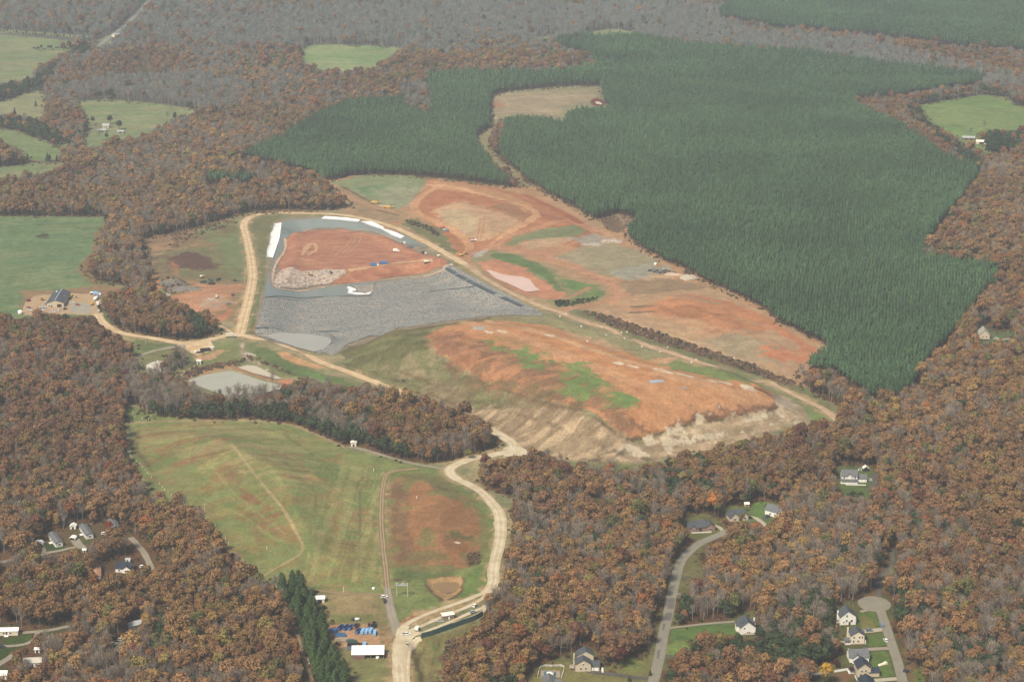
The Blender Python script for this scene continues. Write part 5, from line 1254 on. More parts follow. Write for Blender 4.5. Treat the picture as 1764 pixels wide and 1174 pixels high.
OAKC = [(158, 122, 92), (150, 114, 86), (146, 112, 88), (162, 130, 90), (140, 112, 84), (132, 104, 82), (142, 126, 84), (116, 114, 78), (158, 106, 76), (128, 90, 78)]
OAKW = np.array([5, 5, 5, 3, 4, 3.4, 1.8, 1.2, .7, 1.1]); OAKW /= OAKW.sum()
OAKC = np.array([col(*c) for c in OAKC]) * np.array([1.12, 1.13, 1.04])
def plant(ymin, ymax, sp, want, kinds, jit=.42, seed=3):
    rg = np.random.default_rng(seed)
    X, Y = grid_pts(ymin, ymax, sp)
    X = X + rg.uniform(-jit, jit, len(X)) * sp; Y = Y + rg.uniform(-jit, jit, len(Y)) * sp
    if want == 2:
        X, Y = X + 50 * (fbm(X / 260, Y / 260, 401, 2) - .5), Y + 50 * (fbm(X / 260 + 9, Y / 260, 405, 2) - .5)
    Z = hgt(X, Y)
    px, py, d = project(X, Y, Z)
    k = (px > -250) & (px < 2014) & (py > -110) & (py < 1420)
    X, Y, Z, px, py, d = [q[k] for q in (X, Y, Z, px, py, d)]
    u0 = cls_at(px, py)
    hp = 15.0 if want != 2 else 12.5
    px2, py2, _ = project(X, Y, Z + hp * .72)
    u1 = cls_at(px2, py2)
    rad = 2.6 * FPX / d if want != 2 else 1.2 * FPX / d
    ul = cls_at(px2 - rad, py2 * .5 + py * .5); ur = cls_at(px2 + rad, py2 * .5 + py * .5)
    ok = (u0 != 1) & (u1 != 1) & (ul != 1) & (ur != 1)
    t = u1
    if want == 2: ok &= (t == 2) & (u0 == 2)
    else: ok &= (t != 2)
    X, Y, Z, t, px, py = [q[ok] for q in (X, Y, Z, t, px, py)]
    ok = road_clear(X, Y); X, Y, Z, t, px, py = [q[ok] for q in (X, Y, Z, t, px, py)]
    return X, Y, Z, t, px, py, rg

# stands that stand out by their leaf colour: (centre, reach, golden + or russet -)
STANDS = [(100, 700, 160, -.7), (350, 1080, 170, .7), (60, 950, 130, -.3), (1650, 680, 200, .6), (1350, 950, 120, .6), (1650, 400, 120, .5), (360, 270, 160, .5), (250, 120, 120, -.5), (820, 90, 120, .6), (950, 1020, 110, .2), (960, 850, 100, -.5), (1600, 1050, 150, -.6), (1520, 780, 120, .4)]
def add(kindname, X, Y, Z, sc, tint, px, py):
    TREES[kindname].append((X, Y, Z, sc, tint, px, py))

for (y0, y1, sp) in ((950, 1900, 5.4), (1900, 2900, 5.9), (2900, 4700, 7.8)):
    X, Y, Z, t, px, py, rg = plant(y0, y1, sp, 0, None, seed=int(sp * 10))
    n = len(X); r = rg.random(n)
    region = fbm(X / 120, Y / 120, 301, 3); region2 = fbm(X / 70, Y / 70, 331, 3)
    isb = ((t == 3) & (r < .86)) | ((t == 5) & (r < .40 + .16 * (px < 1100))) | ((t == 0) & (r < .12 + 1.5 * np.clip(region - .5, 0, 1)))
    ise = ~isb & (((t == 4) & (r < .93)) | ((t == 5) & (r > .90 - 1.2 * np.clip(region2 - .5, 0, 1))) | ((t == 3) & (r > .93)) | ((t == 0) & (r > .965 - .9 * np.clip(region2 - .56, 0, 1))))
    isp = (t == 7)
    if isp.any():
        k = isp & (rg.random(n) < .95); tint = np.array([col(78, 98, 66)]) * (.8 + .4 * rg.random((k.sum(), 1)))
        add('tall_pine', X[k], Y[k], Z[k], .85 + .3 * rg.random(k.sum()), tint, px[k], py[k])
    isb &= ~isp; ise &= ~isp
    iso = ~isb & ~ise & ~isp
    k = iso; ci = rg.choice(len(OAKC), k.sum(), p=OAKW)
    warm = 0
    for (a_, b2, rr_, w_) in STANDS: warm = warm + w_ * np.exp(-((px[k] - a_) ** 2 + ((py[k] - b2) * 1.4) ** 2) / rr_ ** 2)
    warm = np.clip(warm + 1.4 * (fbm(X[k] / 75, Y[k] / 75, 351, 3) - .5), -1, 1)[:, None]
    stand = 1 + warm * np.array([.16, .20, .06])
    tint = stand * OAKC[ci] * (.84 + .3 * rg.random((k.sum(), 1))) * (0.66 + .62 * region[k][:, None])
    add('oak', X[k], Y[k], Z[k], (.54 + .52 * rg.random(k.sum()) + .3 * (rg.random(k.sum()) > .93)) * (1 if sp < 7 else 1.12), tint, px[k], py[k])
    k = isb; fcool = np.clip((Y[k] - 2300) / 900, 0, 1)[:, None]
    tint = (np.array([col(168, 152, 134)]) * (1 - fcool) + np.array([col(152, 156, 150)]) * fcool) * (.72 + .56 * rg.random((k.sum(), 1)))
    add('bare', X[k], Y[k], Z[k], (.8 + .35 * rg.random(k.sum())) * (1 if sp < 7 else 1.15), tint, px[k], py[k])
    k = ise; tint = np.array([col(78, 92, 68)]) * (.75 + .5 * rg.random((k.sum(), 1)))
    add('evergreen', X[k], Y[k], Z[k], (.7 + .5 * rg.random(k.sum())) * (1 if sp < 7 else 1.15), tint, px[k], py[k])
for (y0, y1, sp) in ((1300, 2100, 2.95), (2100, 3000, 3.3), (3000, 4700, 4.4)):
    X, Y, Z, t, px, py, rg = plant(y0, y1, sp, 2, None, jit=.2, seed=int(sp * 10) + 5)
    n = len(X); region = fbm(X / 90, Y / 90, 305, 3)
    keep = rg.random(n) < .91; X, Y, Z, px, py, region = [q[keep] for q in (X, Y, Z, px, py, region)]; n = len(X)
    tint = np.array([col(90, 122, 88)]) * (.70 + .6 * rg.random((n, 1))) * (.62 + .72 * region[:, None])
    yel = rg.random(n) < .03; tint[yel] = tint[yel] * np.array([1.5, 1.15, .8])
    add('pine', X, Y, Z, (.76 + .42 * rg.random(n)) * (1 if sp < 3.1 else (1.1 if sp < 4 else 1.4)), tint, px, py)

pass
# lone and hedgerow trees over open ground, placed one by one
def lone(kindname, px, py, sc, c, jitter=0):
    x, y = P(px, py); TREES[kindname].append((np.array([x]), np.array([y]), hgt(np.array([x]), np.array([y])), np.array([sc]), np.array([col(*c)]), np.array([px]), np.array([py])))
DG = (70, 88, 68); LG = (88, 104, 74)
for (x, y, s) in ((1702, 268, 1.5), (1710, 271, 1.7), (1718, 272, 1.8), (1727, 272, 1.7), (1735, 270, 1.5), (1741, 266, 1.4), (1706, 262, 1.4), (1722, 264, 1.6)): lone('evergreen', x, y, s, (62, 84, 60))
for (x, y, s) in ((62, 183, .9), (26, 203, 1.5), (48, 279, 1.1), (5, 283, 1.2), (82, 277, 1.3), (98, 278, .9)): lone('cedar', x, y, s, DG)
for (x, y, s) in ((18, 282, 1.1), (28, 284, 1.2), (85, 278, .8), (160, 215, .9), (190, 214, 1.2), (206, 224, 1.2), (184, 240, .8), (302, 210, 1.1), (148, 226, 1.0), (1700, 258, 1.6), (1716, 256, 1.8), (1736, 258, 1.7), (1724, 270, 1.0)): lone('evergreen', x, y, s, DG)
for (x, y, s) in ((110, 90, 1.0), (120, 91, 1.1), (128, 90, 1.0), (14, 278, .9), (1716, 246, 1.2), (1760, 240, 1.2)): lone('oak', x, y, s, (132, 92, 74))
for (x, y, s) in ((165, 228, .8), (172, 242, .9), (1672, 236, .8), (1694, 225, .9), (290, 212, .9)): lone('bare', x, y, s, (146, 132, 120))
for i in range(16): lone('evergreen', 58 + i * 4.3, 85.5 + (i % 3), .35 + .12 * (i % 4), DG)
for i in range(30): lone('evergreen', 2 + i * 5.4, 56 + i * .46 + (i % 2), .34 + .1 * (i % 3), DG)
for (x, y, s) in ((866, 226, .8), (872, 226, .9), (880, 226, .9), (876, 212, .8), (980, 206, .9), (985, 208, .8)): lone('evergreen', x, y, s, (66, 90, 74))
for (x, y, s, c) in ((1231, 888, 1.05, (224, 142, 78)), (1326, 838, .9, (128, 60, 58)), (1278, 905, .62, (126, 118, 76)), (1424, 1180, .95, (206, 158, 72)), (1070, 1150, .85, (112, 66, 66)), (1009, 1145, .5, (118, 84, 66)), (188, 922, .7, (158, 84, 60)), (808, 790, .6, (150, 142, 78))): lone('oak', x, y, s, c)
for (x, y, s) in ((1120, 1163, .45), (1084, 1172, .5), (272, 652, .8), (285, 650, .7), (280, 646, .9), (262, 640, .7), (1375, 640, .4)): lone('cedar', x, y, s, DG)
for (x, y, s) in ((300, 630, .8), (308, 622, .9), (316, 628, .8), (312, 640, .8), (305, 612, .7), (470, 668, .9), (458, 694, 1.2), (425, 700, 1.45), (395, 702, 1.3), (410, 704, 1.45), (440, 700, 1.35), (380, 700, 1.2), (372, 704, 1.1), (448, 704, 1.4)): lone('bare', x, y, s, (150, 136, 122))
for (x, y, s) in ((1440, 1150, .55), (1448, 1128, .5), (1540, 1090, .4), (1466, 1160, .45)): lone('evergreen', x, y, s, (100, 70, 62))
lone('oak', 848, 1050, .75, (120, 120, 84)); lone('evergreen', 578, 1172, 1.1, LG); lone('evergreen', 590, 1176, 1.0, LG)
# brush
def scrub(pts, n, c, s0=.8, s1=1.6, seed=1):
    poly = W(pts); rg = np.random.default_rng(seed); xs = [q[0] for q in poly]; yy = [q[1] for q in poly]
    X = rg.uniform(min(xs), max(xs), n * 6); Y = rg.uniform(min(yy), max(yy), n * 6); k = sdf(poly, X, Y) > 0; X = X[k][:n]; Y = Y[k][:n]
    cc = np.array([col(*q) for q in c])[rg.integers(0, len(c), len(X))] * (.7 + .6 * rg.random((len(X), 1)))
    px, py, d = project(X, Y, hgt(X, Y)); TREES['shrub'].append((X, Y, hgt(X, Y), rg.uniform(s0, s1, len(X)), cc, px, py))
BR = [(140, 114, 94), (122, 98, 84), (104, 102, 78), (150, 122, 98)]
scrub([(1000, 534), (1050, 545), (1120, 568), (1200, 596), (1300, 630), (1370, 658), (1362, 666), (1290, 641), (1190, 607), (1110, 581), (1040, 557)], 620, BR, .6, 1.5)
scrub([(955, 522), (985, 518), (1030, 512), (1030, 517), (985, 526), (962, 528)], 60, [(88, 86, 66)], .6, 1.2)
scrub([(955, 518), (968, 518), (975, 527), (958, 527)], 14, [(64, 80, 62)], 1.2, 2.0)
scrub([(1030, 378), (1050, 370), (1087, 372), (1095, 380), (1075, 396), (1065, 402), (1040, 392)], 120, [(150, 126, 104), (132, 108, 90)], .3, .8)
scrub([(290, 480), (320, 478), (335, 495), (330, 506), (300, 508), (280, 498), (276, 484)], 10, BR, .5, 1.0)
scrub([(320, 655), (300, 652), (335, 632), (400, 622), (425, 618), (415, 628), (350, 640)], 150, BR, .5, 1.3)
scrub([(425, 612), (460, 622), (500, 642), (560, 660), (520, 655), (470, 632), (430, 620)], 60, BR, .6, 1.3)
scrub([(745, 700), (800, 716), (840, 732), (838, 738), (790, 720), (742, 706)], 120, BR, .8, 1.6)
scrub([(560, 341), (585, 345), (606, 357), (580, 362), (545, 362), (400, 374), (345, 388), (300, 400), (300, 396), (400, 366), (520, 358)], 240, BR, .5, 1.2)
scrub([(220, 425), (245, 414), (262, 440), (262, 470), (258, 500), (248, 505), (240, 450)], 130, BR, .6, 1.4)
scrub([(770, 1100), (800, 1098), (806, 1110), (792, 1174), (765, 1174), (762, 1140)], 160, BR, .6, 1.2)
scrub([(700, 378), (740, 390), (757, 403), (752, 408), (735, 396), (700, 384)], 60, [(96, 84, 72)], .5, 1.1)
scrub([(804, 955), (826, 950), (828, 968), (815, 974), (806, 970)], 34, [(128, 100, 84), (116, 110, 80)], .5, 1.0)
scrub([(300, 402), (400, 374), (410, 384), (340, 410), (290, 430)], 110, BR, .5, 1.3)
scrub([(275, 480), (300, 476), (320, 486), (300, 506), (280, 500)], 40, [(96, 88, 76), (120, 104, 90)], .6, 1.3)
for (x, y, s) in ((292, 478, .5), (300, 482, .45), (262, 460, .8), (258, 448, .8), (266, 480, .7), (340, 392, .7), (352, 388, .7), (370, 382, .8), (390, 376, .8)): lone('bare', x, y, s, (150, 136, 122))
scrub([(280, 510), (330, 535), (372, 560), (365, 566), (330, 548), (270, 520)], 70, BR, .6, 1.3)
scrub([(1455, 850), (1490, 850), (1486, 856), (1460, 857)], 12, [(70, 82, 60)], .8, 1.3)
scrub([(690, 640), (700, 690), (760, 702), (760, 698)], 30, BR, .8, 1.4)
scrub([(480, 1005), (548, 1018), (556, 1060), (572, 1090), (560, 1090), (530, 1040)], 70, [(110, 104, 74), (80, 92, 66)], .5, 1.1)

def ring_scrub():
    # low growth filling the floor at the edges of the woods
    rg = np.random.default_rng(77)
    X, Y = grid_pts(1020, 2600, 6.0); X = X + rg.uniform(-3, 3, len(X)); Y = Y + rg.uniform(-3, 3, len(Y)); Z = hgt(X, Y)
    px, py, d = project(X, Y, Z); k = (px > -40) & (px < 1804) & (py < 1230); X, Y, Z, px, py = [q[k] for q in (X, Y, Z, px, py)]
    u0 = cls_at(px, py); p2, q2, _ = project(X, Y, Z + 3); u2 = cls_at(p2, q2)
    ok = (u0 != 1) & (u2 != 1) & road_clear(X, Y); X, Y, Z, px, py = [q[ok] for q in (X, Y, Z, px, py)]
    cc = np.array([col(*q) for q in [(112, 88, 72), (96, 80, 66), (84, 84, 62), (124, 96, 76)]])[rg.integers(0, 4, len(X))] * (.7 + .5 * rg.random((len(X), 1)))
    TREES['shrub'].append((X, Y, Z, rg.uniform(.6, 1.3, len(X)), cc, px, py))
ring_scrub()
def edge_scrub():
    # saplings and brush spilling a few metres out of the woods
    rg = np.random.default_rng(79)
    X, Y = grid_pts(1060, 3400, 3.4); X = X + rg.uniform(-1.7, 1.7, len(X)); Y = Y + rg.uniform(-1.7, 1.7, len(Y)); Z = hgt(X, Y)
    px, py, d = project(X, Y, Z); k = (px > -40) & (px < 1804) & (py < 1230); X, Y, Z, px, py, d = [q[k] for q in (X, Y, Z, px, py, d)]
    w = 5.5 * FPX / d
    near = (cls_at(px - w, py) != 1) | (cls_at(px + w, py) != 1) | (cls_at(px, py - w * .5) != 1)
    ok = (cls_at(px, py) == 1) & near & (rg.random(len(X)) < .42) & (fbm(X / 22, Y / 22, 391, 2) > .42) & road_clear(X, Y)
    for a_ in AREAS: ok &= sdf(a_, X, Y) < -1.0
    X, Y, Z, px, py = [q[ok] for q in (X, Y, Z, px, py)]
    cc = np.array([col(*q) for q in [(126, 104, 78), (112, 106, 76), (98, 104, 70), (140, 112, 84)]])[rg.integers(0, 4, len(X))] * (.7 + .5 * rg.random((len(X), 1)))
    TREES['shrub'].append((X, Y, Z, rg.uniform(.35, 1.1, len(X)), cc, px, py))
edge_scrub()

# ------------------------------------------------------------------ build them: the nearest as things, the mass as stuff
NIND = {'oak': 300, 'bare': 300, 'pine': 300, 'tall_pine': 300, 'evergreen': 300, 'cedar': 40, 'shrub': 0}
NAMES = {'oak': 'oak_tree', 'bare': 'bare_tree', 'pine': 'pine_tree', 'tall_pine': 'tall_pine_tree', 'evergreen': 'evergreen_tree', 'cedar': 'cedar_tree', 'shrub': 'brush'}
CATS = {'oak': 'oak tree', 'bare': 'bare tree', 'pine': 'pine tree', 'tall_pine': 'tall pine', 'evergreen': 'evergreen tree', 'cedar': 'cedar tree'}
STUFF = {'oak': 'autumn_forest', 'bare': 'bare_forest', 'pine': 'pine_forest', 'tall_pine': 'pine_row', 'evergreen': 'evergreen_forest', 'cedar': 'cedars', 'shrub': 'undergrowth'}

def hue_word(c):
    r, g, b_ = c
    if g > r * .86: return 'olive green'
    if r > .34: return 'bright orange'
    if g > r * .66: return 'ochre brown'
    if g < r * .40: return 'dark red'
    return 'rust brown' if r > .11 else 'dark brown'

def where(kindname, px, py):
    if kindname == 'pine': return 'at the near point of the big plantation'
    if px < 545: return 'in the wood round the trailer homes' if kindname != 'tall_pine' else ''
    if px < 1150: return 'in the wood between haul road and grey street'
    if px < 1560: return 'in the wood between grey street and turning circle'
    return 'in the dim wood right of the turning circle'

def label_for(kindname, c, px, py, sc):
    if kindname == 'oak':
        return f'{hue_word(c)} oak {where(kindname, px, py)}'
    if kindname == 'bare': return f'leafless grey tree {where(kindname, px, py)}'
    if kindname == 'pine': return f'dark green pine {where(kindname, px, py)}'
    if kindname == 'tall_pine': return 'tall dark pine in the slanting row beside the container yard'
    if kindname == 'evergreen': return f'round dark evergreen {where(kindname, px, py)}'
    return 'small pointed dark cedar standing alone on open grass'

SPECIAL = {(1231, 888): 'bright orange slender tree standing out behind the brick houses', (1326, 838): 'dark red tree at the edge below the pale toe of the mound',
           (1278, 905): 'small olive tree in front of the grey roofed house with the pale drive', (1424, 1180): 'golden yellow tree beside the white picket fence at the bottom',
           (1070, 1150): 'dark maroon tree on the lawn edge right of the tan house', (188, 922): 'red leaved tree in front of the farthest trailer home',
           (808, 790): 'yellow green tree at the tip of the centre wood near the bend', (848, 1050): 'thin olive tree over the end of the scale lanes', (1009, 1145): 'small brown tree in front of the tan house gable'}
used_special = set()
COLS_STUFF = {}
for kn, parts in TREES.items():
    if not parts: continue
    X, Y, Z, SC, TI, PX, PY = [np.concatenate([np.atleast_1d(p[i]) for p in parts]) for i in range(7)]
    rg = np.random.default_rng(len(X)); n = len(X)
    vid = rg.integers(0, len(KINDS_T[kn]), n); rot = rg.random(n) * 6.283
    inview = (PX > 2) & (PX < 1762) & (PY < 1172 + 25) & (PY > 0)
    if kn != 'shrub':
        d = np.hypot(X, Y); size = SC / d; size[~inview] = -1
        for i, (a, b_) in enumerate(zip(PX, PY)):
            if (int(a), int(b_)) in SPECIAL and a == int(a): size[i] = 9
        order = np.argsort(-size)
        nb = NIND[kn] if n > NIND[kn] else n
        ind = order[:nb]; ind = ind[size[ind] > 0]
    else: ind = np.array([], int)
    protos = {}
    for i in ind:
        v = int(vid[i]); c = TI[i]
        lb = SPECIAL.get((int(PX[i]), int(PY[i]))) if PX[i] == int(PX[i]) and kn == 'oak' else None
        grp = None
        if not lb:
            lb = label_for(kn, c, PX[i], PY[i], SC[i]); grp = lb.replace(' oak ', ' oaks ').replace(' tree ', ' trees ').replace(' pine ', ' pines ').replace('evergreen ', 'evergreens ').replace(' cedar ', ' cedars ')
            if kn == 'cedar':
                lb = 'small pointed dark cedar standing in open grass or by a pond'; grp = 'lone cedars'
        loc = (X[i], Y[i], Z[i] - .2); col4 = (float(c[0]), float(c[1]), float(c[2]), 1.0); s3 = (SC[i],) * 3
        if v not in protos:
            cr, tr, bm_ = KINDS_T[kn][v]
            t = thing(NAMES[kn], loc, lb, CATS[kn], grp, rot[i]); t.scale = s3
            o1 = link_mesh('trunk', np_mesh('trunk', tr[0], tr[1], bm_), t)
            o2 = link_mesh('crown', crown_mesh('crown', cr, M_LEAF_O), t); o2.color = col4
            protos[v] = t
        else:
            t = clone(protos[v], loc, rot[i], lb, None, None, s3)
            if grp: t['group'] = grp
            elif 'group' in t.keys(): del t['group']
            for ch in t.children:
                if ch.name.startswith('crown'): ch.color = col4
        if not grp and 'group' in t.keys(): del t['group']
    mask = np.ones(n, bool); mask[ind] = False
    if kn == 'cedar' and mask.sum() == 0: continue
    # the mass
    pc = bpy.data.collections.new(STUFF[kn] + '_shapes')
    for v, (cr, tr, bm_) in enumerate(KINDS_T[kn]):
        Vc, Fc, Lc = cr; Vt, Ft = tr
        me = np_mesh(STUFF[kn] + '_shape', np.concatenate([Vc, Vt]), np.concatenate([Fc, Ft + len(Vc)]), [M_LEAF_I, bm_], smooth=False)
        mi = np.zeros(len(Fc) + len(Ft), np.int32); mi[len(Fc):] = 1; me.polygons.foreach_set('material_index', mi)
        a = me.attributes.new('leaf', 'FLOAT_COLOR', 'POINT'); L4 = np.ones((len(Vc) + len(Vt), 4), np.float32); L4[:len(Vc)] = Lc; a.data.foreach_set('color', L4.ravel())
        o = bpy.data.objects.new(f'{STUFF[kn]}_shape_{v}', me); pc.objects.link(o)
    me = bpy.data.meshes.new(STUFF[kn]); k = mask
    me.vertices.add(int(k.sum())); me.vertices.foreach_set('co', np.stack([X[k], Y[k], Z[k] - .2], 1).astype(np.float32).ravel())
    for an, ty, arr in (('tint', 'FLOAT_COLOR', np.column_stack([TI[k], np.ones(k.sum())])), ('rot', 'FLOAT', rot[k]), ('vid', 'INT', vid[k]), ('scl', 'FLOAT_VECTOR', np.column_stack([SC[k] * rg.uniform(.9, 1.1, k.sum()), SC[k] * rg.uniform(.9, 1.1, k.sum()), SC[k] * rg.uniform(.88, 1.12, k.sum())]))):
        at_ = me.attributes.new(an, ty, 'POINT')
        at_.data.foreach_set('color' if ty == 'FLOAT_COLOR' else ('vector' if ty == 'FLOAT_VECTOR' else 'value'), np.ascontiguousarray(arr, np.int32 if ty == 'INT' else np.float32).ravel())
    me.update()
    o = link_mesh(STUFF[kn], me); o['kind'] = 'stuff'
    ng = bpy.data.node_groups.new(STUFF[kn] + '_spread', 'GeometryNodeTree')
    ng.interface.new_socket('Geometry', in_out='INPUT', socket_type='NodeSocketGeometry'); ng.interface.new_socket('Geometry', in_out='OUTPUT', socket_type='NodeSocketGeometry')
    gi = ng.nodes.new('NodeGroupInput'); go = ng.nodes.new('NodeGroupOutput')
    iop = ng.nodes.new('GeometryNodeInstanceOnPoints'); ci = ng.nodes.new('GeometryNodeCollectionInfo')
    ci.inputs['Collection'].default_value = pc; ci.inputs['Separate Children'].default_value = True; ci.inputs['Reset Children'].default_value = True
    iop.inputs['Pick Instance'].default_value = True
    def na(nm, ty):
        q = ng.nodes.new('GeometryNodeInputNamedAttribute'); q.data_type = ty; q.inputs['Name'].default_value = nm; return q.outputs['Attribute']
    cx = ng.nodes.new('ShaderNodeCombineXYZ'); ng.links.new(na('rot', 'FLOAT'), cx.inputs['Z'])
    ng.links.new(gi.outputs[0], iop.inputs['Points']); ng.links.new(ci.outputs[0], iop.inputs['Instance'])
    ng.links.new(na('vid', 'INT'), iop.inputs['Instance Index']); ng.links.new(cx.outputs[0], iop.inputs['Rotation']); ng.links.new(na('scl', 'FLOAT_VECTOR'), iop.inputs['Scale'])
    ng.links.new(iop.outputs[0], go.inputs[0])
    md = o.modifiers.new('spread', 'NODES'); md.node_group = ng
    print('trees', kn, n, 'individual', len(ind))
# ------------------------------------------------------------------ buildings
M_WHITE = mat('white_siding', (.74, .72, .64), .7, .06, .8)
M_CREAM = mat('cream_siding', (.66, .58, .43), .7, .06, .8)
M_TAN = mat('tan_siding', (.50, .42, .30), .8, .08, .8)
M_BRICK = mat('brick', (.26, .15, .11), .9, .2, 1.6)
M_SLATE = mat('grey_shingle', (.066, .074, .08), .95, .18, .9, spec=.1)
M_SLATEL = mat('pale_grey_shingle', (.12, .125, .125), .95, .15, .9, spec=.1)
M_NAVY = mat('navy_shingle', (.03, .038, .052), .95, .2, .9, spec=.1)
M_RUSTR = mat('rusty_roof', (.36, .19, .11), .8, .25, .6)
M_METALW = mat('white_metal_roof', (.82, .80, .72), .45, .04, .4)
M_METALC = mat('cream_metal_roof', (.80, .72, .56), .5, .05, .4)
M_METALG = mat('grey_metal', (.34, .35, .34), .5, .08, .5)
M_TRIM = mat('white_trim', (.80, .78, .72), .6, .04, 1)
M_GLASS = mat('window_glass', (.05, .06, .07), .15, .1, 1, spec=.6)
M_DARK = mat('dark_opening', (.02, .02, .02), .9, .1, 1)
M_WOOD = mat('grey_timber', (.27, .22, .17), .9, .2, 1.2)
M_REDBR = mat('red_brown_board', (.20, .11, .09), .9, .2, .8)
M_CONCR = mat('concrete', (.48, .45, .38), .9, .12, .5)
M_GREENF = mat('green_mesh_wall', (.045, .10, .085), .8, .15, .5)
M_RUBBER = mat('rubber', (.02, .02, .02), .9, .1, 2)

def paintm(name, c, rough=.4): return mat(name, c, rough, .05, 1.0, spec=.45)
V_WHITE = paintm('white_paint', (.76, .74, .68)); V_BLACK = paintm('black_paint', (.025, .027, .03)); V_RED = paintm('red_paint', (.33, .05, .05))
V_BLUE = paintm('blue_paint', (.06, .16, .34)); V_YEL = paintm('yellow_paint', (.62, .38, .08)); V_ORG = paintm('orange_paint', (.55, .20, .05))
V_GREY = paintm('silver_paint', (.33, .34, .34)); V_SLATE = paintm('slate_blue_paint', (.14, .19, .24)); V_CREAM = paintm('cream_paint', (.66, .58, .42))
V_LBLUE = paintm('faded_blue_paint', (.20, .38, .58), .6); V_DBLUE = paintm('deep_blue_paint', (.03, .10, .30), .5); V_GREEN = paintm('dark_green_paint', (.05, .10, .08), .6)

def gvol(wl, rf, cx, cy, L, Wd, h, rise, ridge='x', z0=0.0, base=1.5, over=.45, th=.18, hip=0.0):
    """a walled block under a pitched roof. L runs along the ridge"""
    def tr(a, c, z): return (cx + a, cy + c, z) if ridge == 'x' else (cx - c, cy + a, z)
    b = len(wl.v); hl, hw = L / 2, Wd / 2
    hl2 = hl - hip
    for a in (-hl, hl):
        for (c, z) in ((-hw, z0 - base), (hw, z0 - base), (hw, z0 + h), (-hw, z0 + h)): wl.v.append(tr(a, c, z))
    wl.v.append(tr(-hl2, 0, z0 + h + rise)); wl.v.append(tr(hl2, 0, z0 + h + rise))
    for f in ((0, 1, 5, 4), (1, 2, 6, 5), (3, 0, 4, 7), (0, 3, 8, 2, 1), (4, 5, 6, 9, 7), (2, 8, 9, 6), (3, 7, 9, 8)): wl.f.append(tuple(b + i for i in f))
    if rf is None: return
    sl = rise / hw
    for sgn in (-1, 1):
        b = len(rf.v)
        e = hw + over; ze = z0 + h - sl * over; zt = z0 + h + rise
        for dz in (.04, .04 + th):
            rf.v += [tr(-hl - over, sgn * e, ze + dz), tr(hl + over, sgn * e, ze + dz), tr(hl2 + (over if not hip else 0), 0, zt + dz), tr(-hl2 - (over if not hip else 0), 0, zt + dz)]
        for f in ((0, 1, 2, 3), (4, 5, 6, 7), (0, 1, 5, 4), (1, 2, 6, 5), (3, 0, 4, 7)): rf.f.append(tuple(b + i for i in f))
    if hip:
        for sgn in (-1, 1):
            b = len(rf.v); x = sgn * (hl + over); e = hw + over; ze = z0 + h - sl * over; zt = z0 + h + rise
            for dz in (.045, .045 + th): rf.v += [tr(x, -e, ze + dz), tr(x, e, ze + dz), tr(sgn * hl2, 0, zt + dz)]
            for f in ((0, 1, 2), (3, 4, 5), (0, 1, 4, 3)): rf.f.append(tuple(b + i for i in f))

def win(t, x, y, z, w=1.1, h=1.3, face='s', m=None, name='window', pr=.07):
    g = MB(); g.box(x, y, z, w if face in 'sn' else pr * 2, pr * 2 if face in 'sn' else w, h)
    o = g.build(name, m or M_GLASS, t)
    if name == 'window':
        f = MB()
        for dz in (-.12, h): f.box(x, y, z + dz, (w + .3) if face in 'sn' else pr * 2.6, pr * 2.6 if face in 'sn' else (w + .3), .12)
        f.build('frame', M_TRIM, o)
    return o

def building(name, px, py, rz, vols, wallm, roofm, label, cat, wins=(), group=None, extra=None, up=0.0, base=1.5):
    """vols: (cx, cy, L, W, h, rise, ridge[, z0, hip])"""
    t = thing(name, PZ(px, py, up), label, cat, group, R(rz))
    wl, rf = MB(), MB()
    for i, v in enumerate(vols):
        gvol(wl, rf, v[0], v[1], v[2] + .006 * i, v[3] + .006 * i, v[4], v[5], v[6], v[7] if len(v) > 7 else 0.0, base, hip=v[8] if len(v) > 8 else 0.0)
    wl.build('wall', wallm, t); rf.build('roof', roofm, t)
    for w in wins: win(t, *w)
    if extra: extra(t)
    return t

def porch(t, x, y, L, D, h=2.6, m=M_SLATEL, rail=True):
    d = MB(); d.box(x, y, -1.0, L, D, 1.3); d.build('porch_floor', M_TRIM, t)
    r = MB(); r.box(x, y - .1, h + .3, L + .4, D + .5, .2); r.build('porch_roof', m, t)
    n = max(2, int(L / 2.4))
    for i in range(n + 1):
        p = MB(); p.box(x - L / 2 + .1 + (L - .2) * i / n, y - D / 2 + .12, .3, .16, .16, h); p.build('post', M_TRIM, t)
    if rail:
        q = MB(); q.box(x, y - D / 2 + .1, 1.0, L, .08, .12).box(x, y - D / 2 + .1, .4, L, .05, .08); q.build('railing', M_TRIM, t)
def chimney(t, x, y, z, h=1.6, m=M_BRICK): g = MB(); g.box(x, y, z, .9, .7, h); return g.build('chimney', m, t)
def door(t, x, y, w=1.0, h=2.1, face='s', m=M_DARK, z=0.0): return win(t, x, y, z, w, h, face, m, 'door')

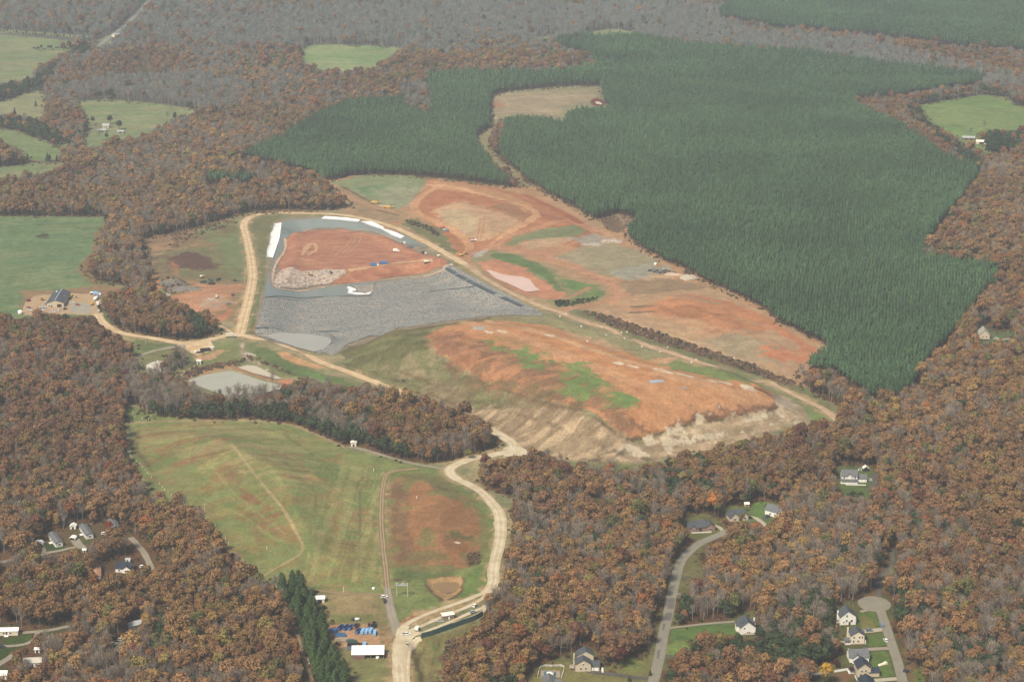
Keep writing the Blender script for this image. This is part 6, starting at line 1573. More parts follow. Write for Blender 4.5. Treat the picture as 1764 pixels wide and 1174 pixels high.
# maintenance shop
def shop_extra(t):
    win(t, 4.0, -19.05, -.5, 4.2, 3.8, 's', M_DARK, 'door'); win(t, -3.6, -19.05, 0, 1.1, 2.2, 's', M_DARK, 'door'); win(t, -6, -19.05, 1, 1.4, 1.2)
    g = MB(); g.box(-4.2, 14, 6.32, 1.6, 3.0, .3, ry=-.30); g.build('skylight', M_TRIM, t)
    g = MB(); g.box(0, 0, 7.46, .9, 38.8, .14); g.build('ridge_cap', M_METALG, t)
    g = MB(); g.box(5.5, 0, 4.9, .5, .5, 1.3); g.build('vent', M_METALG, t)
building('maintenance_shop', 101.5, 519.5, 2.0, [(0, 0, 38, 16.4, 4.7, 2.7, 'y')], M_TAN, mat('dark_metal_roof', (.06, .068, .078), .75, .08, .3, spec=.2), 'long grey roofed maintenance shop with tan gable and black bay door', 'workshop', extra=shop_extra)

# storage tank with a pale dome
t = thing('storage_tank', PZ(273, 637), 'round leachate tank with a pale shallow dome roof behind evergreens', 'tank')
g = MB(); g.cyl((0, 0, -1.5), (0, 0, 4.2), 10.4, n=36); g.build('wall', M_METALG, t, True)
V = []; F = []
for i in range(7):
    a = i / 6 * .62
    for k in range(36): V.append((10.6 * math.sin(a) / math.sin(.62) * math.cos(k / 36 * 6.2832), 10.6 * math.sin(a) / math.sin(.62) * math.sin(k / 36 * 6.2832), 4.25 + 17.2 * (math.cos(a) - math.cos(.62))))
for i in range(6):
    for k in range(36): F.append((i * 36 + k, i * 36 + (k + 1) % 36, (i + 1) * 36 + (k + 1) % 36, (i + 1) * 36 + k))
me = np_mesh('roof', np.array(V), F, mat('tank_roof', (.42, .39, .33), .6, .12, .3)); link_mesh('roof', me, t)
g = MB(); g.cyl((0, 0, 7.3), (0, 0, 8.6), .7, n=10); g.build('vent', M_METALC, t)
g = MB()
for k in range(2): g.cyl((10.7, -.4 + .8 * k, -1), (10.7, -.4 + .8 * k, 5), .05, n=5)
g.build('ladder', M_METALG, t)

# houses on the close, from the turning circle to the frame edge
def deck(t, x, y, L, D, z=1.6):
    d = MB(); d.box(x, y, z, L, D, .25); d.build('deck', M_WOOD, t)
    for sx in (-1, 1):
        p = MB(); p.box(x + sx * (L / 2 - .2), y - D / 2 + .2, -1, .2, .2, z + 1); p.build('post', M_WOOD, t)
    r = MB(); r.box(x, y - D / 2 + .06, z + 1.0, L, .08, .1); r.build('railing', M_TRIM, t)
building('house', 1457.5, 1070, 5, [(0, 0, 9.2, 10.4, 5.8, 3.9, 'y'), (5.9, 1.0, 5, 2.0, 2.6, .8, 'y')], M_WHITE, M_SLATE, 'white gabled house with grey roof, nearest the turning circle', 'house',
         [(-.8, -4.66, 5.6, 1.0, 1.5), (-.9, -4.66, 2.2, .9, 1.6), (2.4, -4.66, 2.0, 1.4, 1.6), (-2.8, -4.66, 1.6, .8, .9)], extra=lambda t: (door(t, 1.1, -4.66, 1.2, 2.2), chimney(t, -5.4, 1.5, 0, 7.5, M_WHITE), deck(t, -6.2, -2, 2.2, 3.5, .8)))
def h2(t):
    porch(t, -6.2, -1.5, 3.6, 4.4, 2.4); g = MB(); g.box(-9, -1.8, .9, 3.4, 3.2, .25); g.build('deck', M_WOOD, t); door(t, -6.2, .8, 1.6, 2.1)
    g = MB(); g.box(0, -3.92, -1.4, 8.64, .1, 1.9); g.build('brick_base', M_BRICK, t); g = MB(); g.box(-4.9, 3.4, 0, .9, 1.0, 8.6); g.build('chimney', M_CREAM, t)
    g = MB(); g.box(5.2, -1, 0, .9, 5.5, 2.2); g.build('garden_wall', M_CREAM, t)
building('house', 1474.5, 1104.5, 4, [(0, 0, 7.8, 8.6, 6.4, 2.7, 'y'), (3.3, 1.5, 3.2, 5.0, 5.6, 1.6, 'x')], M_CREAM, M_SLATE, 'cream two storey house with brick base and back porch, white driveway beside it', 'house',
         [(-2.6, -3.96, 1.6, .9, 1.5), (.4, -3.96, 1.6, .9, 1.5), (-2.4, -3.96, 4.4, .9, 1.4), (1.2, -3.96, 4.4, .9, 1.4), (3.0, -3.96, 4.4, .7, 1.4)], extra=h2)
building('house', 1478.5, 1134, 2, [(-.4, 0, 12.2, 9.5, 3.6, 3.3, 'x'), (-2.2, -3.0, 6.5, 5.6, 3.6, 2.3, 'y'), (4.6, 1.5, 5.2, 5, 3.6, 2.2, 'y')], M_WHITE, M_SLATEL, 'low white house with a broad pale grey roof, between two taller houses', 'house',
         [(3.4, -4.8, 1.0, 1.4, 1.3), (1.4, -4.8, 1.0, 1.2, 1.3), (-3.4, -6.32, .9, 1.4, 1.3)], extra=lambda t: (door(t, -1.2, -6.32), chimney(t, -6.2, 2, 0, 6.2, M_WHITE)))
def h4(t):
    porch(t, -6.6, 2.0, 3.4, 4.2, 2.6, M_SLATE); win(t, 9.9, -3.0, 0, 2.2, 2.1, 'e', M_DARK, 'garage_door'); door(t, -2, -5.06)
    g = MB(); g.cyl((-1.0, -7.2, -.4), (-1.0, -7.2, .7), 1.5, n=18); g.build('hot_tub', M_WOOD, t)
    g = MB(); g.box(-5.4, -6.4, -.8, .15, 6.4, 2.0); g.build('fence_panel', M_TRIM, t)
building('house', 1485, 1159, 4, [(0, 0, 9.6, 8.4, 6.0, 3.2, 'y'), (3.0, -.6, 3.6, 4.6, 5.6, 2.2, 'y'), (6.4, -1.6, 6.6, 6.2, 3.0, 1.9, 'x')], M_TAN, M_NAVY, 'tan house with navy roof and a white garage wing, hot tub behind', 'house',
         [(-1.5, -4.86, 3.4, .9, 1.4), (1.0, -4.86, 3.6, .9, 1.4)], extra=h4)
building('house', 1493, 1187, 3, [(0, 0, 10, 9, 5.2, 3.0, 'y')], M_TAN, M_NAVY, 'house showing only its dark roof peak at the bottom, below the concrete drive', 'house', [(0, -5.06, 1.5, 1.2, 1.3)], extra=lambda t: door(t, 2, -5.06))
def fence(name, pts, h, m, label, cat, gap=2.4, rails=(0.35, .9), panel=False, group=None, wpost=.14):
    line = smooth_line(W(pts), gap); t0 = line[0]; z0 = float(hgt(*t0))
    t = thing(name, (t0[0], t0[1], z0), label, cat, group)
    zs = [float(hgt(*q)) - z0 for q in line]; L = [(q[0] - t0[0], q[1] - t0[1]) for q in line]
    if len(L) <= 100:
        for (x, y), z in zip(L, zs):
            p = MB(); p.box(x, y, z - .5, wpost, wpost, h + .55); p.build('post', m, t)
    for i in range(len(L) - 1):
        pass
    g = MB()
    for i in range(len(L) - 1):
        (x0, y0), (x1, y1) = L[i], L[i + 1]; a = math.atan2(y1 - y0, x1 - x0); ln = math.hypot(x1 - x0, y1 - y0)
        if panel: g.box((x0 + x1) / 2, (y0 + y1) / 2, min(zs[i], zs[i + 1]), ln, .07, h, rz=a)
        else:
            for r in rails: g.box((x0 + x1) / 2, (y0 + y1) / 2, (zs[i] + zs[i + 1]) / 2 + r * h, ln, .06, .16, rz=a)
    g.build('panel' if panel else 'rail', m, t)
    return t
fence('picket_fence', [(1397, 1163), (1420, 1160), (1445, 1156), (1464, 1153)], 1.6, M_TRIM, 'white board fence running left from the tan house with navy roof', 'fence', panel=True)
# white house on the green lawn
def h6(t):
    g = MB(); g.box(1.5, -6.6, 1.0, 7.5, 3.0, .2); g.build('deck', M_WOOD, t)
    for x in (-2, 1.5, 5): p = MB(); p.box(x, -7.9, -1.4, .2, .2, 2.4); p.build('post', M_WOOD, t)
    g = MB(); g.box(.0, -5.06, -1.3, 10.4, .1, 1.5); g.build('brick_base', M_BRICK, t); chimney(t, 5.5, 1.5, 0, 8.5, M_WHITE)
building('house', 1285, 1086, 6, [(0, 0, 10, 10.2, 5.0, 4.0, 'y'), (-2.2, -.5, 3.0, 2.6, 7.0, 1.2, 'y'), (4.3, 2.5, 4, 3.6, 5.8, 1.5, 'x'), (-4.6, 2, 3.6, 4, 4.2, 1.8, 'x')], M_WHITE, M_SLATE, 'bright white steep gabled house with dark roof at the end of the long gravel drive', 'house',
         [(.0, -5.06, 1.2, .7, .9), (1.2, -5.06, 1.2, .7, .9), (-2.2, -5.06, 3.8, .8, 1.2)], extra=h6)
# tan house and pool at the bottom
def ha(t):
    for x in (5.2, 8.2): win(t, x, -2.86, -.3, 2.4, 2.3, 's', M_TRIM, 'garage_door')
    chimney(t, -5.3, 4.5, 0, 8.5, M_TAN); deck(t, -6.8, 1, 3.0, 5, 1.0)
    g = MB(); g.box(12, -3.0, -.5, 1.1, 4.6, 1.6); g.build('garden_wall', M_TRIM, t)
building('house', 1004, 1151, 2, [(0, 0, 7.5, 9.6, 5.0, 3.0, 'y'), (1.8, 6.4, 6.4, 10.0, 7.6, 3.0, 'y'), (6.4, .6, 7.4, 6.8, 3.1, 2.3, 'x')], M_TAN, M_SLATE, 'tan two gabled house with grey roof and white garage doors above the dark drive', 'house',
         [(-1.5, -3.82, 1.4, .9, 1.4), (1.6, -3.82, 1.4, .9, 1.4), (0, -3.82, 4.4, .8, 1.1)], extra=ha)
t = fence('pool_fence', [(926, 1166), (932, 1149), (950, 1148), (971, 1149), (967, 1168)], 1.5, M_TRIM, 'white fence on three sides of the small pool by the tan house', 'fence', gap=2.2, rails=(.3, .6, .95))
t = thing('swimming_pool', PZ(948, 1160), 'small teal covered pool in a pale deck, ringed by white fence', 'pool')
g = MB(); g.box(0, 0, -.4, 12.0, 9.0, .6); g.build('deck', M_WOOD, t); g = MB(); g.box(-.2, .6, .1, 7.4, 5.4, .16); g.build('cover', mat('teal_cover', (.05, .12, .14), .6, .1, .6), t)
g = MB(); g.box(2.6, 2.8, .2, .8, .8, .5); g.build('filter_box', V_YEL, t)
building('garden_gazebo', 947.5, 1165, 0, [(0, 0, 3.4, 3.8, 2.3, 1.1, 'x', 0, 1.3)], M_TAN, M_METALC, 'small pale roofed gazebo at the near edge of the pool', 'gazebo', extra=lambda t: door(t, 0, -1.93, 2.4, 1.9))
building('house', 946, 1181, 2, [(0, 0, 9, 8, 4.0, 2.4, 'y'), (4.4, -1, 5, 5, 3.4, 1.6, 'x')], M_TAN, M_SLATEL, 'house cut off by the bottom edge, grey ridge below the pool', 'house', [(0, -4.6, 1.2, 1, 1.2)], extra=lambda t: door(t, 2, -4.6))
# three houses in the middle wood
def hb(t): door(t, 0, -5.16, 2.0, 2.2); chimney(t, 3, 2, 4.5); g = MB(); g.box(0, -7.4, -.5, 15, 1.8, .62); g.build('front_path', M_CONCR, t)
building('house', 1204, 909.5, 8, [(-.5, 0, 16, 10.2, 3.1, 3.3, 'x', 0, 3.4), (7.2, -2.6, 6.6, 7.0, 3.0, 2.9, 'y'), (-5.4, -3.2, 5, 4.2, 3.0, 1.9, 'y')], M_BRICK, M_SLATE, 'brick house with wide grey hipped roof at the bend where the street ends', 'house',
         [(-5.4, -5.76, .9, 1.4, 1.4), (7.2, -5.96, .9, 1.8, 1.4), (-2.6, -5.16, .9, 1.2, 1.4)], extra=hb)
building('house', 1269, 891, 12, [(0, 0, 15, 10, 3.3, 3.5, 'x', 0, 3.0), (-3.6, -3.6, 6, 6.8, 3.2, 3.4, 'y'), (4.6, -2.8, 5.4, 5, 3.2, 2.3, 'y')], M_TAN, M_SLATE, 'tan house with dark cross gables above the pale curved driveway', 'house',
         [(-3.6, -6.66, .9, 1.6, 1.4), (4.6, -5.56, .9, 1.4, 1.4)], extra=lambda t: (door(t, .8, -5.1, 2, 2.2), chimney(t, 0, 1, 5.4)))
building('house', 1336, 886, -38, [(0, 0, 13, 9, 4.2, 3.4, 'x')], M_WHITE, M_SLATEL, 'house turned aslant, pale gable towards the bright green lawn', 'house', [(-2, -4.56, 1.2, 1.2, 1.3), (2, -4.56, 1.2, 1.2, 1.3), (-6.56, 1, 1.2, 1.0, 1.3, 'w')], extra=lambda t: (win(t, -6.56, -1.6, 0, 2.4, 2.2, 'w', M_DARK, 'garage_door'), chimney(t, 2, .5, 7)))
building('garden_shed', 1286, 871, 10, [(0, 0, 3.2, 2.6, 2.2, .9, 'x')], M_TAN, M_METALC, 'small tan shed behind the house with dark cross gables', 'shed', extra=lambda t: door(t, 0, -1.33, 1, 1.8))
# large white house alone in the wood
def he(t):
    porch(t, -.4, -5.9, 13, 2.4, 2.6, M_SLATEL)
    g = MB()
    g2 = MB(); gvol(g, g2, 0, -2.9, 4.2, 3.6, 5.7, 1.7, 'y'); g.build('gable', M_WHITE, t); g2.build('gable_roof', M_SLATEL, t)
    for x in (8.6, 11.0): win(t, x, -3.1, -.2, 2.0, 2.2, 's', M_TRIM, 'garage_door')
    g = MB(); g.box(4.6, -9.2, -1.2, 15.0, .5, 1.7).box(-2.9, -8.2, -1.2, .5, 2.0, 1.7); g.build('garden_wall', M_TRIM, t); door(t, 0, -4.66)
    g = MB(); g.box(15.2, 1.0, 1.2, 5.5, .3, .3).box(15.2, -1.2, .7, 5.5, .3, .3); g.build('rail_fence', M_TRIM, t)
building('house', 1462, 827, -3, [(0, 0, 12, 9.2, 5.6, 3.3, 'x'), (9.2, .2, 8.6, 6.4, 3.0, 2.4, 'x')], M_WHITE, M_SLATEL, 'large white two storey house with front porch and garage wing, alone in the wood', 'house',
         [(-4.2, -4.66, 3.6, 1, 1.5), (-1.6, -4.66, 3.6, 1, 1.5), (1.6, -4.66, 3.6, 1, 1.5), (4.2, -4.66, 3.6, 1, 1.5)], extra=he)
building('garden_shed', 1481, 809, 0, [(0, 0, 2.8, 2.4, 2.2, .8, 'y')], M_WHITE, M_SLATE, 'small white shed behind the large white house', 'shed', extra=lambda t: door(t, 0, -1.43, 1, 1.8))
building('garden_shed', 1491, 810, 0, [(0, 0, 3.6, 4.2, 2.4, 1.6, 'y')], M_DARK, M_METALC, 'pale domed shed with a dark front, right of the white shed', 'shed', extra=lambda t: door(t, 0, -1.83, 2.4, 1.9, m=M_DARK))
building('house', 1694, 581, -4, [(0, 0, 12, 9.6, 4.6, 4.6, 'y')], M_TAN, mat('weathered_shingle', (.30, .28, .24), .9, .1, .8), 'steep pale roofed house in a gap of the far right wood', 'house', [(-1.6, -6.06, 2, 1.2, 1.3), (1.8, -6.06, 2, 1.2, 1.3)], extra=lambda t: deck(t, 0, -7.4, 9, 2.4, .9))
building('house', 1548, 860, -10, [(0, 0, 11, 8, 4.2, 2.8, 'x')], M_TAN, mat('brown_shingle', (.22, .17, .14), .9, .15, .8), 'brown roofed house half hidden by bare trees right of the large white house', 'house', [(-2, -4.06, 1.2, 1.2, 1.3), (2, -4.06, 1.2, 1.2, 1.3)], extra=lambda t: door(t, 0, -4.06))
# farm at the right edge, farm in the left pasture, far houses
building('barn', 1668, 240, -6, [(0, 0, 16, 8, 2.8, 1.6, 'x')], M_REDBR, M_METALG, 'long low farm shed with pale roof under the right hand green field', 'barn', extra=lambda t: (door(t, -3, -4.06, 3, 2.2), door(t, 3, -4.06, 3, 2.2)))
building('barn', 1690, 247, -4, [(0, 0, 13, 7, 3.0, 1.6, 'x')], M_CREAM, M_METALC, 'cream farm building beside the round dark trees', 'barn', extra=lambda t: door(t, 0, -3.56, 6, 2.2))
building('house', 1749, 251, 4, [(0, 0, 8, 8, 5, 2.5, 'y')], M_WHITE, M_SLATE, 'white farmhouse between dark trees at the right edge', 'house', [(-1.5, -4.06, 1.5, 1.2, 1.4), (1.5, -4.06, 1.5, 1.2, 1.4)], extra=lambda t: door(t, 0, -4.06))
building('house', 183, 220, 0, [(0, 0, 9, 7, 3.5, 2.2, 'x')], M_TAN, M_METALG, 'grey roofed farmhouse among trees in the left pasture', 'house', [(-2, -3.56, 1, 1.2, 1.2)], extra=lambda t: door(t, 1, -3.56))
building('barn', 208, 229, 0, [(0, 0, 9, 6, 2.6, 1.2, 'x')], M_WOOD, M_METALG, 'small barn with pale roof right of the left pasture farmhouse', 'barn', extra=lambda t: door(t, 0, -3.06, 2.4, 2))
building('barn', 176, 227, 10, [(0, 0, 11, 6, 2.6, 1.4, 'x')], M_WOOD, M_METALG, 'grey barn just below the left pasture farmhouse', 'barn', extra=lambda t: door(t, 0, -3.06, 2.4, 2))
for (x, y, L, rz, rm, lb) in ((264, 62, 18, 0, M_METALC, 'cream roofed building beside the far county road'), (335, 68, 16, 0, M_METALW, 'white roof at the far end of the left oak wood'), (200, 63, 13, 50, M_METALG, 'tan trailer by the roadside, upper of a pair'), (196, 76, 10, 58, M_METALC, 'cream trailer by the roadside, lower of a pair'),
                              (660, 26, 13, 0, M_METALW, 'tiny white roofed house above the bright meadow'), (818, 12, 10, 0, M_METALW, 'tiny white house by a yellow tree near the top'), (954, 10, 9, 0, M_METALW, 'tiny pale house among grey woods at the top'), (390, 42, 14, 0, M_METALW, 'faint white roof in the far grey wood, left of the bright meadow')):
    building('far_house', x, y, rz, [(0, 0, L, 8, 3.6, 2.2, 'x')], M_CREAM, rm, lb, 'house', extra=lambda t: (door(t, 1.5, -4.06), win(t, -2, -4.06, 1, 1.4, 1.2)))
# trailer homes on the left
def trailer(px, py, rz, L, roofm, label, cat='trailer home', wm=M_WHITE, Wd=5.2):
    def ex(t):
        for x in (-L * .33, -L * .1, L * .18): win(t, x, -Wd / 2 - .06, 1.3, 1.2, 1.0)
        door(t, L * .02, -Wd / 2 - .06, 1, 2.0, z=.6); win(t, L / 2 + .06, 0, 1.3, 1.8, 1.1, 'e')
        g = MB(); g.box(L * .02, -Wd / 2 - 1.2, .2, 2.6, 2.2, .3); g.build('porch', M_TRIM, t)
    return building('trailer_home', px, py, rz, [(0, 0, L, Wd, 3.3, 1.0, 'x')], wm, roofm, label, cat, extra=ex)
trailer(96, 933, -62, 19, M_SLATEL, 'white trailer home with grey roof and a green lawn in front')
trailer(149, 919, -64, 19, M_SLATEL, 'long white trailer home with grey roof, middle of three')
trailer(196, 908, -66, 15, M_SLATEL, 'white trailer home partly behind a red tree, farthest of three')
trailer(167, 992, -78, 17, M_RUSTR, 'white trailer home with a rusty orange roof')
trailer(12, 1091, 3, 15, M_METALW, 'cream trailer home across the lane at the left edge', wm=M_CREAM)
def arch(px, py, rz, L, label, name='carport', r=2.6):
    t = thing(name, PZ(px, py), label, 'carport', None, R(rz)); g = MB(); n = 9
    for k in range(n):
        a0, a1 = math.pi * k / n, math.pi * (k + 1) / n
        g.v += [(-L / 2, -math.cos(a0) * r, 1.2 + math.sin(a0) * r * .6), (-L / 2, -math.cos(a1) * r, 1.2 + math.sin(a1) * r * .6), (L / 2, -math.cos(a1) * r, 1.2 + math.sin(a1) * r * .6), (L / 2, -math.cos(a0) * r, 1.2 + math.sin(a0) * r * .6)]
        b = len(g.v) - 4; g.f.append((b, b + 1, b + 2, b + 3))
    o = g.build('canopy', M_METALW, t); s = o.modifiers.new('thickness', 'SOLIDIFY'); s.thickness = .12
    for sx in (-1, 1):
        for sy in (-1, 1): p = MB(); p.box(sx * (L / 2 - .2), sy * r * .97, -.5, .14, .14, 1.8); p.build('post', M_METALG, t)
arch(67, 939, 90, 5.5, 'white arched carport beside the trailer home with the green lawn', r=3.4)
arch(126, 929, 80, 5.0, 'cream cloth carport next to a dark car and the middle trailer home', r=2.4)
def shed(px, py, L, Wd, h, rise, wm, rm, label, rz=0, ridge='x', cat='shed', dm=M_DARK):
    def ex(t): door(t, 0, -(Wd if ridge == 'x' else L) / 2 - .05, min(1.4, L * .5), min(h * .85, 2.1), m=dm)
    return building('shed', px, py, rz, [(0, 0, L, Wd, h, rise, ridge)], wm, rm, label, cat, extra=ex)
shed(126.5, 909, 4, 4, 2.3, 1.2, M_WHITE, M_METALW, 'small white shed in the clearing above the trailer homes', ridge='y')
shed(146, 950, 2.2, 2, 2, .6, M_WHITE, M_METALW, 'tiny white hut where the trailer lane meets the trees')
building('house', 214.5, 981, -4, [(0, 0, 10.5, 8.5, 3.2, 3.0, 'x'), (2.6, -2.8, 5, 6, 3.0, 2.2, 'y')], M_WHITE, M_NAVY, 'white house under a very dark blue roof at the end of the grey lane', 'house', [(-2.5, -4.3, 1, 1.2, 1.2), (2.6, -5.36, 1, 2.0, 1.2)], extra=lambda t: (door(t, 0, -4.3), chimney(t, 3.5, 1, 5.0, 2, M_TRIM)))
shed(221, 967, 3.0, 2.4, 2.2, .7, M_WHITE, M_METALG, 'little pale shed behind the dark blue roofed house')
shed(65, 1122, 3, 3, 2.4, .7, M_WHITE, M_METALW, 'small white shed half hidden below the lane at the lower left')
building('house', 57, 1144, 6, [(0, 0, 11, 7, 3.2, 1.6, 'x')], M_WHITE, mat('pale_shingle', (.46, .42, .35), .9, .1, .8), 'long house with pale tan roof among trees at the lower left', 'house', [(-2.5, -3.56, 1, 1.2, 1.2), (2.6, -3.56, 1, 1.4, 1.2)], extra=lambda t: door(t, 0, -3.56))
building('house', 5, 1166, 0, [(0, 0, 6, 6, 3.2, 1.5, 'x')], M_WHITE, M_METALW, 'white roofed house in the bottom left corner', 'house', [(1, -3.06, 1, 1.2, 1.2)], extra=lambda t: door(t, -1, -3.06))
shed(293, 1052, 3, 3, 2.8, .6, M_WHITE, M_METALW, 'lone white hut deep in the left wood')
building('house', 232, 1080, 30, [(0, 0, 9, 6, 3.0, 1.6, 'x')], M_TAN, M_METALG, 'small grey roofed house above the white car in the left wood', 'house', extra=lambda t: (door(t, 0, -3.06), win(t, 2, -3.06, 1, 1, 1)))
# landfill sheds
shed(343, 626, 3.6, 3.6, 3.2, .4, M_WHITE, M_METALW, 'white cube of a hut on grass above the grey pond')
shed(609.5, 767, 4.2, 4.2, 3.2, .8, M_CREAM, M_METALW, 'cream pump house at the wood edge above the green hill', ridge='y')
def gs(t):
    win(t, .2, -2.56, 0, 2.6, 2.2, 's', M_DARK, 'door'); win(t, -2.4, -2.56, 1, .7, .9)
building('shed', 551, 1035, 3, [(0, 0, 6.3, 5.0, 3.0, 1.0, 'x')], M_CREAM, M_METALW, 'cream garage shed with a dark door beside the tall pines', 'shed', extra=gs)
shed(542, 1040, 2.2, 2.2, 2.6, .3, M_WHITE, M_METALC, 'white box hut next to the cream garage shed')
shed(537, 1141, 4.4, 3.2, 2.6, .5, M_TAN, M_WOOD, 'tan log store on the track behind the tall pines')
shed(471, 1013, 5.2, 2.4, 1.6, .3, M_WOOD, M_METALC, 'low pale shelter where the pine row meets the green hill')
# long white roof with open front at the container yard
t = thing('equipment_shed', PZ(634, 1129), 'long equipment shed with a bright white single pitch roof beside the entrance road', 'shed', None, R(2))
g = MB(); b = 0
g.v += [(-10.3, -4.4, 3.0), (10.3, -4.4, 3.0), (10.3, 4.6, 5.0), (-10.3, 4.6, 5.0), (-10.3, -4.4, 3.2), (10.3, -4.4, 3.2), (10.3, 4.6, 5.2), (-10.3, 4.6, 5.2)]
g.f += [(0, 3, 2, 1), (4, 5, 6, 7), (0, 1, 5, 4), (1, 2, 6, 5), (2, 3, 7, 6), (3, 0, 4, 7)]; g.build('roof', M_METALW, t)
g = MB(); g.box(-6.3, -4.0, -1, 7.6, .15, 3.9); g.build('front_wall', M_REDBR, t); g = MB(); g.box(0, 4.3, -1, 20.2, .15, 5.7).box(-10.1, .1, -1, .15, 8.2, 4.3).box(10.1, .1, -1, .15, 8.2, 4.3); g.build('wall', M_REDBR, t)
for x in (-2.2, 1.8, 5.8, 10.0): g = MB(); g.box(x, -4.0, -1, .25, .25, 3.95); g.build('post', M_WOOD, t)
# scale house on the weighing lanes
def sc(t):
    win(t, -1.2, -2.26, 1.0, 1.4, 1.3); win(t, 1.6, -2.26, 1.0, 1.4, 1.3); win(t, -3.86, 0, .9, 1.6, 1.4, 'w')
    door(t, .3, -2.26, .9, 2.1, m=M_TRIM)
building('scale_house', 771, 1064, 20, [(0, 0, 7.6, 4.4, 3.2, .5, 'x')], M_BRICK, M_METALC, 'brick scale house with cream roof on the island between weighing lanes', 'office', extra=sc)
t = thing('weigh_ramp', PZ(757, 1070), 'grey metal steps and ramp at the left end of the scale house', 'ramp', None, R(22)); g = MB(); g.box(0, 0, .2, 6.5, 1.6, .25, ry=.12); g.build('ramp', M_METALG, t); g = MB(); g.box(0, -.75, 1.1, 6.5, .08, .1, ry=.12).box(0, .75, 1.1, 6.5, .08, .1, ry=.12); g.build('railing', M_METALG, t)
for i, (x, y) in enumerate(((752, 1057), (781, 1052), (783, 1062), (793, 1046), (735, 1065))):
    t = thing('yellow_bollard', PZ(x, y), ['yellow post beside the upper lane left of the scale house', 'yellow post right behind the scale house', 'yellow post at the right end of the scale house', 'yellow post farthest up the weighing lanes', 'yellow post nearest the gate on the weighing lanes'][i], 'bollard', 'yellow lane posts')
    g = MB(); g.cyl((0, 0, -.3), (0, 0, 1.3), .22, n=10); g.build('pipe', V_YEL, t); g = MB(); g.cyl((0, 0, 1.28), (0, 0, 1.42), .26, n=10); g.build('cap', V_YEL, t)
fence('retaining_fence', [(726, 1099), (744, 1094), (772, 1084), (800, 1074), (818, 1068), (832, 1060)], 3.8, M_GREENF, 'tall dark green mesh wall along the outer weighing lane', 'mesh wall', panel=True, gap=3.0)

# ------------------------------------------------------------------ vehicles
def wheels(t, xs, wy_, r=.36, w=.26):
    for x in xs:
        for s in (-1, 1):
            g = MB(); g.cyl((x, s * wy_ - w / 2, r), (x, s * wy_ + w / 2, r), r, n=12); o = g.build('wheel', M_RUBBER, t)
            g = MB(); g.cyl((x, s * wy_ - w / 2 - .02, r), (x, s * wy_ + w / 2 + .02, r), r * .5, n=8); g.build('rim', V_GREY, o)
def car_parts(t, pm, L=4.7, Wd=1.85, suv=True, pickup=False):
    hl = L / 2; hw = Wd / 2; ht = 1.72 if suv else 1.45
    g = MB(); g.hull([(-hl, .35), (-hl, .85), (-hl + .15, 1.0), (hl - 1.4, 1.0), (hl - .2, .85), (hl, .6), (hl, .35)], -hw, hw); g.build('body', pm, t)
    x1 = hl - 1.25; x0 = -hl + (2.0 if pickup else .15)
    g = MB(); g.hull([(x0, 1.0), (x0 + .15, ht), (x1 - .75, ht), (x1, 1.0)], -hw + .12, hw - .12); g.build('windows', M_GLASS, t)
    g = MB(); g.box((x0 + .2 + x1 - .8) / 2, 0, ht - .02, x1 - .8 - x0 - .2, Wd - .3, .07); g.build('roof', pm, t)
    if pickup: g = MB(); g.box(-hl + 1.05, 0, .98, 1.8, Wd - .35, .06); g.build('bed', M_DARK, t)
    for s in (-1, 1): g = MB(); g.box(hl - .06, s * (hw - .3), .62, .15, .3, .16); g.build('headlight', M_TRIM, t)
    wheels(t, (-hl + .85, hl - .85), hw - .12)
def car(px, py, rz, pm, label, cat='car', **k):
    t = thing('parked_car' if cat == 'car' else 'pickup_truck', PZ(px, py, .25), label, cat, None, R(rz)); car_parts(t, pm, pickup=(cat != 'car'), L=4.7 if cat == 'car' else 5.6, **k); return t
def truck(px, py, rz, cabm, bodym, label, L=8.0, kind='box', cat='truck', Wd=2.4, bh=2.5):
    t = thing('truck', PZ(px, py, .2), label, cat, None, R(rz)); hl = L / 2
    g = MB(); g.hull([(hl - 2.0, .6), (hl - 2.0, 2.6), (hl - .9, 2.6), (hl - .4, 1.6), (hl, 1.4), (hl, .6)], -Wd / 2 + .1, Wd / 2 - .1); c = g.build('cab', cabm, t)
    g = MB(); g.hull([(hl - .93, 2.45), (hl - .5, 1.65), (hl - .44, 1.65), (hl - .87, 2.45)], -Wd / 2 + .2, Wd / 2 - .2); g.build('windscreen', M_GLASS, c)
    g = MB(); g.box(0, 0, .65, L, 1.0, .3); g.build('chassis', M_DARK, t)
    bl = L - 2.4; bx = -hl + bl / 2
    if kind == 'box': g = MB(); g.box(bx, 0, 1.0, bl, Wd, bh); g.build('cargo_box', bodym, t)
    elif kind == 'dump':
        g = MB(); g.box(bx, 0, 1.0, bl, Wd, .15).box(bx, -Wd / 2 + .06, 1.1, bl, .12, bh * .7).box(bx, Wd / 2 - .06, 1.1, bl, .12, bh * .7).box(bx - bl / 2 + .06, 0, 1.1, .12, Wd, bh * .7).box(bx + bl / 2 - .06, 0, 1.1, .12, Wd, bh * .8); g.build('dump_bed', bodym, t)
    elif kind == 'tank': g = MB(); g.cyl((bx - bl / 2, 0, 2.0), (bx + bl / 2, 0, 2.0), 1.05, n=16); g.build('tank', bodym, t, True)
    elif kind == 'flat': g = MB(); g.box(bx, 0, 1.0, bl, Wd, .2); g.build('flat_bed', bodym, t)
    wheels(t, (hl - 1.1, -hl + 1.0, -hl + 2.1), Wd / 2 - .2, .5, .32)
    return t
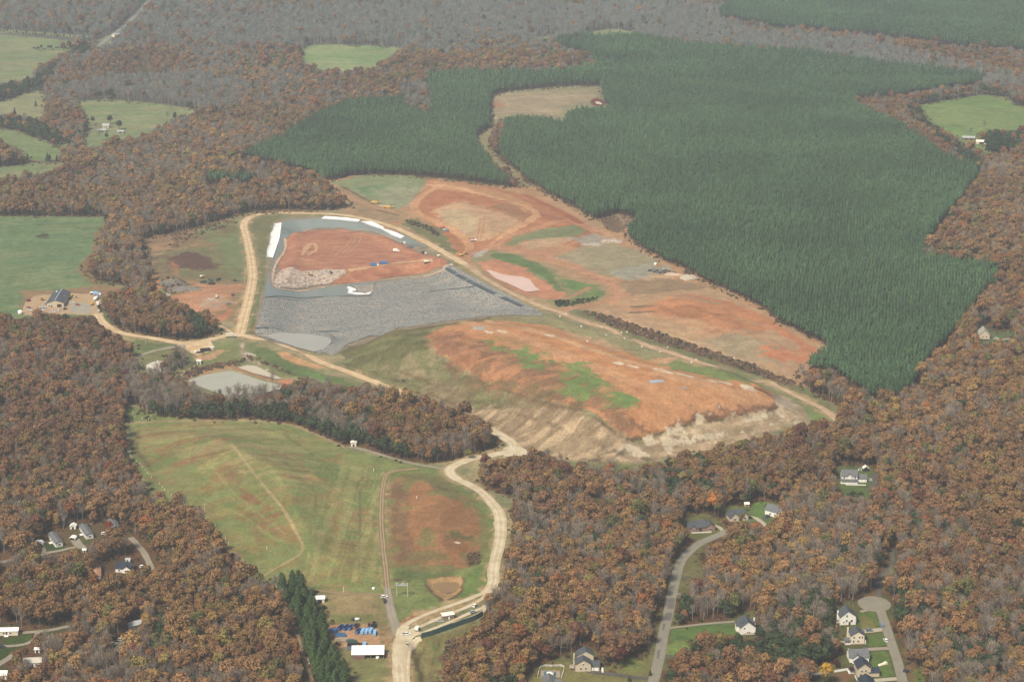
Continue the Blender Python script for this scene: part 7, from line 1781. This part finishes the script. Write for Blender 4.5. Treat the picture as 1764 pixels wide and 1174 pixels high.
def tracks(t, L=3.4, wy_=1.1):
    for s in (-1, 1):
        g = MB(); g.hull([(-L / 2, .35), (-L / 2 + .3, 0), (L / 2 - .3, 0), (L / 2, .35), (L / 2, .65), (L / 2 - .3, .95), (-L / 2 + .3, .95), (-L / 2, .65)], s * wy_ - .28, s * wy_ + .28); g.build('track', M_DARK, t)
def excavator(px, py, rz, pm, label, k=1.0):
    t = thing('excavator', PZ(px, py, .2), label, 'excavator', None, R(rz)); tracks(t, 4.2, 1.25)
    g = MB(); g.box(-.5, 0, 1.05, 3.6, 2.6, 1.4, taper=.95); g.build('body', pm, t)
    g = MB(); g.box(.9, .85, 1.4, 1.5, 1.0, 1.7); g.build('cab', M_GLASS, t)
    g = MB(); g.cyl((1.2, -.2, 1.8), (4.2, -.2, 4.6), .32, .26, 8).cyl((4.2, -.2, 4.6), (6.8, -.2, 2.2), .24, .2, 8); a = g.build('boom', pm, t)
    g = MB(); g.box(6.9, -.2, 1.0, .9, 1.0, 1.2, taper=1.2); g.build('bucket', M_DARK, a); t.scale = (k, k, k)
def dozer(px, py, rz, pm, label, cat='bulldozer'):
    t = thing('bulldozer', PZ(px, py, .2), label, cat, None, R(rz)); tracks(t, 3.6, 1.15)
    g = MB(); g.hull([(-1.8, .8), (-1.8, 1.7), (.2, 1.7), (1.8, 1.5), (1.8, .8)], -.8, .8); g.build('body', pm, t)
    g = MB(); g.box(-.7, 0, 1.7, 1.5, 1.5, 1.3, taper=.92); g.build('cab', M_GLASS, t); g = MB(); g.box(-.7, 0, 3.0, 1.7, 1.7, .12); g.build('cab_roof', pm, t)
    g = MB(); g.box(2.5, 0, .1, .2, 3.4, 1.3, ry=.1); g.build('blade', pm, t)
def scraper(px, py, rz, pm, label):
    t = thing('scraper', PZ(px, py, .2), label, 'scraper', None, R(rz))
    g = MB(); g.hull([(2.2, 1.0), (2.2, 2.4), (4.2, 2.3), (5.8, 1.9), (5.8, 1.0)], -1.1, 1.1); g.build('tractor', pm, t)
    g = MB(); g.hull([(-5.5, 1.3), (-5.5, 2.3), (-1.5, 3.0), (1.8, 2.4), (1.6, .7), (-3.4, .7)], -1.6, 1.6); g.build('bowl', pm, t)
    g = MB(); g.cyl((1.2, 0, 2.7), (3.0, 0, 2.5), .3, n=8); g.build('gooseneck', pm, t); g = MB(); g.box(2.9, 0, 2.3, 1.1, 1.5, 1.2); g.build('cab', M_GLASS, t)
    wheels(t, (-4.3, 4.3), 1.5, .95, .7)
def container(px, py, rz, pm, label, L=6.2, h=2.0, open_=False, Wd=1.95, group=None, cat='container'):
    t = thing('waste_container', PZ(px, py, .15), label, cat, group, R(rz))
    g = MB()
    if open_: g.box(0, 0, 0, L, Wd, .15).box(0, -Wd / 2 + .05, .1, L, .1, h).box(0, Wd / 2 - .05, .1, L, .1, h).box(-L / 2 + .05, 0, .1, .1, Wd, h).box(L / 2 - .05, 0, .1, .1, Wd, h)
    else: g.hull([(-L / 2, .1), (-L / 2, h), (L / 2 - .5, h), (L / 2, h * .72), (L / 2, .1)], -Wd / 2, Wd / 2)
    g.build('body', pm, t)
    if open_: g = MB(); g.box(0, 0, .2, L - .3, Wd - .3, h * .35); g.build('inside', M_DARK, t)
    g = MB()
    for i in range(5):
        x = -L / 2 + .5 + (L - 1) * i / 4; g.box(x, -Wd / 2 - .04, .2, .14, .12, h - .5).box(x, Wd / 2 + .04, .2, .14, .12, h - .5)
    g.build('ribs', pm, t)
    g = MB(); g.box(0, -.6, -.12, L, .15, .2).box(0, .6, -.12, L, .15, .2); g.build('skids', M_DARK, t)

# container yard
for (x, y, rz, m_, op, lb) in ((587, 1082.5, 66, V_DBLUE, True, 'deep blue open container, leftmost in the upper row of the yard'), (596.5, 1082.5, 66, V_DBLUE, True, 'deep blue open container, second in the upper row of the yard'),
                               (605, 1082, 66, V_BLUE, True, 'mid blue open container, third in the upper row of the yard'), (617.5, 1088.5, 65, V_BLUE, True, 'slanting blue container, fourth in the upper row of the yard'),
                               (625, 1089, 80, V_LBLUE, False, 'pale blue closed container, left of three pale ones'), (632, 1088.5, 80, V_LBLUE, False, 'pale blue closed container, middle of three pale ones'),
                               (639, 1087.5, 78, V_LBLUE, False, 'pale blue closed container, right of three pale ones'), (645.5, 1091.5, 90, V_LBLUE, False, 'pale blue container standing square at the right end of the row'),
                               (572.5, 1088, 0, V_BLUE, False, 'blue container lying crosswise against the tall pines'), (586, 1095.5, 3, V_BLUE, True, 'long blue open container crosswise near the pines'),
                               (644.5, 1078, 90, V_BLACK, True, 'black container behind the right end of the row'), (636.5, 1079.5, 90, M_REDBR, True, 'brown container behind the pale blue ones'),
                               (613.5, 1080, 66, M_REDBR, True, 'brown container between blue ones in the upper row'), (628, 1113, 90, V_LBLUE, False, 'small pale blue bin just above the long white roof')):
    container(x, y, rz, m_, lb, open_=op, L=7.2 if 'long' in lb else (4.2 if 'small' in lb else 6.0))
for (x, y, m_, lb, L) in ((587, 1103, M_TAN, 'tan flat rack crosswise below the long blue container', 7.6), (603, 1104, V_SLATE, 'dark flat rack end on to the tan one', 6.0), (607, 1108, V_GREEN, 'dark open container, uppermost of a stack by the white roof', 6.4), (607, 1113, V_BLACK, 'dark open container, middle of a stack by the white roof', 6.4), (604, 1118.5, V_SLATE, 'dark open container, lowest of a stack by the white roof', 5.0), (620.5, 1113, V_BLACK, 'short black bin left of the small pale blue bin', 2.4)):
    container(x, y, 3, m_, lb, L=L, h=1.2 if 'flat' in lb else 1.9, open_=True)
def tank(px, py, rz, L, r, m_, label, cat='tank', name='fuel_tank', z=.4):
    t = thing(name, PZ(px, py), label, cat, None, R(rz)); g = MB(); g.cyl((-L / 2, 0, r + z), (L / 2, 0, r + z), r, n=16); g.build('tank', m_, t, True)
    for s in (-1, 1): g = MB(); g.box(s * L * .3, 0, -.4, .3, r * 1.6, r * .7 + z + .4); g.build('cradle', M_CONCR, t)
def vtank(px, py, r, h, m_, label, cat='tank'):
    t = thing('upright_tank', PZ(px, py), label, cat); g = MB(); g.cyl((0, 0, -.4), (0, 0, h), r, n=18); g.build('tank', m_, t, True); g = MB(); g.cyl((0, 0, h), (0, 0, h + r * .35), r * .98, r * .25, 18); g.build('lid', m_, t)
tank(615.5, 1068, 5, 3.0, .8, V_WHITE, 'white fuel tank on grass above the container row'); vtank(608, 1068, .9, 1.8, V_BLACK, 'dark drum beside the white fuel tank')
vtank(650.5, 1133, 1.1, 1.4, V_WHITE, 'white round drum in front of the long white roof')
vtank(643.5, 1014, 1.0, 1.2, V_WHITE, 'white round drum on grass left of the gravel fork')

# lanes and entrance
car(700, 1093, 12, V_WHITE, 'white pickup entering the weighing lanes at the junction', 'pickup'); truck(718.5, 1085, 80, V_WHITE, V_WHITE, 'small white box kiosk truck on the median of the scale lanes', L=4.6, bh=1.6)
car(818, 1044, 70, V_WHITE, 'white car at the far right end of the scale lanes'); car(815, 1055, 30, V_GREY, 'silver car on the outer scale lane')
car(663, 1036, 96, V_BLACK, 'black pickup parked left of the gravel fork', 'pickup'); car(662, 1029, 20, V_WHITE, 'white car at the gravel fork behind the black pickup')
t = thing('gate_sign', PZ(701, 1110), 'dark and white sign post at the foot of the exit lane', 'sign'); g = MB(); g.box(0, 0, -.4, 1.4, .2, 2.6); g.build('board', V_BLACK, t); g = MB(); g.box(0, -.13, 1.2, 1.1, .06, .8); g.build('notice', M_TRIM, t)
# yard of the maintenance shop
for a in ((50, 531, 8, V_RED, 'dark red car in the shop yard, left of the bend', 'car'), (50.5, 535, 4, V_WHITE, 'white car below the dark red car in the shop yard', 'car'), (73, 529.5, 5, V_WHITE, 'white pickup, uppermost of three left of the shop', 'pickup'), (75, 532, 5, V_GREY, 'silver pickup, middle of three left of the shop', 'pickup'), (73.5, 535, 5, V_WHITE, 'white pickup, lowest of three left of the shop', 'pickup'),
          (90, 538.5, 20, V_WHITE, 'white pickup before the shop gable, left one', 'pickup'), (96.5, 536.5, 20, V_WHITE, 'white pickup before the shop gable, right one', 'pickup'), (105, 534.5, 10, V_CREAM, 'cream car close to the black bay door', 'car'), (112, 533, 60, V_BLACK, 'black car at the right corner of the shop', 'car'),
          (134, 526, 4, V_RED, 'red car on the grey slab right of the shop', 'car'), (170, 536, 100, V_WHITE, 'white car at the right edge of the shop yard', 'car'), (123, 522, 0, V_WHITE, 'white car right of the shop gable', 'car'), (83, 527, 0, V_CREAM, 'cream pickup against the left shop wall', 'pickup')):
    car(*a[:5], cat=a[5])
truck(168.5, 525.5, 100, V_WHITE, V_WHITE, 'white box truck at the right edge of the shop yard', L=7); truck(171, 531, 95, V_BLACK, V_BLACK, 'black truck below the white box truck', kind='dump', L=6.5)
truck(158, 525, 92, V_ORG, V_YEL, 'orange truck on the pale right part of the shop yard', kind='dump', L=6); tank(166, 516, 80, 9, 1.6, V_WHITE, 'long white tank standing at the right of the shop yard')
dozer(73, 517, 30, V_YEL, 'yellow loader in the left part of the shop yard', 'loader'); excavator(118, 514.5, 8, V_YEL, 'yellow excavator right of the dark roofed shop', 1.1); dozer(49, 519, 80, V_RED, 'small red tractor at the left edge of the shop yard', 'tractor')
arch(158, 507, 90, 4, 'white arched cover at the top of the shop yard', 'hoop_cover', 2.0); truck(168, 508.5, -15, V_WHITE, V_LBLUE, 'blue bodied truck with white cab on the yard top edge', L=8)
vtank(35, 541, 2.2, 3.6, V_WHITE, 'white round tank alone at the left end of the shop yard'); container(80, 521, 15, M_TAN, 'tan skip left of the dark roofed shop', L=5, h=1.6, open_=True); truck(82, 523.5, 12, V_WHITE, V_GREY, 'white flat truck against the left shop wall', kind='flat', L=7)
# haul road and scale pad
truck(398, 580.5, 14, V_WHITE, V_CREAM, 'cream box truck on the haul road at the junction', L=10, bh=2.8)
t = truck(343, 608, 196, V_WHITE, V_BLACK, 'white cab truck pulling a long black trailer on the pale apron', L=9, kind='flat'); 
container(354, 605, 14, V_BLACK, 'long black open trailer box behind the white cab truck', L=9.5, h=2.8, open_=True, cat='trailer')
container(366, 600, 40, V_WHITE, 'small white skip at the right end of the pale apron', L=4.0, h=1.6)
# compost yard
for (x, y, rz, k, m_, lb) in ((350.5, 487, 30, 'c', V_GREEN, 'dark green open skip, left of the pile in the compost yard'), (362, 484, -50, 'c', V_GREEN, 'dark green open skip standing aslant in the compost yard'), (365, 490, 10, 'c', V_BLACK, 'long black open skip, lowest of the pile in the compost yard'), (376, 483, 60, 'c', V_GREEN, 'green skip right of the pile in the compost yard')):
    container(x, y, rz, m_, lb, L=6.5, open_=True)
truck(349, 478.5, 40, V_YEL, V_CREAM, 'cream chipper above the dark skips', L=5.5, kind='tank', cat='wood chipper')
for a in ((362, 517.5, 12, V_WHITE, 'white car in the middle of the clay compost yard', 'car'), (288, 509.5, 8, V_WHITE, 'white pickup between brush pile and woods', 'pickup'), (301, 518, 20, V_GREEN, 'dark green car at the wood edge of the compost yard', 'car'), (306, 523, -20, V_WHITE, 'white pickup at the wood edge, upper of two', 'pickup'), (312, 526, -20, V_WHITE, 'white pickup at the wood edge, lower of two', 'pickup'),
          (401, 509, 60, V_RED, 'red car near the perimeter road fence', 'car'), (395, 523, 10, V_GREY, 'grey car near the perimeter road fence', 'car'), (405, 484, 5, V_BLACK, 'black car beside the perimeter road above the clay track', 'car')):
    car(*a[:5], cat=a[5])
truck(373, 512.5, 100, V_WHITE, V_CREAM, 'small white dump truck behind the white car in the compost yard', L=5.5, kind='dump')
# on the fill
truck(645.5, 458.5, 4, V_WHITE, V_BLUE, 'blue bodied dump truck, left of two on the pale road over the fill', L=9, kind='box'); truck(662, 455.5, 6, V_SLATE, V_BLUE, 'blue bodied dump truck, right of two on the pale road over the fill', L=10, kind='box')
dozer(533, 474, 10, V_YEL, 'yellow compactor on the pale rubbish spread', 'compactor'); dozer(524, 493, 100, V_WHITE, 'pale dozer at the lower edge of the rubbish spread'); dozer(570, 471, 40, V_GREY, 'grey dozer on the brown fill above the rubbish')
truck(683, 434, -10, V_WHITE, V_WHITE, 'white service truck on the red fill, lower left of a group', L=7); truck(695, 420, -40, V_WHITE, V_BLACK, 'white cab truck on the upper rim of the red fill', L=5, kind='flat'); truck(708, 427, 5, V_SLATE, V_SLATE, 'slate blue truck on the red fill', L=8, kind='dump')
truck(731, 438, -30, V_CREAM, V_BLACK, 'small dark truck with cream cab on the right side of the fill', L=6, kind='dump'); tank(756, 442, 20, 4, 1.0, V_CREAM, 'cream tank beside the perimeter road over the fill'); truck(738, 453, 6, V_CREAM, V_CREAM, 'cream tank truck on the pale road at the right end of the fill', L=10, kind='tank')
excavator(795, 441, 30, V_YEL, 'yellow excavator at the road crossing', 1.0); dozer(803, 437.5, 30, V_YEL, 'yellow dozer close to the road crossing excavator')
truck(762, 393.5, -40, V_RED, V_RED, 'red tractor truck on the clay left of the stockpile', L=6, kind='flat'); truck(768, 398.5, -30, V_SLATE, V_GREY, 'grey wagon behind the red tractor truck', L=7, kind='dump'); truck(816, 415, 8, V_WHITE, V_WHITE, 'white pickup truck on the clay below the stockpile', L=7, kind='flat')
scraper(647, 350.5, 10, V_YEL, 'yellow scraper, left of two beside the dirt track'); scraper(670, 358.5, -10, V_YEL, 'yellow scraper, right of two beside the dirt track'); container(659, 355, -8, M_TAN, 'tan flat trailer between the two yellow scrapers', L=8, h=.9, open_=True, cat='trailer')
# cars among the houses
for a in ((1497.5, 1086.5, 6, V_SLATE, 'dark blue car on the white driveway', 'car'), (1525.5, 1104, 100, V_WHITE, 'white car parked at the kerb of the close', 'car'), (1562, 1157, 0, V_BLACK, 'black car at the edge of the close, lower right', 'car'), (1291, 892.5, 10, V_BLACK, 'black car on the pale curved driveway', 'car'), (1322, 890, 60, V_BLACK, 'black car beside the aslant house', 'car'),
          (1717, 584.5, 6, V_WHITE, 'white car by the steep pale roofed house', 'car'), (180, 920, 20, V_WHITE, 'white car between the middle and the farthest trailer home', 'car'), (132, 927, 40, V_BLACK, 'black car parked beside the cream cloth carport', 'car'), (246, 977, 30, V_WHITE, 'white car on the grey lane near the dark blue roof', 'car'), (66, 938, 0, V_WHITE, 'white car under the arched carport', 'car'), (209, 1103, 6, V_WHITE, 'white car alone on the lane in the left wood', 'car'), (196, 1110, 20, V_CREAM, 'cream car left of the lone white car in the left wood', 'car'), (3, 1115, 0, V_BLACK, 'black car at the left edge below the lawn', 'car')):
    car(*a[:5], cat=a[5])
container(1518.5, 1078, 100, V_SLATE, 'dark box trailer at the kerb above the white driveway', L=5, h=1.9, cat='trailer')
t = thing('canvas_cover', PZ(1521, 1144), 'pale sagging canvas cover on the lawn between drives', 'canvas cover', None, R(20)); g = MB(); g.hull([(-3.2, 0), (-2.4, .5), (0, .8), (1.6, 1.5), (2.6, 1.6), (3.2, .2)], -1.0, 1.0); g.build('cover', M_CREAM, t)

# ------------------------------------------------------------------ poles, posts, heaps, stones
def pole(px, py, h, label, arms=1, name='utility_pole', m_=M_WOOD, group=None, rz=0, cat='utility pole', r=.22):
    t = thing(name, PZ(px, py), label, cat, group, R(rz)); g = MB(); g.cyl((0, 0, -1), (0, 0, h), r, r * .7, 8); g.build('pole', m_, t)
    for i in range(arms):
        g = MB(); g.box(0, 0, h - .7 - i * 1.1, 2.6, .16, .2); g.build('crossarm', m_, t)
M_PPOLE = mat('weathered_pole', (.46, .40, .32), .9, .1, 1)
pole(251, 594.5, 8.6, 'pale utility pole with crossarm on grass beside the access road', 2, m_=M_PPOLE); pole(353.5, 890, 11, 'tall pale pole with crossarm at the wood edge of the green hill', 1, m_=M_PPOLE)
pole(684, 1026, 9, 'pale pole, left of two under the equipment platform', 0, m_=M_PPOLE, r=.3); pole(702.5, 1028, 10, 'pale pole, right of two under the equipment platform', 0, m_=M_PPOLE, r=.3)
t = thing('equipment_platform', PZ(693, 1027, 8.4), 'grey overhead platform carried between two pale poles', 'platform'); g = MB(); g.box(0, 0, 0, 8.6, 1.6, .25); g.build('deck', M_METALG, t)
for x, sx in ((-3.6, 1.4), (.6, 2.4), (3.4, 1.0)): g = MB(); g.box(x, 0, .2, sx, 1.2, 1.2); g.build('transformer', M_METALG, t)
for i, (x, y) in enumerate(((54, 165), (12, 183))): pole(x, y, 11, ['thin pole in the upper left pasture near the tree line', 'thin pole at the left edge of the pasture with cedars'][i], 1, m_=M_PPOLE)
pole(592, 1019, 4, 'short white post on the hill foot above the shed track', 0, 'marker_post', V_WHITE, cat='post', r=.16); pole(422, 488, 7, 'lamp pole beside the clay track exit', 1, m_=M_PPOLE)
# a line of small white gas-well markers along the foot of the hill
mk = thing('well_marker', PZ(228, 745), 'small white marker pipe in the line along the wood edge of the green hill', 'marker pipe', 'white marker pipes along the foot of the green hill')
g = MB(); g.cyl((0, 0, -.3), (0, 0, 1.3), .17, n=8); g.build('pipe', V_WHITE, mk); g = MB(); g.cyl((0, 0, 1.3), (0, 0, 1.5), .26, n=8); g.build('cap', V_WHITE, mk)
MP = [(224, 700), (229, 712), (232, 719), (226, 729), (224, 736), (223, 747), (222, 757), (223, 765), (222, 772), (223, 779), (225, 786), (228, 789), (235, 795), (241, 800), (246, 805), (250, 810), (254, 815), (257, 817), (261, 823), (275, 834), (280, 840), (284, 844), (290, 849), (295, 853), (371, 905), (372, 912), (381, 920), (389, 928), (383, 932), (394, 936), (355, 895)]
for (x, y) in MP: clone(mk, PZ(x, y), rnd.random() * 6)
for i, (x, y) in enumerate(((245, 722), (256, 724), (851, 903), (860, 1017), (718, 858), (644, 811), (460, 946))):
    t = clone(mk, PZ(x, y), 0, ['stubby white pipe at the top left corner of the green hill, left one', 'stubby white pipe at the top left corner of the green hill, right one', 'white pipe beside the haul road curve', 'white pipe where trees meet the haul road', 'white pipe standing on the brown hill', 'white pipe on the green hill near the two track', 'white pipe low on the bare side of the green hill'][i], 'lone white pipes')
    del t['group']; t.scale = (1.5, 1.5, 1.2)
def heap(px, py, r, h, m_, label, cat, n=60, size=1.0, seed=0, rz=0, asp=1.0, sticks=False, name='heap'):
    """a mound of loose pieces standing on a low core"""
    rg = np.random.default_rng(seed + 5); t = thing(name, PZ(px, py), label, cat, None, R(rz))
    V = []; F = []; N = 16
    for j in range(6):
        q = j / 5; rr = r * (1 - q) ; zz = h * (1 - (1 - q) ** 1.6) * .8
        for i in range(N):
            a = i / N * 6.283; k = 1 + .28 * math.sin(a * 3 + seed) * (1 - q) + rg.uniform(-.1, .1); V.append((rr * k * math.cos(a) * asp, rr * k * math.sin(a), (zz if j else -.6) + rg.uniform(-.1, .1) * h))
    for j in range(5):
        for i in range(N): F.append((j * N + i, j * N + (i + 1) % N, (j + 1) * N + (i + 1) % N, (j + 1) * N + i))
    link_mesh('core', np_mesh('core', np.array(V), F, m_), t)
    g = MB()
    for i in range(n):
        a = rg.random() * 6.283; q = math.sqrt(rg.random()); x = r * q * math.cos(a) * asp; y = r * q * math.sin(a); z = h * (1 - q) * .8 * rg.uniform(.5, 1.2)
        if sticks:
            b_ = rg.random() * 6.283; L = size * rg.uniform(1.2, 3.2); g.cyl((x, y, z), (x + L * math.cos(b_), y + L * math.sin(b_), z + rg.uniform(-.2, 1.2)), .16 * size ** .5, .07, 5)
        else: g.box(x, y, z, size * rg.uniform(.5, 1.5), size * rg.uniform(.5, 1.3), size * rg.uniform(.4, .9), rz=rg.random() * 3, ry=rg.uniform(-.4, .4), taper=.7)
    g.build('branches' if sticks else 'pieces', m_, t)
    g = MB()
    for i in range(n // 2):
        a = rg.random() * 6.283; q = math.sqrt(rg.random()); x = r * q * math.cos(a) * asp; y = r * q * math.sin(a); s_ = size * rg.uniform(.4, 1.1)
        g.box(x, y, h * (1 - q) * .9 * rg.uniform(.7, 1.3), s_ * (3 if sticks else 1.2), s_ * .6, s_ * .5, rz=rg.random() * 3, ry=rg.uniform(-.6, .6), taper=.7)
    g.build('pale_pieces', M_TAN if not sticks else M_WOOD, t); return t
M_BRUSHW = mat('cut_brush', (.11, .10, .085), .95, .35, .6); M_BRUSHG = mat('grey_brush', (.17, .155, .13), .95, .3, .6); M_STONE = mat('pale_rubble', (.36, .30, .23), .9, .25, .6); M_CHAR = mat('black_mulch', (.05, .05, .05), .95, .3, .6)
heap(297, 488, 13, 3.4, M_BRUSHW, 'large grey heap of cut brush and stumps at the left of the compost yard', 'brush heap', 260, 1.3, 1, asp=1.0, sticks=True, name='brush_heap')
heap(318, 498, 10, 2.4, M_BRUSHG, 'lower tail of cut brush running right from the large heap', 'brush heap', 170, 1.2, 2, asp=1.8, sticks=True, name='brush_heap')
heap(321, 490, 2.2, 1.0, M_CHAR, 'small dark mound right of the brush heap', 'mound', 20, .6, 3, asp=1.8, name='soil_mound')
heap(1054, 416, 6.5, 3.2, M_STONE, 'tan heap of rubble and logs beside the clay road', 'rubble heap', 110, 1.3, 4, asp=1.9, name='rubble_heap')
heap(1022, 421, 6, 1.6, mat('grey_rubble', (.30, .27, .22), .9, .25, .6), 'low grey brown heap left of the tan rubble', 'rubble heap', 70, 1.0, 5, asp=2.4, name='rubble_heap')
heap(1140, 468, 7, 2.6, M_CHAR, 'black heap on the grey pad', 'black heap', 80, 1.2, 6, asp=2.2, rz=-20, name='mulch_heap')
heap(1158, 472, 6, 1.8, mat('tan_soil', (.42, .31, .21), .95, .15, .4), 'tan soil mound right of the black heap', 'soil mound', 20, .6, 7, asp=2.0, rz=-25, name='soil_mound')
heap(1186, 479, 7, 3.4, mat('broken_concrete', (.44, .39, .31), .9, .3, .7), 'pale heap of broken concrete and logs below the pines', 'rubble heap', 130, 1.7, 8, asp=1.2, name='rubble_heap')
t = vtank(1129, 456, 1.4, 2.0, V_WHITE, 'white tank at the left tip of the black heap')
heap(430, 610, 2.4, .8, M_STONE, 'pale riprap spill above the cream pond', 'riprap', 60, .8, 9, asp=3.0, rz=-30, name='riprap'); heap(418, 596, 1.6, .7, M_STONE, 'pale riprap strip down the grass above the ponds', 'riprap', 60, .8, 10, asp=4.5, rz=96, name='riprap')
heap(460, 637, 1.5, .8, M_STONE, 'cream stone pile on the right bank of the cream pond', 'riprap', 16, .7, 19, asp=1.3, name='riprap')
heap(786, 934, 1.0, .3, M_TAN, 'thin line of pale stones across the brown hill', 'riprap', 24, .6, 12, asp=3.4, rz=-12, name='riprap')
heap(1524, 1002, 1.6, .9, mat('sawn_timber', (.56, .42, .25), .9, .15, .8), 'sawn pale timber pile beside the dark wood lane', 'timber pile', 26, .7, 13, asp=.8, sticks=True, name='timber_pile')
heap(812, 1101, 3.0, .8, M_STONE, 'pale brown mound by the trees below the green mesh wall', 'soil mound', 20, .8, 14, asp=1.7, name='soil_mound')
M_ROCK = mat('white_rock', (.62, .54, .44), .9, .2, 1)
bt = thing('boulder', PZ(1001, 562), 'whitish boulder lying on the verge of the eastern perimeter road', 'boulder', 'whitish boulders along the eastern perimeter road')
g = MB(); g.box(0, 0, -.3, 1.8, 1.4, 1.2, taper=.6).box(.5, .3, -.3, 1.1, 1.2, .9, taper=.6, rz=.7); g.build('stone', M_ROCK, bt)
for (x, y) in ((1037, 564), (1044, 577), (1071, 573), (1106, 597), (1080, 572), (1012, 588), (1150, 598), (1191, 624), (1199, 620), (1264, 618), (1076, 583), (1345, 657), (1137, 606), (965, 545), (975, 541)): clone(bt, PZ(x, y), rnd.random() * 6, scale=(rnd.uniform(.7, 1.2),) * 3)
fence('wire_fence', [(425, 380), (434, 400), (436, 430)], 1.2, M_WOOD, 'short line of fence posts inside the upper left bend of the perimeter road', 'fence', gap=6, rails=(.9,))
fence('wire_fence', [(1175, 960), (1166, 985)], 1.2, M_WOOD, 'low fence beside the grey street', 'fence', gap=6, rails=(.9,))
fence('drainage_pipe', [(632, 384), (631, 396)], .5, M_STONE, 'pale chute of stone bags running down between the two white textile strips', 'chute', gap=2, panel=True, wpost=.5)
# ------------------------------------------------------------------ the air
zlo = float(min(H.min(), GVZ.min())) - 3.0
hz = MB(); hz.box(0, 6000, zlo, 60000, 60000, 640 - zlo)
hm = bpy.data.materials.new('haze'); hm.use_nodes = True; nt = hm.node_tree; nt.nodes.clear()
vo = nn(nt, 'ShaderNodeVolumePrincipled'); mo = nn(nt, 'ShaderNodeOutputMaterial'); nt.links.new(vo.outputs[0], mo.inputs['Volume'])
vo.inputs['Color'].default_value = (.86, .95, 1.0, 1); vo.inputs['Density'].default_value = HAZE; vo.inputs['Anisotropy'].default_value = .2
o = hz.build('haze', hm); tag(o, kind='stuff')
